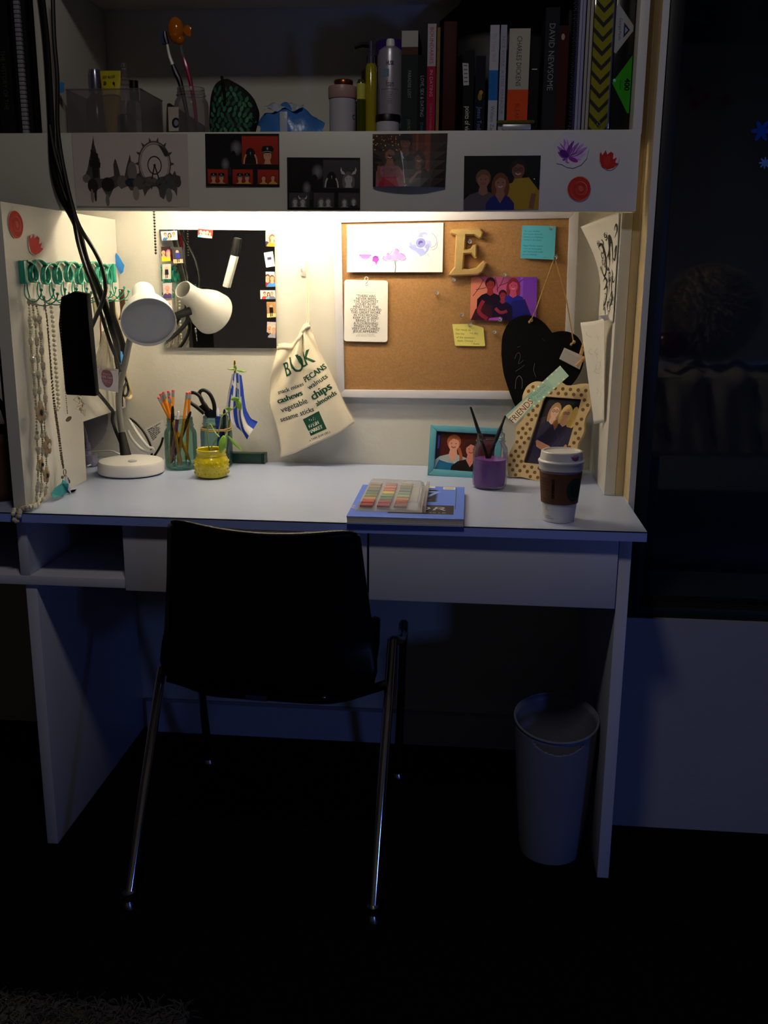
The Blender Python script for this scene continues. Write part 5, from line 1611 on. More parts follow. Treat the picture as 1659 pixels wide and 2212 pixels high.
# ---- black velvet display
vb = B().prism([(-1.1627,.1180,1.1781),(-1.1340,.1180,1.1901),(-1.1085,.1180,1.1858),(-1.1078,.1180,1.1259),(-1.1027,.1180,.9844),(-1.1049,.1180,.9806),(-1.1656,.1180,.9823),(-1.1680,.1180,.9899),(-1.1705,.1180,1.1251)], (0, .022, 0), .003)
tag(vb.obj('velvet_pad', 'velvet'), 'tall matte black velvet jewellery pad hanging from the teal rack', 'jewellery pad')
vn = thing('triangle_earring', 'gold triangle earring with clear stones hanging below the black pad', 'earring', (-1.1429,.1500,.9741))
for P in ([(-1.1652,.1500,.9689),(-1.1527,.1500,.9759),(-1.1518,.1500,.9604)], [(-1.1617,.1500,.9486),(-1.1479,.1500,.9595),(-1.1450,.1500,.9441)], [(-1.1489,.1500,.9449),(-1.1406,.1500,.9490),(-1.1426,.1500,.9344)], [(-1.1583,.1500,.9545),(-1.1517,.1500,.9624),(-1.1461,.1500,.9567)]):
    B().tube(P, .0006, 5, True).obj('triangle', 'brass', vn)
for p, r in (((-1.1506,.1490,.9722), .0042), ((-1.1492,.1490,.9490), .0042), ((-1.1423,.1490,.9617), .003), ((-1.1476,.1490,.9432), .003), ((-1.1491,.1490,.9654), .002)):
    B().ball(p, r, 10).obj('stone', 'pearl', vn)
B().tube([(-1.1464,.1500,.9818),(-1.1489,.1500,.9740),(-1.1474,.1500,.9663),(-1.1450,.1500,.9586),(-1.1476,.1500,.9489),(-1.1452,.1500,.9411)], .0006, 5, sm=3).obj('link', 'brass', vn)
se = B()
for i in range(9):
    se.ball(V((-1.1404,.2000,1.0718)) + V((.0004 * i, 0, -.0042 * i)), (.0035 if i < 3 else .0018), 8)
tag(se.obj('beaded_earring', 'steel'), 'silver beaded earring peeping out beside the black velvet pad', 'earring')

# ---- organza bag with card
og = thing('organza_bag', 'sheer white gift bag with a discount card hanging on the rack', 'gift bag', (-1.1555,.3300,1.1155))
OGL = [(-1.1679,.3400,1.0996),(-1.1713,.3400,1.0790),(-1.1779,.3400,1.0614),(-1.1879,.3400,1.0405),(-1.1957,.3400,1.0196)]
OGR = [(-1.1530,.3400,1.0977),(-1.1501,.3400,1.0741),(-1.1485,.3400,1.0484),(-1.1447,.3400,1.0225),(-1.1400,.3400,1.0101)]


def ogf(u, v):
    l, r = interp(OGL, v), interp(OGR, v)
    p = l.lerp(r, u)
    p.y -= .012 * math.sin(pi * u) * (.3 + v) + .003 * math.sin(u * 22 + v * 4)
    return p


B().grid(ogf, 20, 16).obj('sheer_body', 'organza', og, 80)
B().grid(lambda u, v: ogf(u, v) * 1.0 + V((0, .018 * math.sin(pi * u) * (.3 + v) + .002, 0)), 12, 10).obj('sheer_back', 'organza', og, 80)
B().tube([(-1.1536,.3350,1.1759), (-1.1551,.3350,1.1356), (-1.1563,.3350,1.0989), (-1.1511,.3250,1.0700), (-1.1461,.3200,1.0345)], .0016, 6, sm=4).tube([(-1.1523,.3400,1.1758), (-1.1495,.3400,1.1355), (-1.1551,.3400,1.0987)], .0016, 6, sm=4).obj('ribbon', 'organza', og)
oc = Pr(1.1, 'e6e0e6')
oc.ell(.6, .47, .27, .4, 'a0707c', n=24).ell(.6, .47, .245, .365, '94606e', n=24).ell(.6, .47, .235, .35, 'a0707c', n=24)
oc.text(.6, .34, 'ENJOY', .085, 'e0c8cc').text(.6, .48, '15% OFF', .1, 'e8d4d6', sx=1.05, bold=.04).text(.6, .58, 'your next order', .05, 'd8b8be').text(.6, .66, 'online today', .05, 'd8b8be')
card('discount_card', None, None, [(-1.1975,.3450,1.0233),(-1.1374,.3450,1.0138),(-1.1416,.3450,.9612),(-1.1933,.3450,.9708)], oc, parent=og)

# ---- leather straps and other hanging bits
def strap(name, label, cat, pts, r, fl_, m):
    return tag(B().tube(pts, r, 8, sm=4, flat=fl_).obj(name, m), label, cat)


strap('leather_strap', 'short brown leather strap hanging nearest the lamp shade', 'strap', [(-1.1900,.5336,1.1883),(-1.1900,.5355,1.1609),(-1.1900,.5374,1.1332),(-1.1900,.5222,1.1172)], .007, (.4, 1), 'brown_leather')
strap('leather_strap', 'narrow brown leather cord beside the sheer gift bag', 'strap', [(-1.2000,.4378,1.1736),(-1.2000,.4240,1.1423),(-1.2000,.4132,1.1111),(-1.2000,.4122,1.0879),(-1.2000,.4026,1.0641)], .003, (.5, 1), 'brown_leather')
strap('leather_strap', 'brown leather cord between the ribbon and the cable', 'strap', [(-1.1980,.4464,1.1523),(-1.1980,.4383,1.1206),(-1.1980,.4309,1.0933)], .003, (.5, 1), 'brown_leather')
strap('cream_necklace', 'chunky cream rope necklace hanging beside the lamp neck', 'necklace', [(-1.2030,.5134,1.1721),(-1.2030,.5225,1.1336),(-1.2030,.5366,1.1054),(-1.2030,.5483,1.0599),(-1.2030,.5616,1.0020),(-1.2030,.5803,.9539),(-1.2030,.5965,.9286),(-1.2030,.5880,.9178),(-1.2030,.5649,.9195),(-1.2030,.5472,.9320)], .0042, (1, 1), 'cream_cord')
strap('braided_bracelet', 'dark braided cord bracelet looped below the blue tag', 'bracelet', [(-1.1880,.4974,.9967),(-1.1880,.5198,.9777),(-1.1880,.5331,.9592),(-1.1880,.5368,.9416),(-1.1880,.5190,.9322),(-1.1880,.5006,.9378),(-1.1880,.5094,.9527),(-1.1880,.5274,.9644)], .003, (1, 1), 'dark_braid')
strap('patterned_scarf', 'dark patterned cloth strip hanging behind the black cables', 'scarf', [(-1.1850,.4496,1.1650),(-1.1850,.4500,1.1310),(-1.1850,.4673,1.1088),(-1.1850,.4903,1.0804),(-1.1850,.5053,1.0574),(-1.1850,.5143,1.0345)], .009, (.5, 1), 'dark_braid')
strap('orange_cord', 'orange cord hanging behind the lamp shade', 'cord', [(-1.1800,.4791,1.0953),(-1.1800,.4944,1.0747),(-1.1800,.5097,1.0516),(-1.1800,.5133,1.0346)], .003, (.5, 1), 'pencil_orange')
bt_ = B().prism([(-1.1780,.4398,1.0543),(-1.1780,.4807,1.0427),(-1.1780,.4874,1.0256),(-1.1780,.4599,1.0092),(-1.1780,.4439,1.0237)], (.0015, 0, 0), .0004)
tag(bt_.obj('blue_tag', 'blue_tape'), 'bright blue paper tag hanging beside the lamp neck', 'tag')
rb = B().prism([(-1.2000,.3681,1.1728),(-1.2000,.4148,1.1719),(-1.2000,.4138,1.1322),(-1.2000,.3775,1.1314)], (.004, 0, 0), .0012)
mat('olive_card', '8a8868', .6)
tag(rb.obj('earring_card', 'olive_card'), 'pale olive earring card hanging behind the cables', 'earring card')
strap('silver_hoop', 'thin silver hoop earring next to the olive card', 'earring', [(-1.1900,.3243,1.1708),(-1.1900,.3323,1.1555),(-1.1900,.3350,1.1403),(-1.1900,.3231,1.1326),(-1.1900,.3139,1.1400)], .0012, (1, 1), 'steel')
tape = B().prism([(-1.2167,.5850,1.2749),(-1.2101,.5850,1.2673),(-1.1973,.5850,1.2453),(-1.2018,.5850,1.2287),(-1.2080,.5850,1.2242),(-1.2176,.5850,1.2408),(-1.2223,.5850,1.2595)], (0, -.0018, 0), .0004)
tag(tape.obj('tape_flag', 'blue_tape'), 'bright blue tape strip stuck in the corner above the lamp', 'tape')


# ================================================================ painted paper flowers
def blob(n, seed, amp=.06):
    r = random.Random(seed)
    ph = [r.uniform(0, 6.28) for _ in range(3)]
    return [(.5 + (.48 + amp * (math.sin(2 * t + ph[0]) * .3 + math.sin(3 * t + ph[1]) * .4 - .6)) * math.cos(t), .5 + (.48 + amp * (math.sin(2 * t + ph[0]) * .3 + math.sin(3 * t + ph[1]) * .4 - .6)) * math.sin(t)) for t in [2 * pi * i / n for i in range(n)]]


def rose(p, s=1):
    p.ell(.5 * p.A, .5, .45 * p.A, .45, 'b82a26', c2='c23028', n=22)
    for k, r in enumerate((.4, .33, .27, .21, .15, .1, .05)):
        a0 = k * 1.9
        p.line([(p.A * (.55 + r * .95 * math.cos(a0 + t * .55)), .5 + r * math.sin(a0 + t * .55)) for t in range(8)], .03, ('d8584c', 'c84038', 'e07868')[k % 3], 3, True)
    p.ell(.58 * p.A, .5, .1 * p.A, .1, 'd05a50')


def tulip(p, c='c02a24'):
    A = p.A
    p.poly([(.08 * A, .25), (.14 * A, .12), (.2 * A, .28), (.36 * A, .05), (.42 * A, .25), (.58 * A, .12), (.7 * A, .2), (.68 * A, .46), (.86 * A, .38), (.78 * A, .6), (.95 * A, .66), (.7 * A, .86), (.42 * A, .93), (.18 * A, .8), (.08 * A, .55)], c)
    p.poly([(.3 * A, .4), (.5 * A, .3), (.6 * A, .6), (.4 * A, .8), (.25 * A, .65)], 'cc3c34')
    for k in range(4):
        p.line([(A * (.2 + .14 * k), .25 + .05 * k), (A * (.25 + .1 * k), .55), (A * .42, .85)], .012, 'a81e1c', 3, True)


p1 = Pr(1.12, 'd8d2d8')
for k, (x, y) in enumerate([(.12, .55), (.1, .4), (.18, .32), (.3, .2), (.42, .22), (.58, .25), (.72, .3), (.85, .32), (.95, .42), (.92, .6), (.25, .75), (.45, .85), (.8, .75)]):
    p1.line([(.42 * 1.12, .68), ((.42 * 1.12 + x) / 2 + .06 * math.sin(k), (.66 + y) / 2 + .06), (x * 1.12, y)], .12 if k < 10 else .06, ('8a3aa8', 'a86ac4', 'c89ad8', 'b87ad0', 'd4b0e0')[k % 5], 4, True)
for k, (x, y) in enumerate([(.16, .3), (.36, .2), (.5, .22), (.62, .35), (.75, .38), (.84, .52), (.14, .5)]):
    p1.line([(.42 * 1.12, .68), ((.46 * 1.12 + x) / 2 + .06, (.7 + y) / 2 + .04), (x * 1.12, y)], .018, '4a1470', 4, True)
p1.ell(.34, .6, .16, .09, '5a1a86', .5).ell(.62, .76, .16, .06, '9a2aa0', .35)
card('flower_cutout', 'largest cutout, a purple water lily, on the hutch lip', 'cutout', [(-.1902,.2680,1.5052),(-.1213,.2680,1.5048),(-.1174,.2680,1.4354),(-.1868,.2680,1.4356)], p1, outline=[(.12, .2), (.25, .02), (.45, .0), (.66, .04), (.85, .16), (.97, .32), (.99, .5), (.94, .72), (.78, .9), (.55, .99), (.36, .96), (.22, .88), (.08, .86), (.02, .62), (0, .34)], thick=.0012, group='painted flower cutouts')
p2 = Pr(1, 'd8d0ce')
tulip(p2)
card('flower_cutout', 'small red tulip cutout nearest the corner of the hutch lip', 'cutout', [(-.1023,.2680,1.4719),(-.0580,.2680,1.4717),(-.0571,.2680,1.4300),(-.0989,.2680,1.4301)], p2, outline=blob(22, 3), thick=.0012, group='painted flower cutouts')
p3 = Pr(1, 'c98a78')
rose(p3)
card('flower_cutout', 'round red rose cutout on the hutch lip under the purple lily', 'cutout', [(-.1605,.2680,1.4224),(-.1103,.2680,1.4223),(-.1082,.2680,1.3711),(-.1587,.2680,1.3711)], p3, outline=blob(26, 5, .03), thick=.0012, group='painted flower cutouts')
p4 = Pr(1, 'd8b0a0')
rose(p4)
card('flower_cutout', 'red rose cutout on the side panel high above the teal rack', 'cutout', [(-1.2182,.0316,1.3459),(-1.2182,.0993,1.3402),(-1.2182,.0913,1.2842),(-1.2182,.0268,1.2887)], p4, outline=blob(24, 9, .05), thick=.0012, group='painted flower cutouts')
p5 = Pr(1, 'e0d4cc')
tulip(p5, 'cc3838')
card('flower_cutout', 'small red brushed bloom cutout on the side panel just above the teal rack', 'cutout', [(-1.2182,.1070,1.3049),(-1.2182,.1858,1.3012),(-1.2182,.1762,1.2588),(-1.2182,.1041,1.2547)], p5, outline=blob(22, 4, .06), thick=.0012, group='painted flower cutouts')

# ================================================================ pictures on the lip
YL = .2685
ld_ = Pr(1.72, 'c8bcb8')
ld_.poly([(.20, .50), (.22, .44), (.24, .36), (.26, .30), (.28, .22), (.30, .14), (.325, .05), (.33, .14), (.35, .22), (.36, .28), (.38, .32), (.40, .36), (.40, .44), (.39, .48), (.39, .62), (.46, .62), (.54, .60), (.60, .58), (.60, .42), (.63, .34), (.65, .38), (.68, .5), (.70, .60), (.76, .58), (.80, .44), (.83, .36), (.855, .28), (.87, .38), (.90, .44), (.92, .56), (.98, .54), (.99, .44), (1.005, .56), (1.06, .60), (1.16, .58), (1.2, .64), (1.3, .62), (1.4, .55), (1.48, .56), (1.52, .50), (1.54, .56), (1.60, .58), (1.6, .7), (1.55, .72), (1.54, .86), (1.5, .78), (1.42, .74), (1.38, .8), (1.34, .9), (1.28, .86), (1.26, .74), (1.2, .7), (1.1, .78), (1.05, .86), (1.02, .74), (.92, .78), (.84, .78), (.8, .72), (.7, .76), (.66, .72), (.58, .76), (.5, .9), (.46, .84), (.40, .74), (.33, .78), (.31, .9), (.27, .78), (.22, .70), (.16, .64), (.17, .56)], '3a3230', '5c5552')
for x, y, rx, ry, cc in ((.18, .62, .06, .06, '7a706c'), (.27, .72, .08, .1, '2c2624'), (.5, .7, .1, .1, '2a2826'), (.48, .92, .03, .09, '6a7478'), (.72, .66, .08, .09, '6e6462'), (.88, .52, .07, .14, '7c726e'), (.86, .67, .1, .06, '25343c'), (.98, .68, .1, .09, '5e5854'), (.92, .82, .05, .1, '9a8c86'), (1.16, .66, .1, .07, '6a605e'), (1.36, .68, .14, .1, '4a5254'), (1.42, .84, .05, .1, '7e7672'), (1.56, .66, .05, .07, '4a4648'), (.25, .86, .025, .1, '8a7c76'), (.3, .86, .02, .08, '2e2826')):
    ld_.ell(x, y, rx, ry, cc)
ld_.poly([(.27, .22), (.38, .28), (.37, .6), (.28, .62)], '2a2422').poly([(.24, .36), (.41, .40), (.40, .47), (.245, .46)], '26201e').poly([(.325, .02), (.335, .14), (.318, .14)], '5a4e4a')
ld_.line([(1.22 + .235 * math.cos(t * pi / 14), .41 + .3 * math.sin(t * pi / 14)) for t in range(-14 - 9, 9)], .02, '5a5350', 2).line([(1.22 + .21 * math.cos(t * pi / 14), .41 + .27 * math.sin(t * pi / 14)) for t in range(-25, 11)], .008, '6a625e', 2)
for t in range(-24, 3):
    if t % 2 == 0:
        a = t * pi / 14
        ld_.poly([(1.22 + .245 * math.cos(a - .07), .41 + .31 * math.sin(a - .07)), (1.22 + .30 * math.cos(a), .41 + .37 * math.sin(a)), (1.22 + .245 * math.cos(a + .07), .41 + .31 * math.sin(a + .07))], '4a423e')
ld_.line([(1.22 + .1 * math.cos(t * pi / 8), .43 + .12 * math.sin(t * pi / 8)) for t in range(17)], .014, '2e2826', 2).line([(1.22, .43), (1.17, .62)], .018, '2a2422', sm=0).line([(1.22, .43), (1.28, .62)], .018, '2a2422', sm=0).ell(1.22, .43, .018, .018, '2a2422')
ld_.poly([(1.28, .14), (1.34, .17), (1.42, .24), (1.44, .3), (1.38, .31), (1.33, .22)], '3a3836')
card('skyline_painting', 'pale paper with an ink wash city skyline and big wheel on the hutch lip', 'painting', [(-1.1794,.2685,1.5071),(-.9337,.2685,1.5049),(-.9358,.2685,1.3614),(-1.1766,.2685,1.3630)], ld_, curl=lambda u, v: .002 * (1 - u) + .002 * v * (1 - u), n=(2, 2))


def booth(p, bw):
    r = (lambda a, b_: b_ if bw else a)
    A = p.A
    p.rect(0, 0, A, 1, '0e0c0e').ell(.42 * A, .27, .12, .16, '8a8890', c2='1a1418', n=18).ell(.27 * A, .58, .09, .14, '8a8890', c2='161214', n=18).ell(.38 * A, .42, .05, .1, '0a090a').poly([(.1, .0), (.3, 0), (.2, .5), (.05, .5)], '120e10').rect(.31 * A, .64, .35 * A, .8, '2c2c30')
    bg1, sk, hr, ye = r('b8301c', '4a444c'), r('e0a080', 'b8b4b4'), r('8a2e16', '6a6664'), r('d8a828', '8a8886')

    def frame(x0, y0, x1, y1, ppl):
        w_ = x1 - x0
        p.rect(x0 - .008, y0 - .01, x1 + .008, y1 + .01, r('5a2a24', '3a383c'))
        p.rect(x0, y0, x1, y1, bg1, r('9a2414', '38343a'))
        q = Pr(w_ / (y1 - y0), bg1)
        for (x, y, h_, kind) in ppl:
            if kind == 'mask':
                q.ell(x, y, .5 * h_, .6 * h_, '141012').poly([(x - .7 * h_, 1.05), (x - .5 * h_, y + .4 * h_), (x + .5 * h_, y + .4 * h_), (x + .7 * h_, 1.05)], '141012').poly([(x - .06 * h_, y - .2 * h_), (x + .08 * h_, y - .1 * h_), (x, y + .2 * h_)], 'a8a0a0').line([(x - .7 * h_, 1.0), (x - .62 * h_, y + .5 * h_), (x - .45 * h_, y + .1 * h_)], .16 * h_, sk).line([(x + .7 * h_, 1.0), (x + .62 * h_, y + .5 * h_), (x + .45 * h_, y + .1 * h_)], .16 * h_, sk)
            else:
                q.person(x, y, h_, sk, hr, ye if kind != 'dark' else '1a1618', long=1, wide=.8)
                if kind == 'cap':
                    q.poly([(x - .55 * h_, y - .5 * h_), (x - .4 * h_, y - .82 * h_), (x + .4 * h_, y - .85 * h_), (x + .6 * h_, y - .55 * h_), (x + .42 * h_, y - .2 * h_), (x - .42 * h_, y - .2 * h_)], '121014').line([(x - .42 * h_, y - .26 * h_), (x, y - .36 * h_), (x + .42 * h_, y - .26 * h_)], .07 * h_, '9a9aa0').ell(x, y - .6 * h_, .08 * h_, .12 * h_, 'b0b0b4', n=8)
                if kind == 'horn':
                    for s in (-1, 1):
                        q.poly([(x + s * .3 * h_, y - .4 * h_), (x + s * .62 * h_, y - .45 * h_), (x + s * .75 * h_, y - .8 * h_), (x + s * .66 * h_, y - 1.1 * h_), (x + s * .58 * h_, y - .75 * h_), (x + s * .38 * h_, y - .62 * h_)], 'c8c4c0')
        for k, P in q.sh:
            Q = P
            for ax, lim, sg in ((0, 0, 1), (0, q.A, -1), (1, 0, 1), (1, 1, -1)):
                Q = clip(Q, ax, lim, sg)
                if len(Q) < 3: break
            if len(Q) >= 3:
                p.sh.append((p.k + k, [(x0 + t[0] * (y1 - y0), y0 + t[1] * (y1 - y0), t[2]) for t in Q]))
        p.k += q.k + 1
    frame(.50 * A, .05, .985 * A, .57, [(.3, .62, .34, 'mask'), (.92, .68, .4, 'horn' if bw else 'cap')])
    frame(.03 * A, .68, .30 * A, .95, [(.4, .6, .42, 'cap' if not bw else 'x'), (.95, .6, .42, 'horn' if bw else 'cap')])
    frame(.37 * A, .68, .64 * A, .95, [(.5, .6, .42, 'cap' if not bw else 'x'), (1.0, .58, .4, 'cap' if not bw else 'x')])
    frame(.71 * A, .68, .985 * A, .95, [(.4, .6, .38, 'x'), (1.05, .55, .36, 'dark' if bw else 'x')])
    return p


card('photograph', 'photo booth print with red backdrops on the hutch lip', 'photo', [(-.8968,.2685,1.5047),(-.7428,.2685,1.5039),(-.7437,.2685,1.4008),(-.8977,.2685,1.4027)], booth(Pr(1.40, '0e0c0e'), 0), 'print_gloss', curl=lambda u, v: .003 * v * (1 - u), group='photos on the hutch lip')
card('photograph', 'black and white photo booth print on the hutch lip', 'photo', [(-.7273,.2685,1.4584),(-.5766,.2685,1.4570),(-.5765,.2685,1.3554),(-.7280,.2685,1.3561)], booth(Pr(1.40, '0e0c0e'), 1), 'print_gloss', group='photos on the hutch lip')
g3 = Pr(1.40, '1c1210')
g3.rect(0, 0, .75, .45, '3a1a0c').rect(.75, 0, 1.1, 1, '5a2412').rect(.98, 0, 1.08, 1, '7a3416').rect(1.12, 0, 1.4, 1, '2e1a12').rect(.82, 0, .86, .7, '8a3818').rect(.9, 0, .95, .6, '6a1a10').rect(0, .42, .2, 1, '140e0c')
rr_ = random.Random(4)
for i in range(60):
    g3.ell(rr_.uniform(0, .72), rr_.uniform(.02, .32), rr_.uniform(.006, .016), rr_.uniform(.006, .016), rr_.choice(('e8902a', 'f0b858', 'c8641a', 'f8d898')), n=6)
g3.person(.62, .16, .27, '6e4030', '120c0a', '0e0c10', long=0, wide=1.0).poly([(.52, .3), (.6, .4), (.72, .95), (.62, 1), (.58, .6)], 'c8c4c8').poly([(.57, .36), (.63, .36), (.70, .9), (.64, .98), (.59, .6)], '26303c')
g3.person(.33, .38, .26, '8e5442', '2a1812', 'a05a6e', long=1, wide=.85, bare=1).poly([(.1, 1), (.16, .82), (.45, .8), (.52, 1)], 'a8243e').poly([(.14, .8), (.2, .62), (.48, .6), (.5, .82)], '8a5060').line([(.48, .62), (.54, .85), (.62, .98)], .06, '8e5442').line([(.12, .6), (.12, .75), (.15, .9)], .06, '8e5442')
g3.person(.88, .46, .22, '744636', '20140e', '121014', long=1, wide=.8).line([(.78, .82), (.72, .92), (.86, .74), (.94, .72)], .05, '8a5c48')
card('photograph', 'curling photo of a man in a suit between two women on the hutch lip', 'photo', [(-.5513,.2685,1.5020),(-.4001,.2685,1.5029),(-.4034,.2685,1.3996),(-.5499,.2685,1.4006)], g3, 'print_gloss', curl=lambda u, v: .012 * v * v * (1 - .9 * (2 * u - 1) ** 2) + .003 * v, n=(6, 6), group='photos on the hutch lip')
g4 = Pr(1.40, '0c0b0d')
g4.person(1.0, .26, .32, '7e4e3e', '2a1c14', 'a8861a', long=0, glasses=1, wide=1.15).poly([(.78, 1.02), (.82, .6), (.95, .42), (1.2, .4), (1.36, .6), (1.28, .72), (1.24, 1.02)], 'ac8c20').line([(1.3, .7), (1.26, .98)], .09, '8a5646')
g4.person(.36, .44, .3, '946654', '6e5238', '544c54', long=0, wide=1.05).person(.68, .5, .29, '9c6852', '6e3e1e', '1e2470', long=1, wide=.75, bare=1).ell(1.3, .43, .012, .012, 'e8e8e8')
card('photograph', 'photo of a tall man in a yellow shirt with two women on the hutch lip', 'photo', [(-.3657,.2685,1.4599),(-.2135,.2685,1.4602),(-.2135,.2685,1.3568),(-.3647,.2685,1.3557)], g4, 'print_gloss', group='photos on the hutch lip')


# ================================================================ things on the upper shelf
SZ = 1.5005
bin_ = thing('clear_bin', 'clear plastic bin of toiletries on the upper shelf by the divider', 'bin', (-1.11, .37, SZ))
bx0, bx1, by0, by1 = -1.198, -1.038, .297, .44
zt = 1.597
B().box(bx0, bx1, by0, by1, SZ, SZ + .003).obj('bin_floor', 'smoke_plastic', bin_)
for a in ((bx0, bx1, by0, by0 + .002), (bx0, bx1, by1 - .002, by1), (bx0, bx0 + .002, by0 + .002, by1 - .002), (bx1 - .002, bx1, by0 + .002, by1 - .002)):
    B().box(*a, SZ + .003, zt).obj('bin_wall', 'smoke_plastic', bin_)
B().tube([(bx0, by0, zt), (bx1, by0, zt), (bx1, by1, zt), (bx0, by1, zt)], .0016, 6, True).obj('bin_rim', 'smoke_plastic', bin_)
ZB = SZ + .0035


def bottle(name, label, cat, x, y, prof, m, parts=(), z=SZ, group=None, seg=28, sq=1):
    t = thing(name, label, cat, (x, y, z), group)
    B().lathe(prof, (x, y, z), seg, (0, 0, 1), sq).obj('body', m, t)
    for nm, pf, mm in parts:
        B().lathe(pf, (x, y, z), seg, (0, 0, 1), sq).obj(nm, mm, t)
    return t


mat('amber_dark', '3a2410', .2, var=.1)
mat('silver_cap', '8a88a0', .22, metal=.8)
mat('tube_yellow', 'c9b81c', .4, var=.05)
bottle('spray_bottle', 'dark bottle with a domed silver cap in the clear bin', 'bottle', -1.152, .345, [(0, 0), (.022, 0), (.0225, .003), (.0225, .075), (.012, .09), (.011, .095), (0, .095)], 'amber_dark', (('cap', [(.0125, .093), (.0145, .094), (.0145, .128), (.012, .139), (0, .142)], 'silver_cap'), ('collar', [(.011, .09), (.013, .091), (.013, .094), (0, .094)], 'steel')), ZB)
ty = thing('lotion_tube', 'yellow squeeze tube standing on its cap in the clear bin', 'tube', (-1.108, .318, ZB))


def tubef(u, v):
    a = 2 * pi * u
    k = v
    return (-1.108 + (.0165 + .006 * k) * math.cos(a), .318 + (.0135 * (1 - k) + .0008) * math.sin(a), ZB + .02 + .112 * v)


B().grid(tubef, 28, 10).obj('tube_body', 'tube_yellow', ty)
B().lathe([(0, 0), (.014, 0), (.0145, .003), (.0145, .021), (0, .021)], (-1.108, .318, ZB), 24).obj('cap', 'tube_yellow', ty)
tp_ = Pr(.8, 'c9b81c')
tp_.text(.36, .22, 'MY ALOE', .1, '5a5a10', shear=.2, bold=.04, rot=4).ell(.16, .42, .07, .07, '4a5a10').rect(.11, .36, .2, .46, '4a5a10').ell(.58, .44, .055, .055, '3a1a10').line([(.62, .42), (.62, .56)], .03, '3a1a10', sm=0)
decal('tube_print', tp_, flat([(-1.126, .3145, ZB + .128), (-1.09, .3145, ZB + .128), (-1.09, .3115, ZB + .08), (-1.126, .3115, ZB + .08)]), ty, .001, 1e-5)
bottle('pump_bottle', 'frosted pump bottle behind the yellow tube', 'bottle', -1.107, .40, [(0, 0), (.02, 0), (.0205, .004), (.0205, .1), (.012, .115), (.011, .12), (0, .12)], 'smoke_plastic', (('pump', [(.012, .118), (.012, .13), (.006, .132), (.005, .152), (.007, .154), (.006, .162), (0, .164)], 'smoke_plastic'),), ZB)
bottle('perfume_bottle', 'small glass bottle with a black and steel cap in the clear bin', 'bottle', -1.068, .345, [(0, 0), (.017, 0), (.018, .003), (.018, .07), (.009, .08), (0, .082)], 'glass', (('cap', [(.0095, .08), (.010, .082), (.010, .098), (.0092, .099), (.0092, .117), (0, .118)], 'black_plastic'), ('band', [(.0103, .096), (.0103, .099), (0, .099)], 'steel')), ZB)
bottle('dark_pot', 'squat dark cosmetic pot at the bottom of the clear bin', 'pot', -1.078, .315, [(0, 0), (.017, 0), (.018, .004), (.018, .04), (.016, .045), (0, .045)], 'black_plastic', (), ZB)
bottle('round_brush', 'dark domed brush back showing over the bin rim', 'brush', -1.16, .412, [(0, 0), (.02, 0), (.024, .05), (.026, .11), (.022, .13), (.012, .14), (0, .143)], 'black_plastic', (), ZB)
lbx = B().box(-1.056, -1.043, .312, .322, ZB, ZB + .034, .001)
tag(lbx.obj('small_box', 'grey_white'), 'little pale box at the corner of the clear bin', 'box')
mat('brown_cloth', '3a2a22', .9, var=.2, bump=.5)
pch = B().grid(lambda u, v: (-1.03 + .085 * u + .0 * v, .45 + .05 * (v - .5) * 2 * (.4 + .6 * u), SZ + .002 + .095 * math.sin(pi * v) * (1 - .55 * u) * (1 if u > 0 else 0.95)), 16, 14)
tag(pch.obj('brown_pouch', 'brown_cloth', None, 60), 'slumped dark brown cloth pouch behind the clear bin', 'pouch')
wc3 = Pr(.55, 'b8b0a4')
wc3.ell(.4, .66, .22, .22, '1c1a2a', n=20).ell(.42, .66, .12, .13, '8a8aa0', n=14)
card('emblem_card', 'small off white card with a dark round emblem against the toothbrush jar', 'card', [(-.9795,.2920,1.5604),(-.9569,.2920,1.5603),(-.9590,.2920,1.5136),(-.9797,.2920,1.5128)], wc3)
bt3 = B().prism([(-1.2038,.2850,1.6093),(-1.1959,.2850,1.6084),(-1.1973,.2850,1.5888),(-1.2083,.2850,1.5880)], (0, .001, 0))
tag(bt3.obj('tape_flag', 'blue_tape'), 'scrap of blue tape on the upper divider by the cables', 'tape')

tj = mason('toothbrush_jar', 'dark glass jar holding two toothbrushes on the upper shelf', -.945, .345, .036, .105, 'smoke_plastic', SZ)
tb = thing('toothbrush', 'navy and white toothbrush leaning in the jar', 'toothbrush', (-.945, .34, SZ + .01))
B().tube([(-.9486,.3300,1.5380),(-.9558,.3300,1.5808),(-.9641,.3300,1.6170),(-.9704,.3300,1.6305),(-.9775,.3300,1.6484)], [.0035, .0045, .0058, .0062, .0042], 10, sm=4).obj('grip', mat('navy_plastic', '14142e', .4), tb)
B().tube([(-.9775,.3300,1.6484),(-.9836,.3300,1.6663),(-.9875,.3300,1.6885)], [.004, .003, .0026], 10, sm=4).obj('neck', 'white_plastic', tb)
B().tube([(-.9875,.3300,1.6885),(-.9908,.3300,1.7018),(-.9913,.3300,1.7124)], [.005, .0055, .004], 10, sm=3).obj('head', 'navy_plastic', tb)
B().box(-.9985, -.989, .327, .335, 1.688, 1.712, .001).obj('bristles', mat('blue_bristle', '2a4a7a', .8), tb)
t2_ = thing('toothbrush', 'magenta translucent toothbrush under the orange clip', 'toothbrush', (-.93, .34, SZ + .01))
B().tube([(-.9331,.3350,1.5387),(-.9357,.3350,1.5724),(-.9420,.3350,1.6132),(-.9496,.3350,1.6446),(-.9547,.3350,1.6625)], [.0035, .004, .0045, .0055, .0035], 10, sm=4).obj('grip', mat('magenta_plastic', 'a01a5a', .25), t2_)
B().tube([(-.9547,.3350,1.6625),(-.9597,.3350,1.6848),(-.9621,.3350,1.6981)], .0024, 8).obj('neck', 'clear_plastic', t2_)
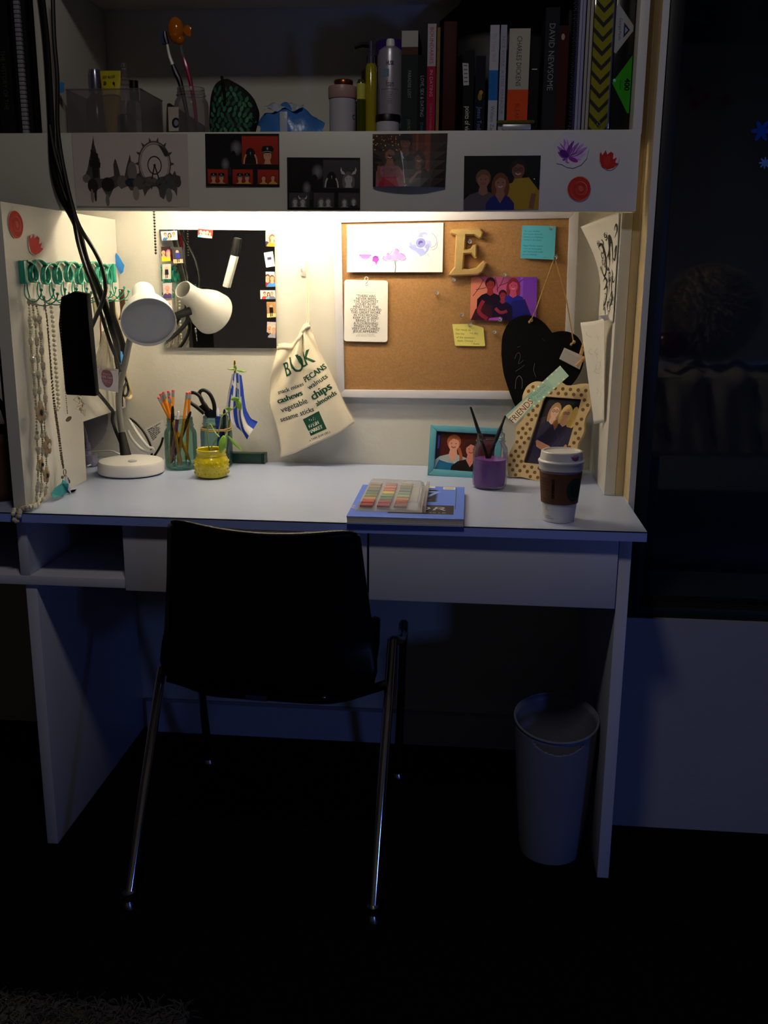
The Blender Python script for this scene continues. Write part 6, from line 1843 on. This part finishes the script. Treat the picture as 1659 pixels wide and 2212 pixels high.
hd = thing('brush_cover', 'translucent orange fish shaped brush cover on top of the toothbrush', 'brush cover', (-.9672,.3350,1.7149))
mat('orange_clear', 'd8780c', .15, var=.08, trans=.3)
B().ball((-.9692,.3350,1.7149), (.017, .015, .026), 18).ball((-.9621,.3350,1.6972), (.011, .01, .011), 12).obj('fish_body', 'orange_clear', hd)
B().prism([V((-.9559,.3300,1.7154)), V((-.9437,.3300,1.7257)), V((-.9352,.3300,1.7186)), V((-.9369,.3300,1.7011)), V((-.9466,.3300,1.7030))], (0, .006, 0), .002).obj('fish_tail', 'orange_clear', hd)

# leaf pouch
lp_ = thing('leaf_pouch', 'black zip pouch printed with green leaves on the upper shelf', 'pouch', (-.865, .36, SZ))
PL_ = [V(p) for p in catmull([(-.9070,.3200,1.5108),(-.9078,.3200,1.5427),(-.9044,.3200,1.5788),(-.8987,.3200,1.6011),(-.8873,.3200,1.6171),(-.8685,.3200,1.6231),(-.8560,.3200,1.6185),(-.8320,.3200,1.6050),(-.8130,.3200,1.5869),(-.8036,.3200,1.5690),(-.7992,.3200,1.5509),(-.8066,.3200,1.5284),(-.8100,.3200,1.5103)], 3)]
pcx = sum(PL_, V()) / len(PL_)


def pouchf(u, v, side=-1):
    k = u * (len(PL_) - 1)
    i = min(int(k), len(PL_) - 2)
    e = PL_[i].lerp(PL_[i + 1], k - i)
    base = V((pcx.x, .32, SZ))
    p = base.lerp(V((e.x, .345, e.z)), v)
    p.y = .345 + side * .03 * math.sqrt(max(0, 1 - v ** 2.2))
    p.z = max(p.z, SZ + .0005)
    return p


B().grid(lambda u, v: pouchf(u, v, -1), 36, 12).grid(lambda u, v: pouchf(u, v, 1.4), 36, 12).obj('pouch_body', mat('pouch_cloth', '0a100e', .8, bump=.3), lp_, 70)
B().tube([V(p) + V((0, -.004, 0)) for p in [(-.8705,.3200,1.6222),(-.8672,.3200,1.6053),(-.8658,.3200,1.5874),(-.8664,.3200,1.5695)]], .006, 8, flat=(1, .5)).obj('zip_tab', 'black_satin', lp_)
lfp = Free()
rl = random.Random(8)
for i in range(15):
    for j in range(12):
        x, z = -.94 + .0115 * i + .005 * (j % 2) + rl.uniform(-.002, .002), SZ + .006 + .0105 * j + rl.uniform(-.002, .002)
        if inside([(p.x + (pcx.x - p.x) * .12, p.z + (SZ - p.z) * .08) for p in PL_], x, z):
            lfp.ell(x, -z, .0034, .0066, rl.choice(('2e6a4e', '3a7a5a', '27604a', '4a8a6a')), rl.choice((-.6, .6, .3, -.3)), n=10)


def pouchmap(u, v):
    x, z = u, -v
    # find depth of the pouch front at x,z
    best = .33
    d = V((x - pcx.x, 0, z - SZ))
    for k in range(len(PL_) - 1):
        a, b_ = PL_[k] - V((pcx.x, 0, SZ)), PL_[k + 1] - V((pcx.x, 0, SZ))
        den = d.x * (b_.z - a.z) - d.z * (b_.x - a.x)
        if abs(den) < 1e-9: continue
        s = (a.x * (b_.z - a.z) - a.z * (b_.x - a.x)) / den
        w_ = (a.x * d.z - a.z * d.x) / den
        if s > 0 and -.001 <= w_ <= 1.001:
            best = .345 - .03 * math.sqrt(max(0, 1 - min(1, 1 / s) ** 2.2))
            break
    return V((x, best, z)), V((0, -1, 0))


decal('leaf_print', lfp, pouchmap, lp_, .0012, 1e-6)

# crumpled blue pack
bpk = thing('tissue_pack', 'crumpled blue and white plastic pack on the upper shelf', 'pack', (-.735, .35, SZ))
rn = random.Random(2)
mat('blue_film', '3f78c4', .3, var=.25, vs=25, bump=.6, bs=60)
mat('white_film', 'b4bccc', .35, var=.1, bump=.5, bs=60)


def packf(u, v):
    x = -.80 + .135 * u
    hgt = .046 + .026 * math.sin(pi * min(1, u * 1.1)) + .006 * math.sin(u * 17) * v
    a = pi * v
    return (x + .006 * math.sin(v * 9 + u * 5), .35 - .04 * math.cos(a) * (.5 + .5 * math.sin(pi * (.1 + .8 * u))), SZ + .0005 + hgt * math.sin(a) * (.75 + .25 * math.sin(pi * u)) + .004 * math.sin(u * 23 + v * 11) * math.sin(a))


B().grid(packf, 30, 18).obj('film_body', 'blue_film', bpk, 25)
B().box(-.749, -.733, .3085, .3105, SZ, SZ + .052, .0006).obj('tape_band', 'white_film', bpk)
B().grid(lambda u, v: (-.785 + .08 * u, .322 + .02 * v + .003 * math.sin(u * 20), SZ + .058 + .013 * v + .004 * math.sin(u * 14 + v * 5)), 14, 5).obj('top_flap', 'white_film', bpk, 25, .0006)

# bottles in the middle of the shelf
mat('pink_lid', 'b08a86', .4)
mat('jar_white', 'b9b6be', .35)
bottle('amber_bottle', 'amber bottle with a gold cap behind the white jar', 'bottle', -.628, .40, [(0, 0), (.028, 0), (.029, .004), (.029, .085), (.014, .1), (.013, .104), (0, .104)], mat('amber_glass', '8a2a10', .15, trans=.3), (('cap', [(.014, .103), (.019, .112), (.0205, .124), (.019, .127), (0, .128)], mat('copper_cap', '8a4a1c', .25, metal=.8)),))
bp = bottle('dark_pump_bottle', 'dark pump bottle behind the tall yellow spray bottle', 'bottle', (-.5722,.4400,1.6564)[0], .44, [(0, 0), (.022, 0), (.0225, .003), (.0225, .15), (.010, .165), (.009, .17), (0, .17)], 'amber_dark', (('pump_stem', [(.009, .168), (.011, .17), (.011, .182), (.004, .184), (.004, .2), (0, .2)], 'black_plastic'),))
B().tube([(bp.location.x + .004, .44, SZ + .203), (bp.location.x - .02, .435, SZ + .204), (bp.location.x - .036, .432, SZ + .198)], [.006, .005, .0035], 8).obj('pump_spout', 'black_plastic', bp)
wj_ = bottle('cream_jar', 'white cosmetic jar with a dusty pink lid', 'jar', -.620, .325, [(0, 0), (.0265, 0), (.0275, .003), (.0275, .076), (0, .078)], 'jar_white', (('lid', [(.0285, .077), (.0295, .079), (.0295, .098), (.0285, .101), (0, .101)], 'pink_lid'),), seg=40)
cj = Pr(.5, 'b9b6be')
cj.text(.42, .5, 'C', .2, '2a2420', bold=.04).rect(.4, .62, .5, .95, '9a8a8a')
decal('jar_label', cj, turned((-.620, .325), SZ + .012, SZ + .06, .0277, .0277, -62, -22), wj_, .0003, 1e-5, (6, 1))
mat('yellow_clear', 'b8a82a', .12, var=.1, trans=.35)
ybt = bottle('oil_bottle', 'tall yellow spray bottle with a steel nozzle', 'bottle', -.560, .315, [(0, 0), (.011, 0), (.0115, .004), (.0115, .135), (.008, .142), (0, .143)], 'yellow_clear', (('nozzle', [(.0075, .142), (.0075, .156), (.0045, .158), (.0045, .184), (0, .185)], 'silver_cap'),))
bottle('green_bottle', 'squat bottle of yellow green liquid beside the pink lidded jar', 'bottle', -.580, .312, [(0, 0), (.0085, 0), (.009, .003), (.009, .105), (.006, .112), (0, .113)], mat('olive_glass', '4a5210', .12, trans=.2), (('top_liquid', [(.0091, .074), (.0092, .075), (.0092, .104), (0, .105)], mat('pale_yellow', 'd0c85a', .2)),))
bottle('purple_jar', 'tall canister with a purple lid behind the hair spray can', 'canister', (-.5320,.4780,1.7284)[0], .478, [(0, 0), (.033, 0), (.034, .003), (.034, .175), (0, .176)], 'amber_dark', (('lid', [(.0345, .175), (.0365, .177), (.0365, .213), (.034, .217), (0, .217)], mat('purple_lid', '3a1670', .25)),), seg=36)
mat('can_silver', 'a8a4b4', .3, metal=.35)
can = bottle('spray_can', 'pale silver hair foam can with a white nozzle', 'spray can', (-.5258,.3720,1.6159)[0], .372, [(0, 0), (.0265, 0), (.027, .003), (.027, .165), (.024, .178), (.014, .185), (0, .186)], 'can_silver', (('nozzle', [(.009, .184), (.009, .195), (.0075, .2), (0, .201)], 'white_plastic'),), seg=40)
cpp = Pr(.9, 'a8a4b4')
cpp.text(.62, .16, 'HUSK', .07, '2a2830', bold=.06).rect(.36, .22, .58, .34, '6a8aa0').text(.62, .5, 'foam', .1, '4a4650').line([(.3, .54), (.9, .54)], .006, '6a6670', sm=0)
for i in range(6): cpp.text(.62, .6 + i * .035, ('extra firm hold', 'volumizing', 'for all hair', 'lasting body', 'heat protect', 'net wt 6 oz')[i], .02, '5a5660')
decal('can_print', cpp, turned(((-.5258,.3720,1.6159)[0], .372), SZ + .045, SZ + .165, .0272, .0272, -165, -50), can, .0003, 1e-5, (10, 1))
bottle('lotion_pot', 'small white pot with a black lid before the hair foam can', 'pot', (-.5250,.3170,1.5307)[0], .317, [(0, 0), (.024, 0), (.0245, .003), (.0245, .030), (0, .031)], 'jar_white', (('lid', [(.0245, .030), (.026, .031), (.026, .042), (.025, .044), (0, .044)], 'black_plastic'),), seg=36)

# books
mat('pages', 'b8ae9c', .85, var=.15, vs=400)


def book(label, u0, u1, vtop, col, y=.30, depth=.13, spine=None, z=SZ, lean=0, name='book', group='books on the upper shelf', gloss=.65, cat='book'):
    x0, x1 = u0, u1
    W_ = x1 - x0
    H = vtop - z
    mn = 'cover_' + col
    if mn not in MATS: mat(mn, col, gloss, var=.08, vs=40, spec=.2)
    t = thing(name, label, cat, ((x0 + x1) / 2, y, z), group)
    b = B()
    b.box(x0, x1, y, y + .002, z, vtop, .0005)
    b.box(x0, x0 + .0014, y + .002, y + depth, z, vtop)
    b.box(x1 - .0014, x1, y + .002, y + depth, z, vtop)
    b.obj('cover', mn, t)
    B().box(x0 + .0014, x1 - .0014, y + .002, y + depth - .003, z + .002, vtop - .003).obj('pages', 'pages', t)
    if spine:
        p = Pr(W_ / H, col)
        p.rect(0, 0, p.A, 1, col)
        spine(p)
        decal('spine_print', p, flat([(x0, y, vtop), (x1, y, vtop), (x1, y, z), (x0, y, z)]), t, .0002, 1e-5)
    return t


def sp(txts, rects=()):
    """spine print: rects (v0,v1,colour); texts (v centre, string, length in v, colour, size in widths) reading downwards"""
    def f(p):
        for r in rects: p.rect(0, r[0], p.A, r[1], r[2])
        for v, s, ln, c_, k in txts:
            w_ = max(q[0] for g in text_polys(s) for q in g)
            h_ = p.A * k
            p.text(p.A * .5 - h_ * .5, v, s, h_, c_, rot=-90, sx=ln / (w_ * h_ / .7), al='C')
    return f


book('dark green anthology with a pale label at the top of its spine', -.497, -.464, 1.7, '1c2a24', spine=sp([(.5, 'PARADISE LOST', .26, '8a9a8a', .2), (.9, 'JOHN MILTON', .14, '6a7a6a', .18)], [(.0, .15, 'a8a49a'), (.15, .22, '4a3020')]))
book('slim black book titled in white beside the red and white one', -.464, -.445, 1.655, '0c0e14', spine=sp([(.5, 'LOVE, SEX & DATING', .5, '9aa0a4', .36), (.9, 'STANLEY', .16, '3a6a8a', .3)]))
book('crimson and white paperback with large vertical lettering', -.445, -.428, 1.712, 'a01638', spine=sp([(.19, 'BOUNDARIES', .32, 'b0264a', .42), (.52, 'IN DATING', .24, 'd8909c', .36), (.83, 'CLOUD & TOWNSEND', .26, 'c86a7c', .26)], [(.0, .37, 'b0a8a8'), (.985, 1, 'b0a8a8')]))
book('very thin tan book beside the crimson paperback', -.426, -.420, 1.705, '8a6a3a', spine=sp([(.2, 'B', .02, '3a2a18', .5), (.6, 'THE COLLECTED STORIES', .5, '5a4424', .4)]))
book('thick dark red clothbound book without lettering', -.413, -.387, 1.716, '3a0c0c')
book('low black book with a sticker and the title points of view', -.372, -.351, 1.665, '0b0a0a', spine=sp([(.82, 'points of view', .34, 'd8d4c0', .5)], [(.0, .02, '1a1a1a')]))
st_ = Pr(.35, 'b8b4b0')
for i in range(5): st_.rect(.06, .08 + .18 * i, .28, .14 + .18 * i, '6a6668')
card('price_sticker', None, None, [(-.3746,.2995,1.6391),(-.3626,.2995,1.6381),(-.3605,.2995,1.5977),(-.3717,.2995,1.5970)], st_, parent=bpy.data.objects['book.005'])
book('navy book with a gold emblem low on its spine', -.348, -.328, 1.652, '0a0c1c', spine=lambda p: (p.ell(p.A * .5, .5, p.A * .22, .05, '8a6a2a', n=10), p.ell(p.A * .6, .45, p.A * .2, .03, 'a8843a', n=8), p.text(p.A * .3, .8, 'Jesus Today', p.A * .42, '6a7ab0', rot=-90, sx=.9)))
book('white paperback with a blue block on its spine', -.321, -.303, 1.708, 'b4b4b8', spine=sp([(.2, 'The Young Wolf', .26, 'b08a9a', .45), (.53, 'BESTSELLER', .2, '1a5a90', .3), (.85, 'William Zane', .26, '5a6a8a', .42)], [(.4, .67, '1e6ab0')]))
book('thin pale grey book beside the blue banded one', -.3, -.288, 1.708, 'a4a4ae', spine=sp([(.45, 'NICE WORK  A STILL HARBOUR', .7, '7a7a84', .5)]))
book('thick classic novel, cream above and bright orange below', -.283, -.242, 1.701, 'b4ac98', spine=sp([(.3, 'CHARLES DICKENS', .46, '3a3430', .24), (.86, 'BLEAK HOUSE', .34, 'a83010', .22)], [(.56, 1, 'd84a12'), (.545, .56, 'b4ac98')]))
bpy.data.objects['book.009']
emb = Pr(1, 'd84a12')
book('black book with a silver mark between the novel and the tall grey one', -.24, -.222, 1.685, '0a0a0a', spine=sp([(.32, 'I', .02, 'a8a8a8', .6)]))
book('tall charcoal book with pale serif capitals down its spine', -.213, -.186, 1.738, '1c1c1e', spine=sp([(.38, 'DAVID NEWSOME', .52, '8a8a8a', .42)]))
book('dark red book with a small crest near the top', -.186, -.166, 1.705, '3c0a0a', spine=lambda p: p.ell(p.A * .4, .1, p.A * .18, .03, 'a89a7a', n=8))
book('grey green slip of a book behind the dark red one', -.166, -.160, 1.74, '141e18', y=.33)
# black bag behind the books
pk_ = B().grid(lambda u, v: (-.43 + .28 * u, .5 - .05 * math.sin(pi * u) * math.sin(pi * min(1, v * .9 + .1)), SZ + .001 + .318 * v * (.82 + .18 * math.sin(pi * min(1, u * 2.6 if u < .2 else 1) / 2))), 20, 14)
tag(pk_.obj('black_backpack', 'black_satin', None, 60, .004), 'slack black bag standing behind the row of books', 'bag')

# spiral pads, binder, filler paper
sn = thing('spiral_notebook', 'white spiral notebook with a grey wire edge beside the dark red book', 'notebook', (-.15, .32, SZ))
B().box(-.153, -.148, .305, .43, SZ, 1.815).obj('cover', mat('navy_card', '1a1a4a', .5), sn)
sw = B()
for i in range(44):
    z = SZ + .004 + i * .007
    sw.tube([(-.1565 + .0045 * math.cos(t), .303 + .0045 * math.sin(t), z + .0006 * t) for t in [k * pi / 4 for k in range(9)]], .0008, 5)
tag(sw.obj('wire_spiral', 'steel', sn), kind='stuff')
for i, (x, nm, cc, yy) in enumerate(((-.147, 'a', 'a4a2b4', .305), (-.141, 'b', '9a98b4', .303), (-.133, 'c', 'a8a29a', .305), (-.126, 'd', 'b0a898', .304))):
    t = thing('paper_pad', ('white pad directly beside the spiral notebook', 'lilac white pad, second from the spiral notebook', 'greyish cream pad, third from the spiral notebook', 'cream pad touching the chevron case')[i], 'notepad', (x, .4, SZ), 'paper pads on the upper shelf')
    mm = 'pad_' + nm
    mat(mm, cc, .7)
    B().box(x, x + .0052, yy, .43, SZ, 1.812, .0004).obj('sheets', mm, t)
    B().box(x + .0053, x + .0057, yy + .001, .43, SZ, 1.814).obj('cover', mat('pad_cover_' + nm, ('2a2a5a', '3a3a3e', '6a5a40', '8a7a5a')[i], .6), t)
cv = thing('chevron_case', 'clear case with a yellow and grey chevron pattern standing on the shelf', 'case', (-.1, .36, SZ))
cp4 = Pr(.037 / .315, 'b0a818')
for i in range(14):
    y = -.06 + i * .083
    a = cp4.A
    cp4.poly([(0, y), (a / 2, y + .06), (a, y), (a, y + .030), (a / 2, y + .090), (0, y + .030)], '3a342c')
card('chevron_panel', None, None, [(-.1185, .311, 1.816), (-.0815, .311, 1.816), (-.0815, .311, SZ), (-.1185, .311, SZ)], cp4, 'print_gloss', .003, parent=cv, eps=1e-5)
B().box(-.1195, -.0775, .3155, .5, SZ, 1.817, .001).obj('case_back', mat('lilac_case', '8a88a0', .4), cv)
B().box(-.1195, -.0785, .3035, .3055, SZ, 1.817, .0006).obj('clear_front', 'clear_sheet', cv)
B().tube([(-.0825, .302, SZ + .01), (-.0825, .302, 1.812)], .0012, 6).obj('bright_edge', 'clear_plastic', cv)
B().tube([(-.1 + .003 * math.cos(t * pi / 6), .302, SZ + .024 + .003 * math.sin(t * pi / 6)) for t in range(12)], .0008, 5, True).obj('snap', 'chrome', cv)
fpk = thing('filler_paper', 'black wrapped pack of filler paper with white and green triangles', 'paper pack', (-.06, .4, SZ))
B().box(-.0765, -.0395, .312, .52, SZ, 1.816, .001).obj('ream', mat('pack_black', '0c0c0e', .25), fpk)
f5 = Pr(.037 / .316, '0c0c0e')
a = f5.A
f5.poly([(.02 * a, .0), (a, .0), (a, .16), (.05 * a, .04)], '1a5080').text(a * .72, .06, 'STANDARD', .02, '6a8ab0', rot=-90).poly([(0, .24), (.1 * a, .22), (.95 * a, .35), (.95 * a, .38), (.1 * a, .51), (0, .5)], 'a8a8a4').poly([(.45 * a, .33), (.45 * a, .42), (.78 * a, .375)], '1a2a5a').poly([(.52 * a, .355), (.52 * a, .395), (.68 * a, .375)], '9aa0b8').text(.2 * a, .37, 'Georgia-Pacific', .016, '1a2a5a', rot=-90, sx=.95)
f5.poly([(0, .68), (a, .52), (a, .86), (.9 * a, .86)], '2a9a10').text(.66 * a, .69, '400', .034, '0a1a0a', rot=-90, bold=.05).text(.4 * a, .69, 'sheets', .016, '0a3a0a', rot=-90).ell(.12 * a, .665, .01, .01, '7ad8c0', n=8)
decal('pack_print', f5, flat([(-.0765, .312, 1.816), (-.0395, .312, 1.816), (-.0395, .312, SZ), (-.0765, .312, SZ)]), fpk, .0004, 1e-5)
# phone like case lying in front of the books
mc = thing('fabric_wallet', 'small silver edged wallet with fuzzy mustard top lying before the novels', 'wallet', (-.265, .292, SZ))
B().box(-.292, -.2335, .2895, .37, SZ + .0105, SZ + .0225, .003).obj('silver_case', mat('silver_shell', 'a8a8b4', .35, metal=.4), mc)
B().box(-.303, -.226, .2915, .375, SZ + .023, SZ + .030, .003).obj('fuzzy_cover', mat('mustard_fuzz', '5a5012', .95, var=.4, vs=300, bump=1, bs=400), mc)
ml_ = B().box(-.31, -.205, .29, .38, SZ + .0005, SZ + .010, .001)
tag(ml_.obj('flat_notebook', 'cover_1c1c1e'), 'thin dark notebook lying flat under the mustard topped wallet', 'notebook')
mt = B().prism([(-1.21, .285, SZ + .0005), (-1.17, .285, SZ + .0005), (-1.165, .30, SZ + .0005), (-1.205, .33, SZ + .0005)], (0, 0, .004), .001)
tag(mt.obj('magenta_case', 'magenta_plastic'), 'flat dark magenta case lying by the upper divider', 'case')

# neighbour's shelf beyond the divider
nb = thing('comb_binder', 'black binder with a white comb spine beyond the upper divider', 'binder', (-1.29, .33, SZ))
B().box(-1.31, -1.302, .31, .55, SZ, 1.815).obj('cover', 'black_satin', nb)
cbm = B()
for i in range(36):
    cbm.box(-1.3005, -1.2885, .302, .312, SZ + .003 + i * .0086, SZ + .0105 + i * .0086, .001)
tag(cbm.obj('comb_spine', mat('comb_white', '9a98a4', .5), nb), kind='stuff')
B().box(-1.2875, -1.279, .31, .55, SZ, 1.815).obj('cover', 'black_satin', nb)
book('black hardback nearest the upper divider', -1.266, -1.247, 1.81, '0a0a0b')
book('thin rust spined book beside the comb binder', -1.2775, -1.2675, 1.58, '4a2018', y=.32)
book('black book with faint capitals beyond the comb binder', -1.346, -1.314, 1.79, '0d0c0c', spine=sp([(.6, 'THE HISTORY OF THE', .4, '4a4640', .3)]))
book('black book with a yellow mark at its foot', -1.38, -1.348, 1.74, '0b0d10', spine=lambda p: p.rect(p.A * .5, .86, p.A * .75, .93, '8a7018'))

# neighbour's desk, seen past the left panel
nbag = thing('brown_tote', 'dim brown bag on the neighbouring desk past the left panel', 'bag', (-1.36, .15, .761))
B().grid(lambda u, v: (-1.45 + .2 * u, .15 - .08 * math.sin(pi * u), .7615 + .14 * v), 12, 6).grid(lambda u, v: (-1.45 + .2 * u, .15 + .08 * math.sin(pi * u), .7615 + .14 * v), 12, 6).obj('bag_body', mat('dull_brown', '4a2e1c', .7, var=.2), nbag, 60, .003)
B().tube([(-1.40, .09, .89), (-1.38, .07, .97), (-1.33, .07, 1.0), (-1.29, .08, .97), (-1.28, .1, .89)], .006, 8, sm=4).obj('handle', 'black_satin', nbag)
ncl = Pr(1, 'c8c4c4')
for i in range(4): ncl.rect(0, .12 + .24 * i, 1, .24 + .24 * i, '151518')
card('striped_cloth', 'black and white striped cloth hanging past the left panel', 'cloth', [(-1.4120,.3000,1.1240),(-1.3669,.3000,1.1245),(-1.3727,.3000,1.0224),(-1.4183,.3000,1.0217)], ncl, thick=.003)
nst = thing('cloth_stand', 'dark post carrying the striped cloth on the neighbouring desk', 'stand', (-1.33, .33, .761))
B().box(-1.40, -1.27, .305, .33, .7605, 1.12, .004).obj('post', 'black_satin', nst)
B().box(-1.42, -1.26, .29, .40, .7604, .772, .003).obj('stand_foot', 'black_satin', nst)

# ================================================================ window clings and what the dark pane mirrors: bed, fur pillow, wall flowers
def cling(label, px, r, m, n, seed):
    c0 = V(px)
    P = [c0 + V((r * (.72 + .28 * math.cos(n * t)) * math.cos(t), 0, r * (.72 + .28 * math.cos(n * t)) * math.sin(t))) for t in [2 * pi * i / 48 + seed for i in range(48)]]
    tag(B().prism(P, (0, -.0012, 0)).obj('window_cling', m), label, 'window cling', 'gel clings on the window')


mat('blue_gel', '1450c8', .1, var=.3, vs=150, trans=.3)
mat('ice_gel', '6a9af0', .08, var=.4, vs=200, trans=.3)
cling('larger deep blue flower gel cling on the dark window', (.2142,.2835,1.5059), .021, 'blue_gel', 6, .2)
cling('smaller sparkling blue gel cling on the dark window', (.2262,.2835,1.4466), .012, 'ice_gel', 8, .1)
BY = -1.25
BZ0, BZ1 = (.5642,1.8240,.5865)[2], (.5386,1.8240,.8812)[2]
bed = thing('raised_bed', 'raised bed with a pale rumpled blanket behind the camera, mirrored in the window', 'bed', (.65, -1.2, 0))
B().box(.3, 2.1, -2.1, BY, BZ0 + .03, BZ1 - .012, .02).obj('mattress', mat('bed_cloth', '5c5648', .9, var=.15), bed)
for x in (.32, 2.05):
    for y in (-2.07, -1.31):
        B().box(x, x + .05, y, y + .04, .001, BZ0 + .06, .004).obj('leg', 'black_satin', bed)
rb2 = random.Random(3)


def blank(u, v):
    x = .285 + 1.4 * u
    w_ = .012 * math.sin(x * 40 + 3 * math.sin(v * 4)) + .008 * math.sin(x * 75 + v * 7)
    if v < .6:
        k = v / .6
        return (x, BY + w_ * .9 + .01, BZ0 + (BZ1 - BZ0) * k)
    k = (v - .6) / .4
    return (x, BY + .02 - .5 * k, BZ1 + w_ * .8 + .02 * math.sin(pi * k))


B().grid(blank, 90, 24).obj('blanket', mat('blanket_cloth', 'b8ac9c', .95, var=.15, vs=20), bed, 60, .006)
PX_, PZ_ = (.5368,1.9740,1.1102)[0], (.5368,1.9740,1.1102)[2]
PZ_ = max(PZ_, BZ1 + .21)
fpw = thing('fur_pillow', 'shaggy pale fur cushion on the raised bed', 'cushion', (PX_, -1.4, PZ_))
tilt = Matrix.Translation((PX_, -1.4, PZ_)) @ Matrix.Rotation(-.5, 4, 'Y')
cu = B().ball((0, 0, 0), (.15, .08, .15), 24)
for v in cu.bm.verts: v.co = tilt @ v.co
mat('fur', 'b8a888', .95)
cu.obj('cushion', 'fur', fpw)
fu = B()
for i in range(1800):
    t, p = random.uniform(0, 2 * pi), math.acos(random.uniform(-1, 1))
    n = V((math.sin(p) * math.cos(t), math.sin(p) * math.sin(t), math.cos(p)))
    c0 = tilt @ V((.15 * n.x, .08 * n.y, .15 * n.z))
    n = tilt.to_3x3() @ n
    fu.tube([c0, c0 + n * .018 + V((0, 0, -.004)), c0 + n * .032 + V((random.uniform(-.01, .01), 0, -.010))], .0018, 3)
tag(fu.obj('fur', 'fur', fpw), kind='stuff')
rpx = (.3784,1.8640,.9876)
rp = B().ball((rpx[0], -1.29, max(rpx[2], BZ1 + .07)), (.065, .04, .05), 20)
tag(rp.obj('red_ball', mat('red_gloss', '5a0a10', .08, spec=.6)), 'glossy dark red ball shaped object on the raised bed', 'ball')

for i, (p, c_, r_) in enumerate((((.7929,3.9740,2.2192), 'b03020', .03), ((.8764,3.9740,2.1903), 'a82420', .022), ((.9840,3.9740,2.1660), 'b02838', .035), ((.8211,3.9740,2.1461), '4a2038', .03))):
    q = Pr(1, c_)
    (rose if i % 2 else tulip)(q)
    card('flower_cutout', ('orange red paper flower high on the far room wall, mirrored in the window', 'small red paper flower on the far room wall, mirrored in the window', 'crimson paper flower apart from the others on the mirrored wall', 'dark plum paper flower below the others on the mirrored wall')[i], 'cutout', [(p[0] + r_, -3.3985, p[2] + r_), (p[0] - r_, -3.3985, p[2] + r_), (p[0] - r_, -3.3985, p[2] - r_), (p[0] + r_, -3.3985, p[2] - r_)], q, outline=blob(20, i + 2), group='painted flower cutouts')
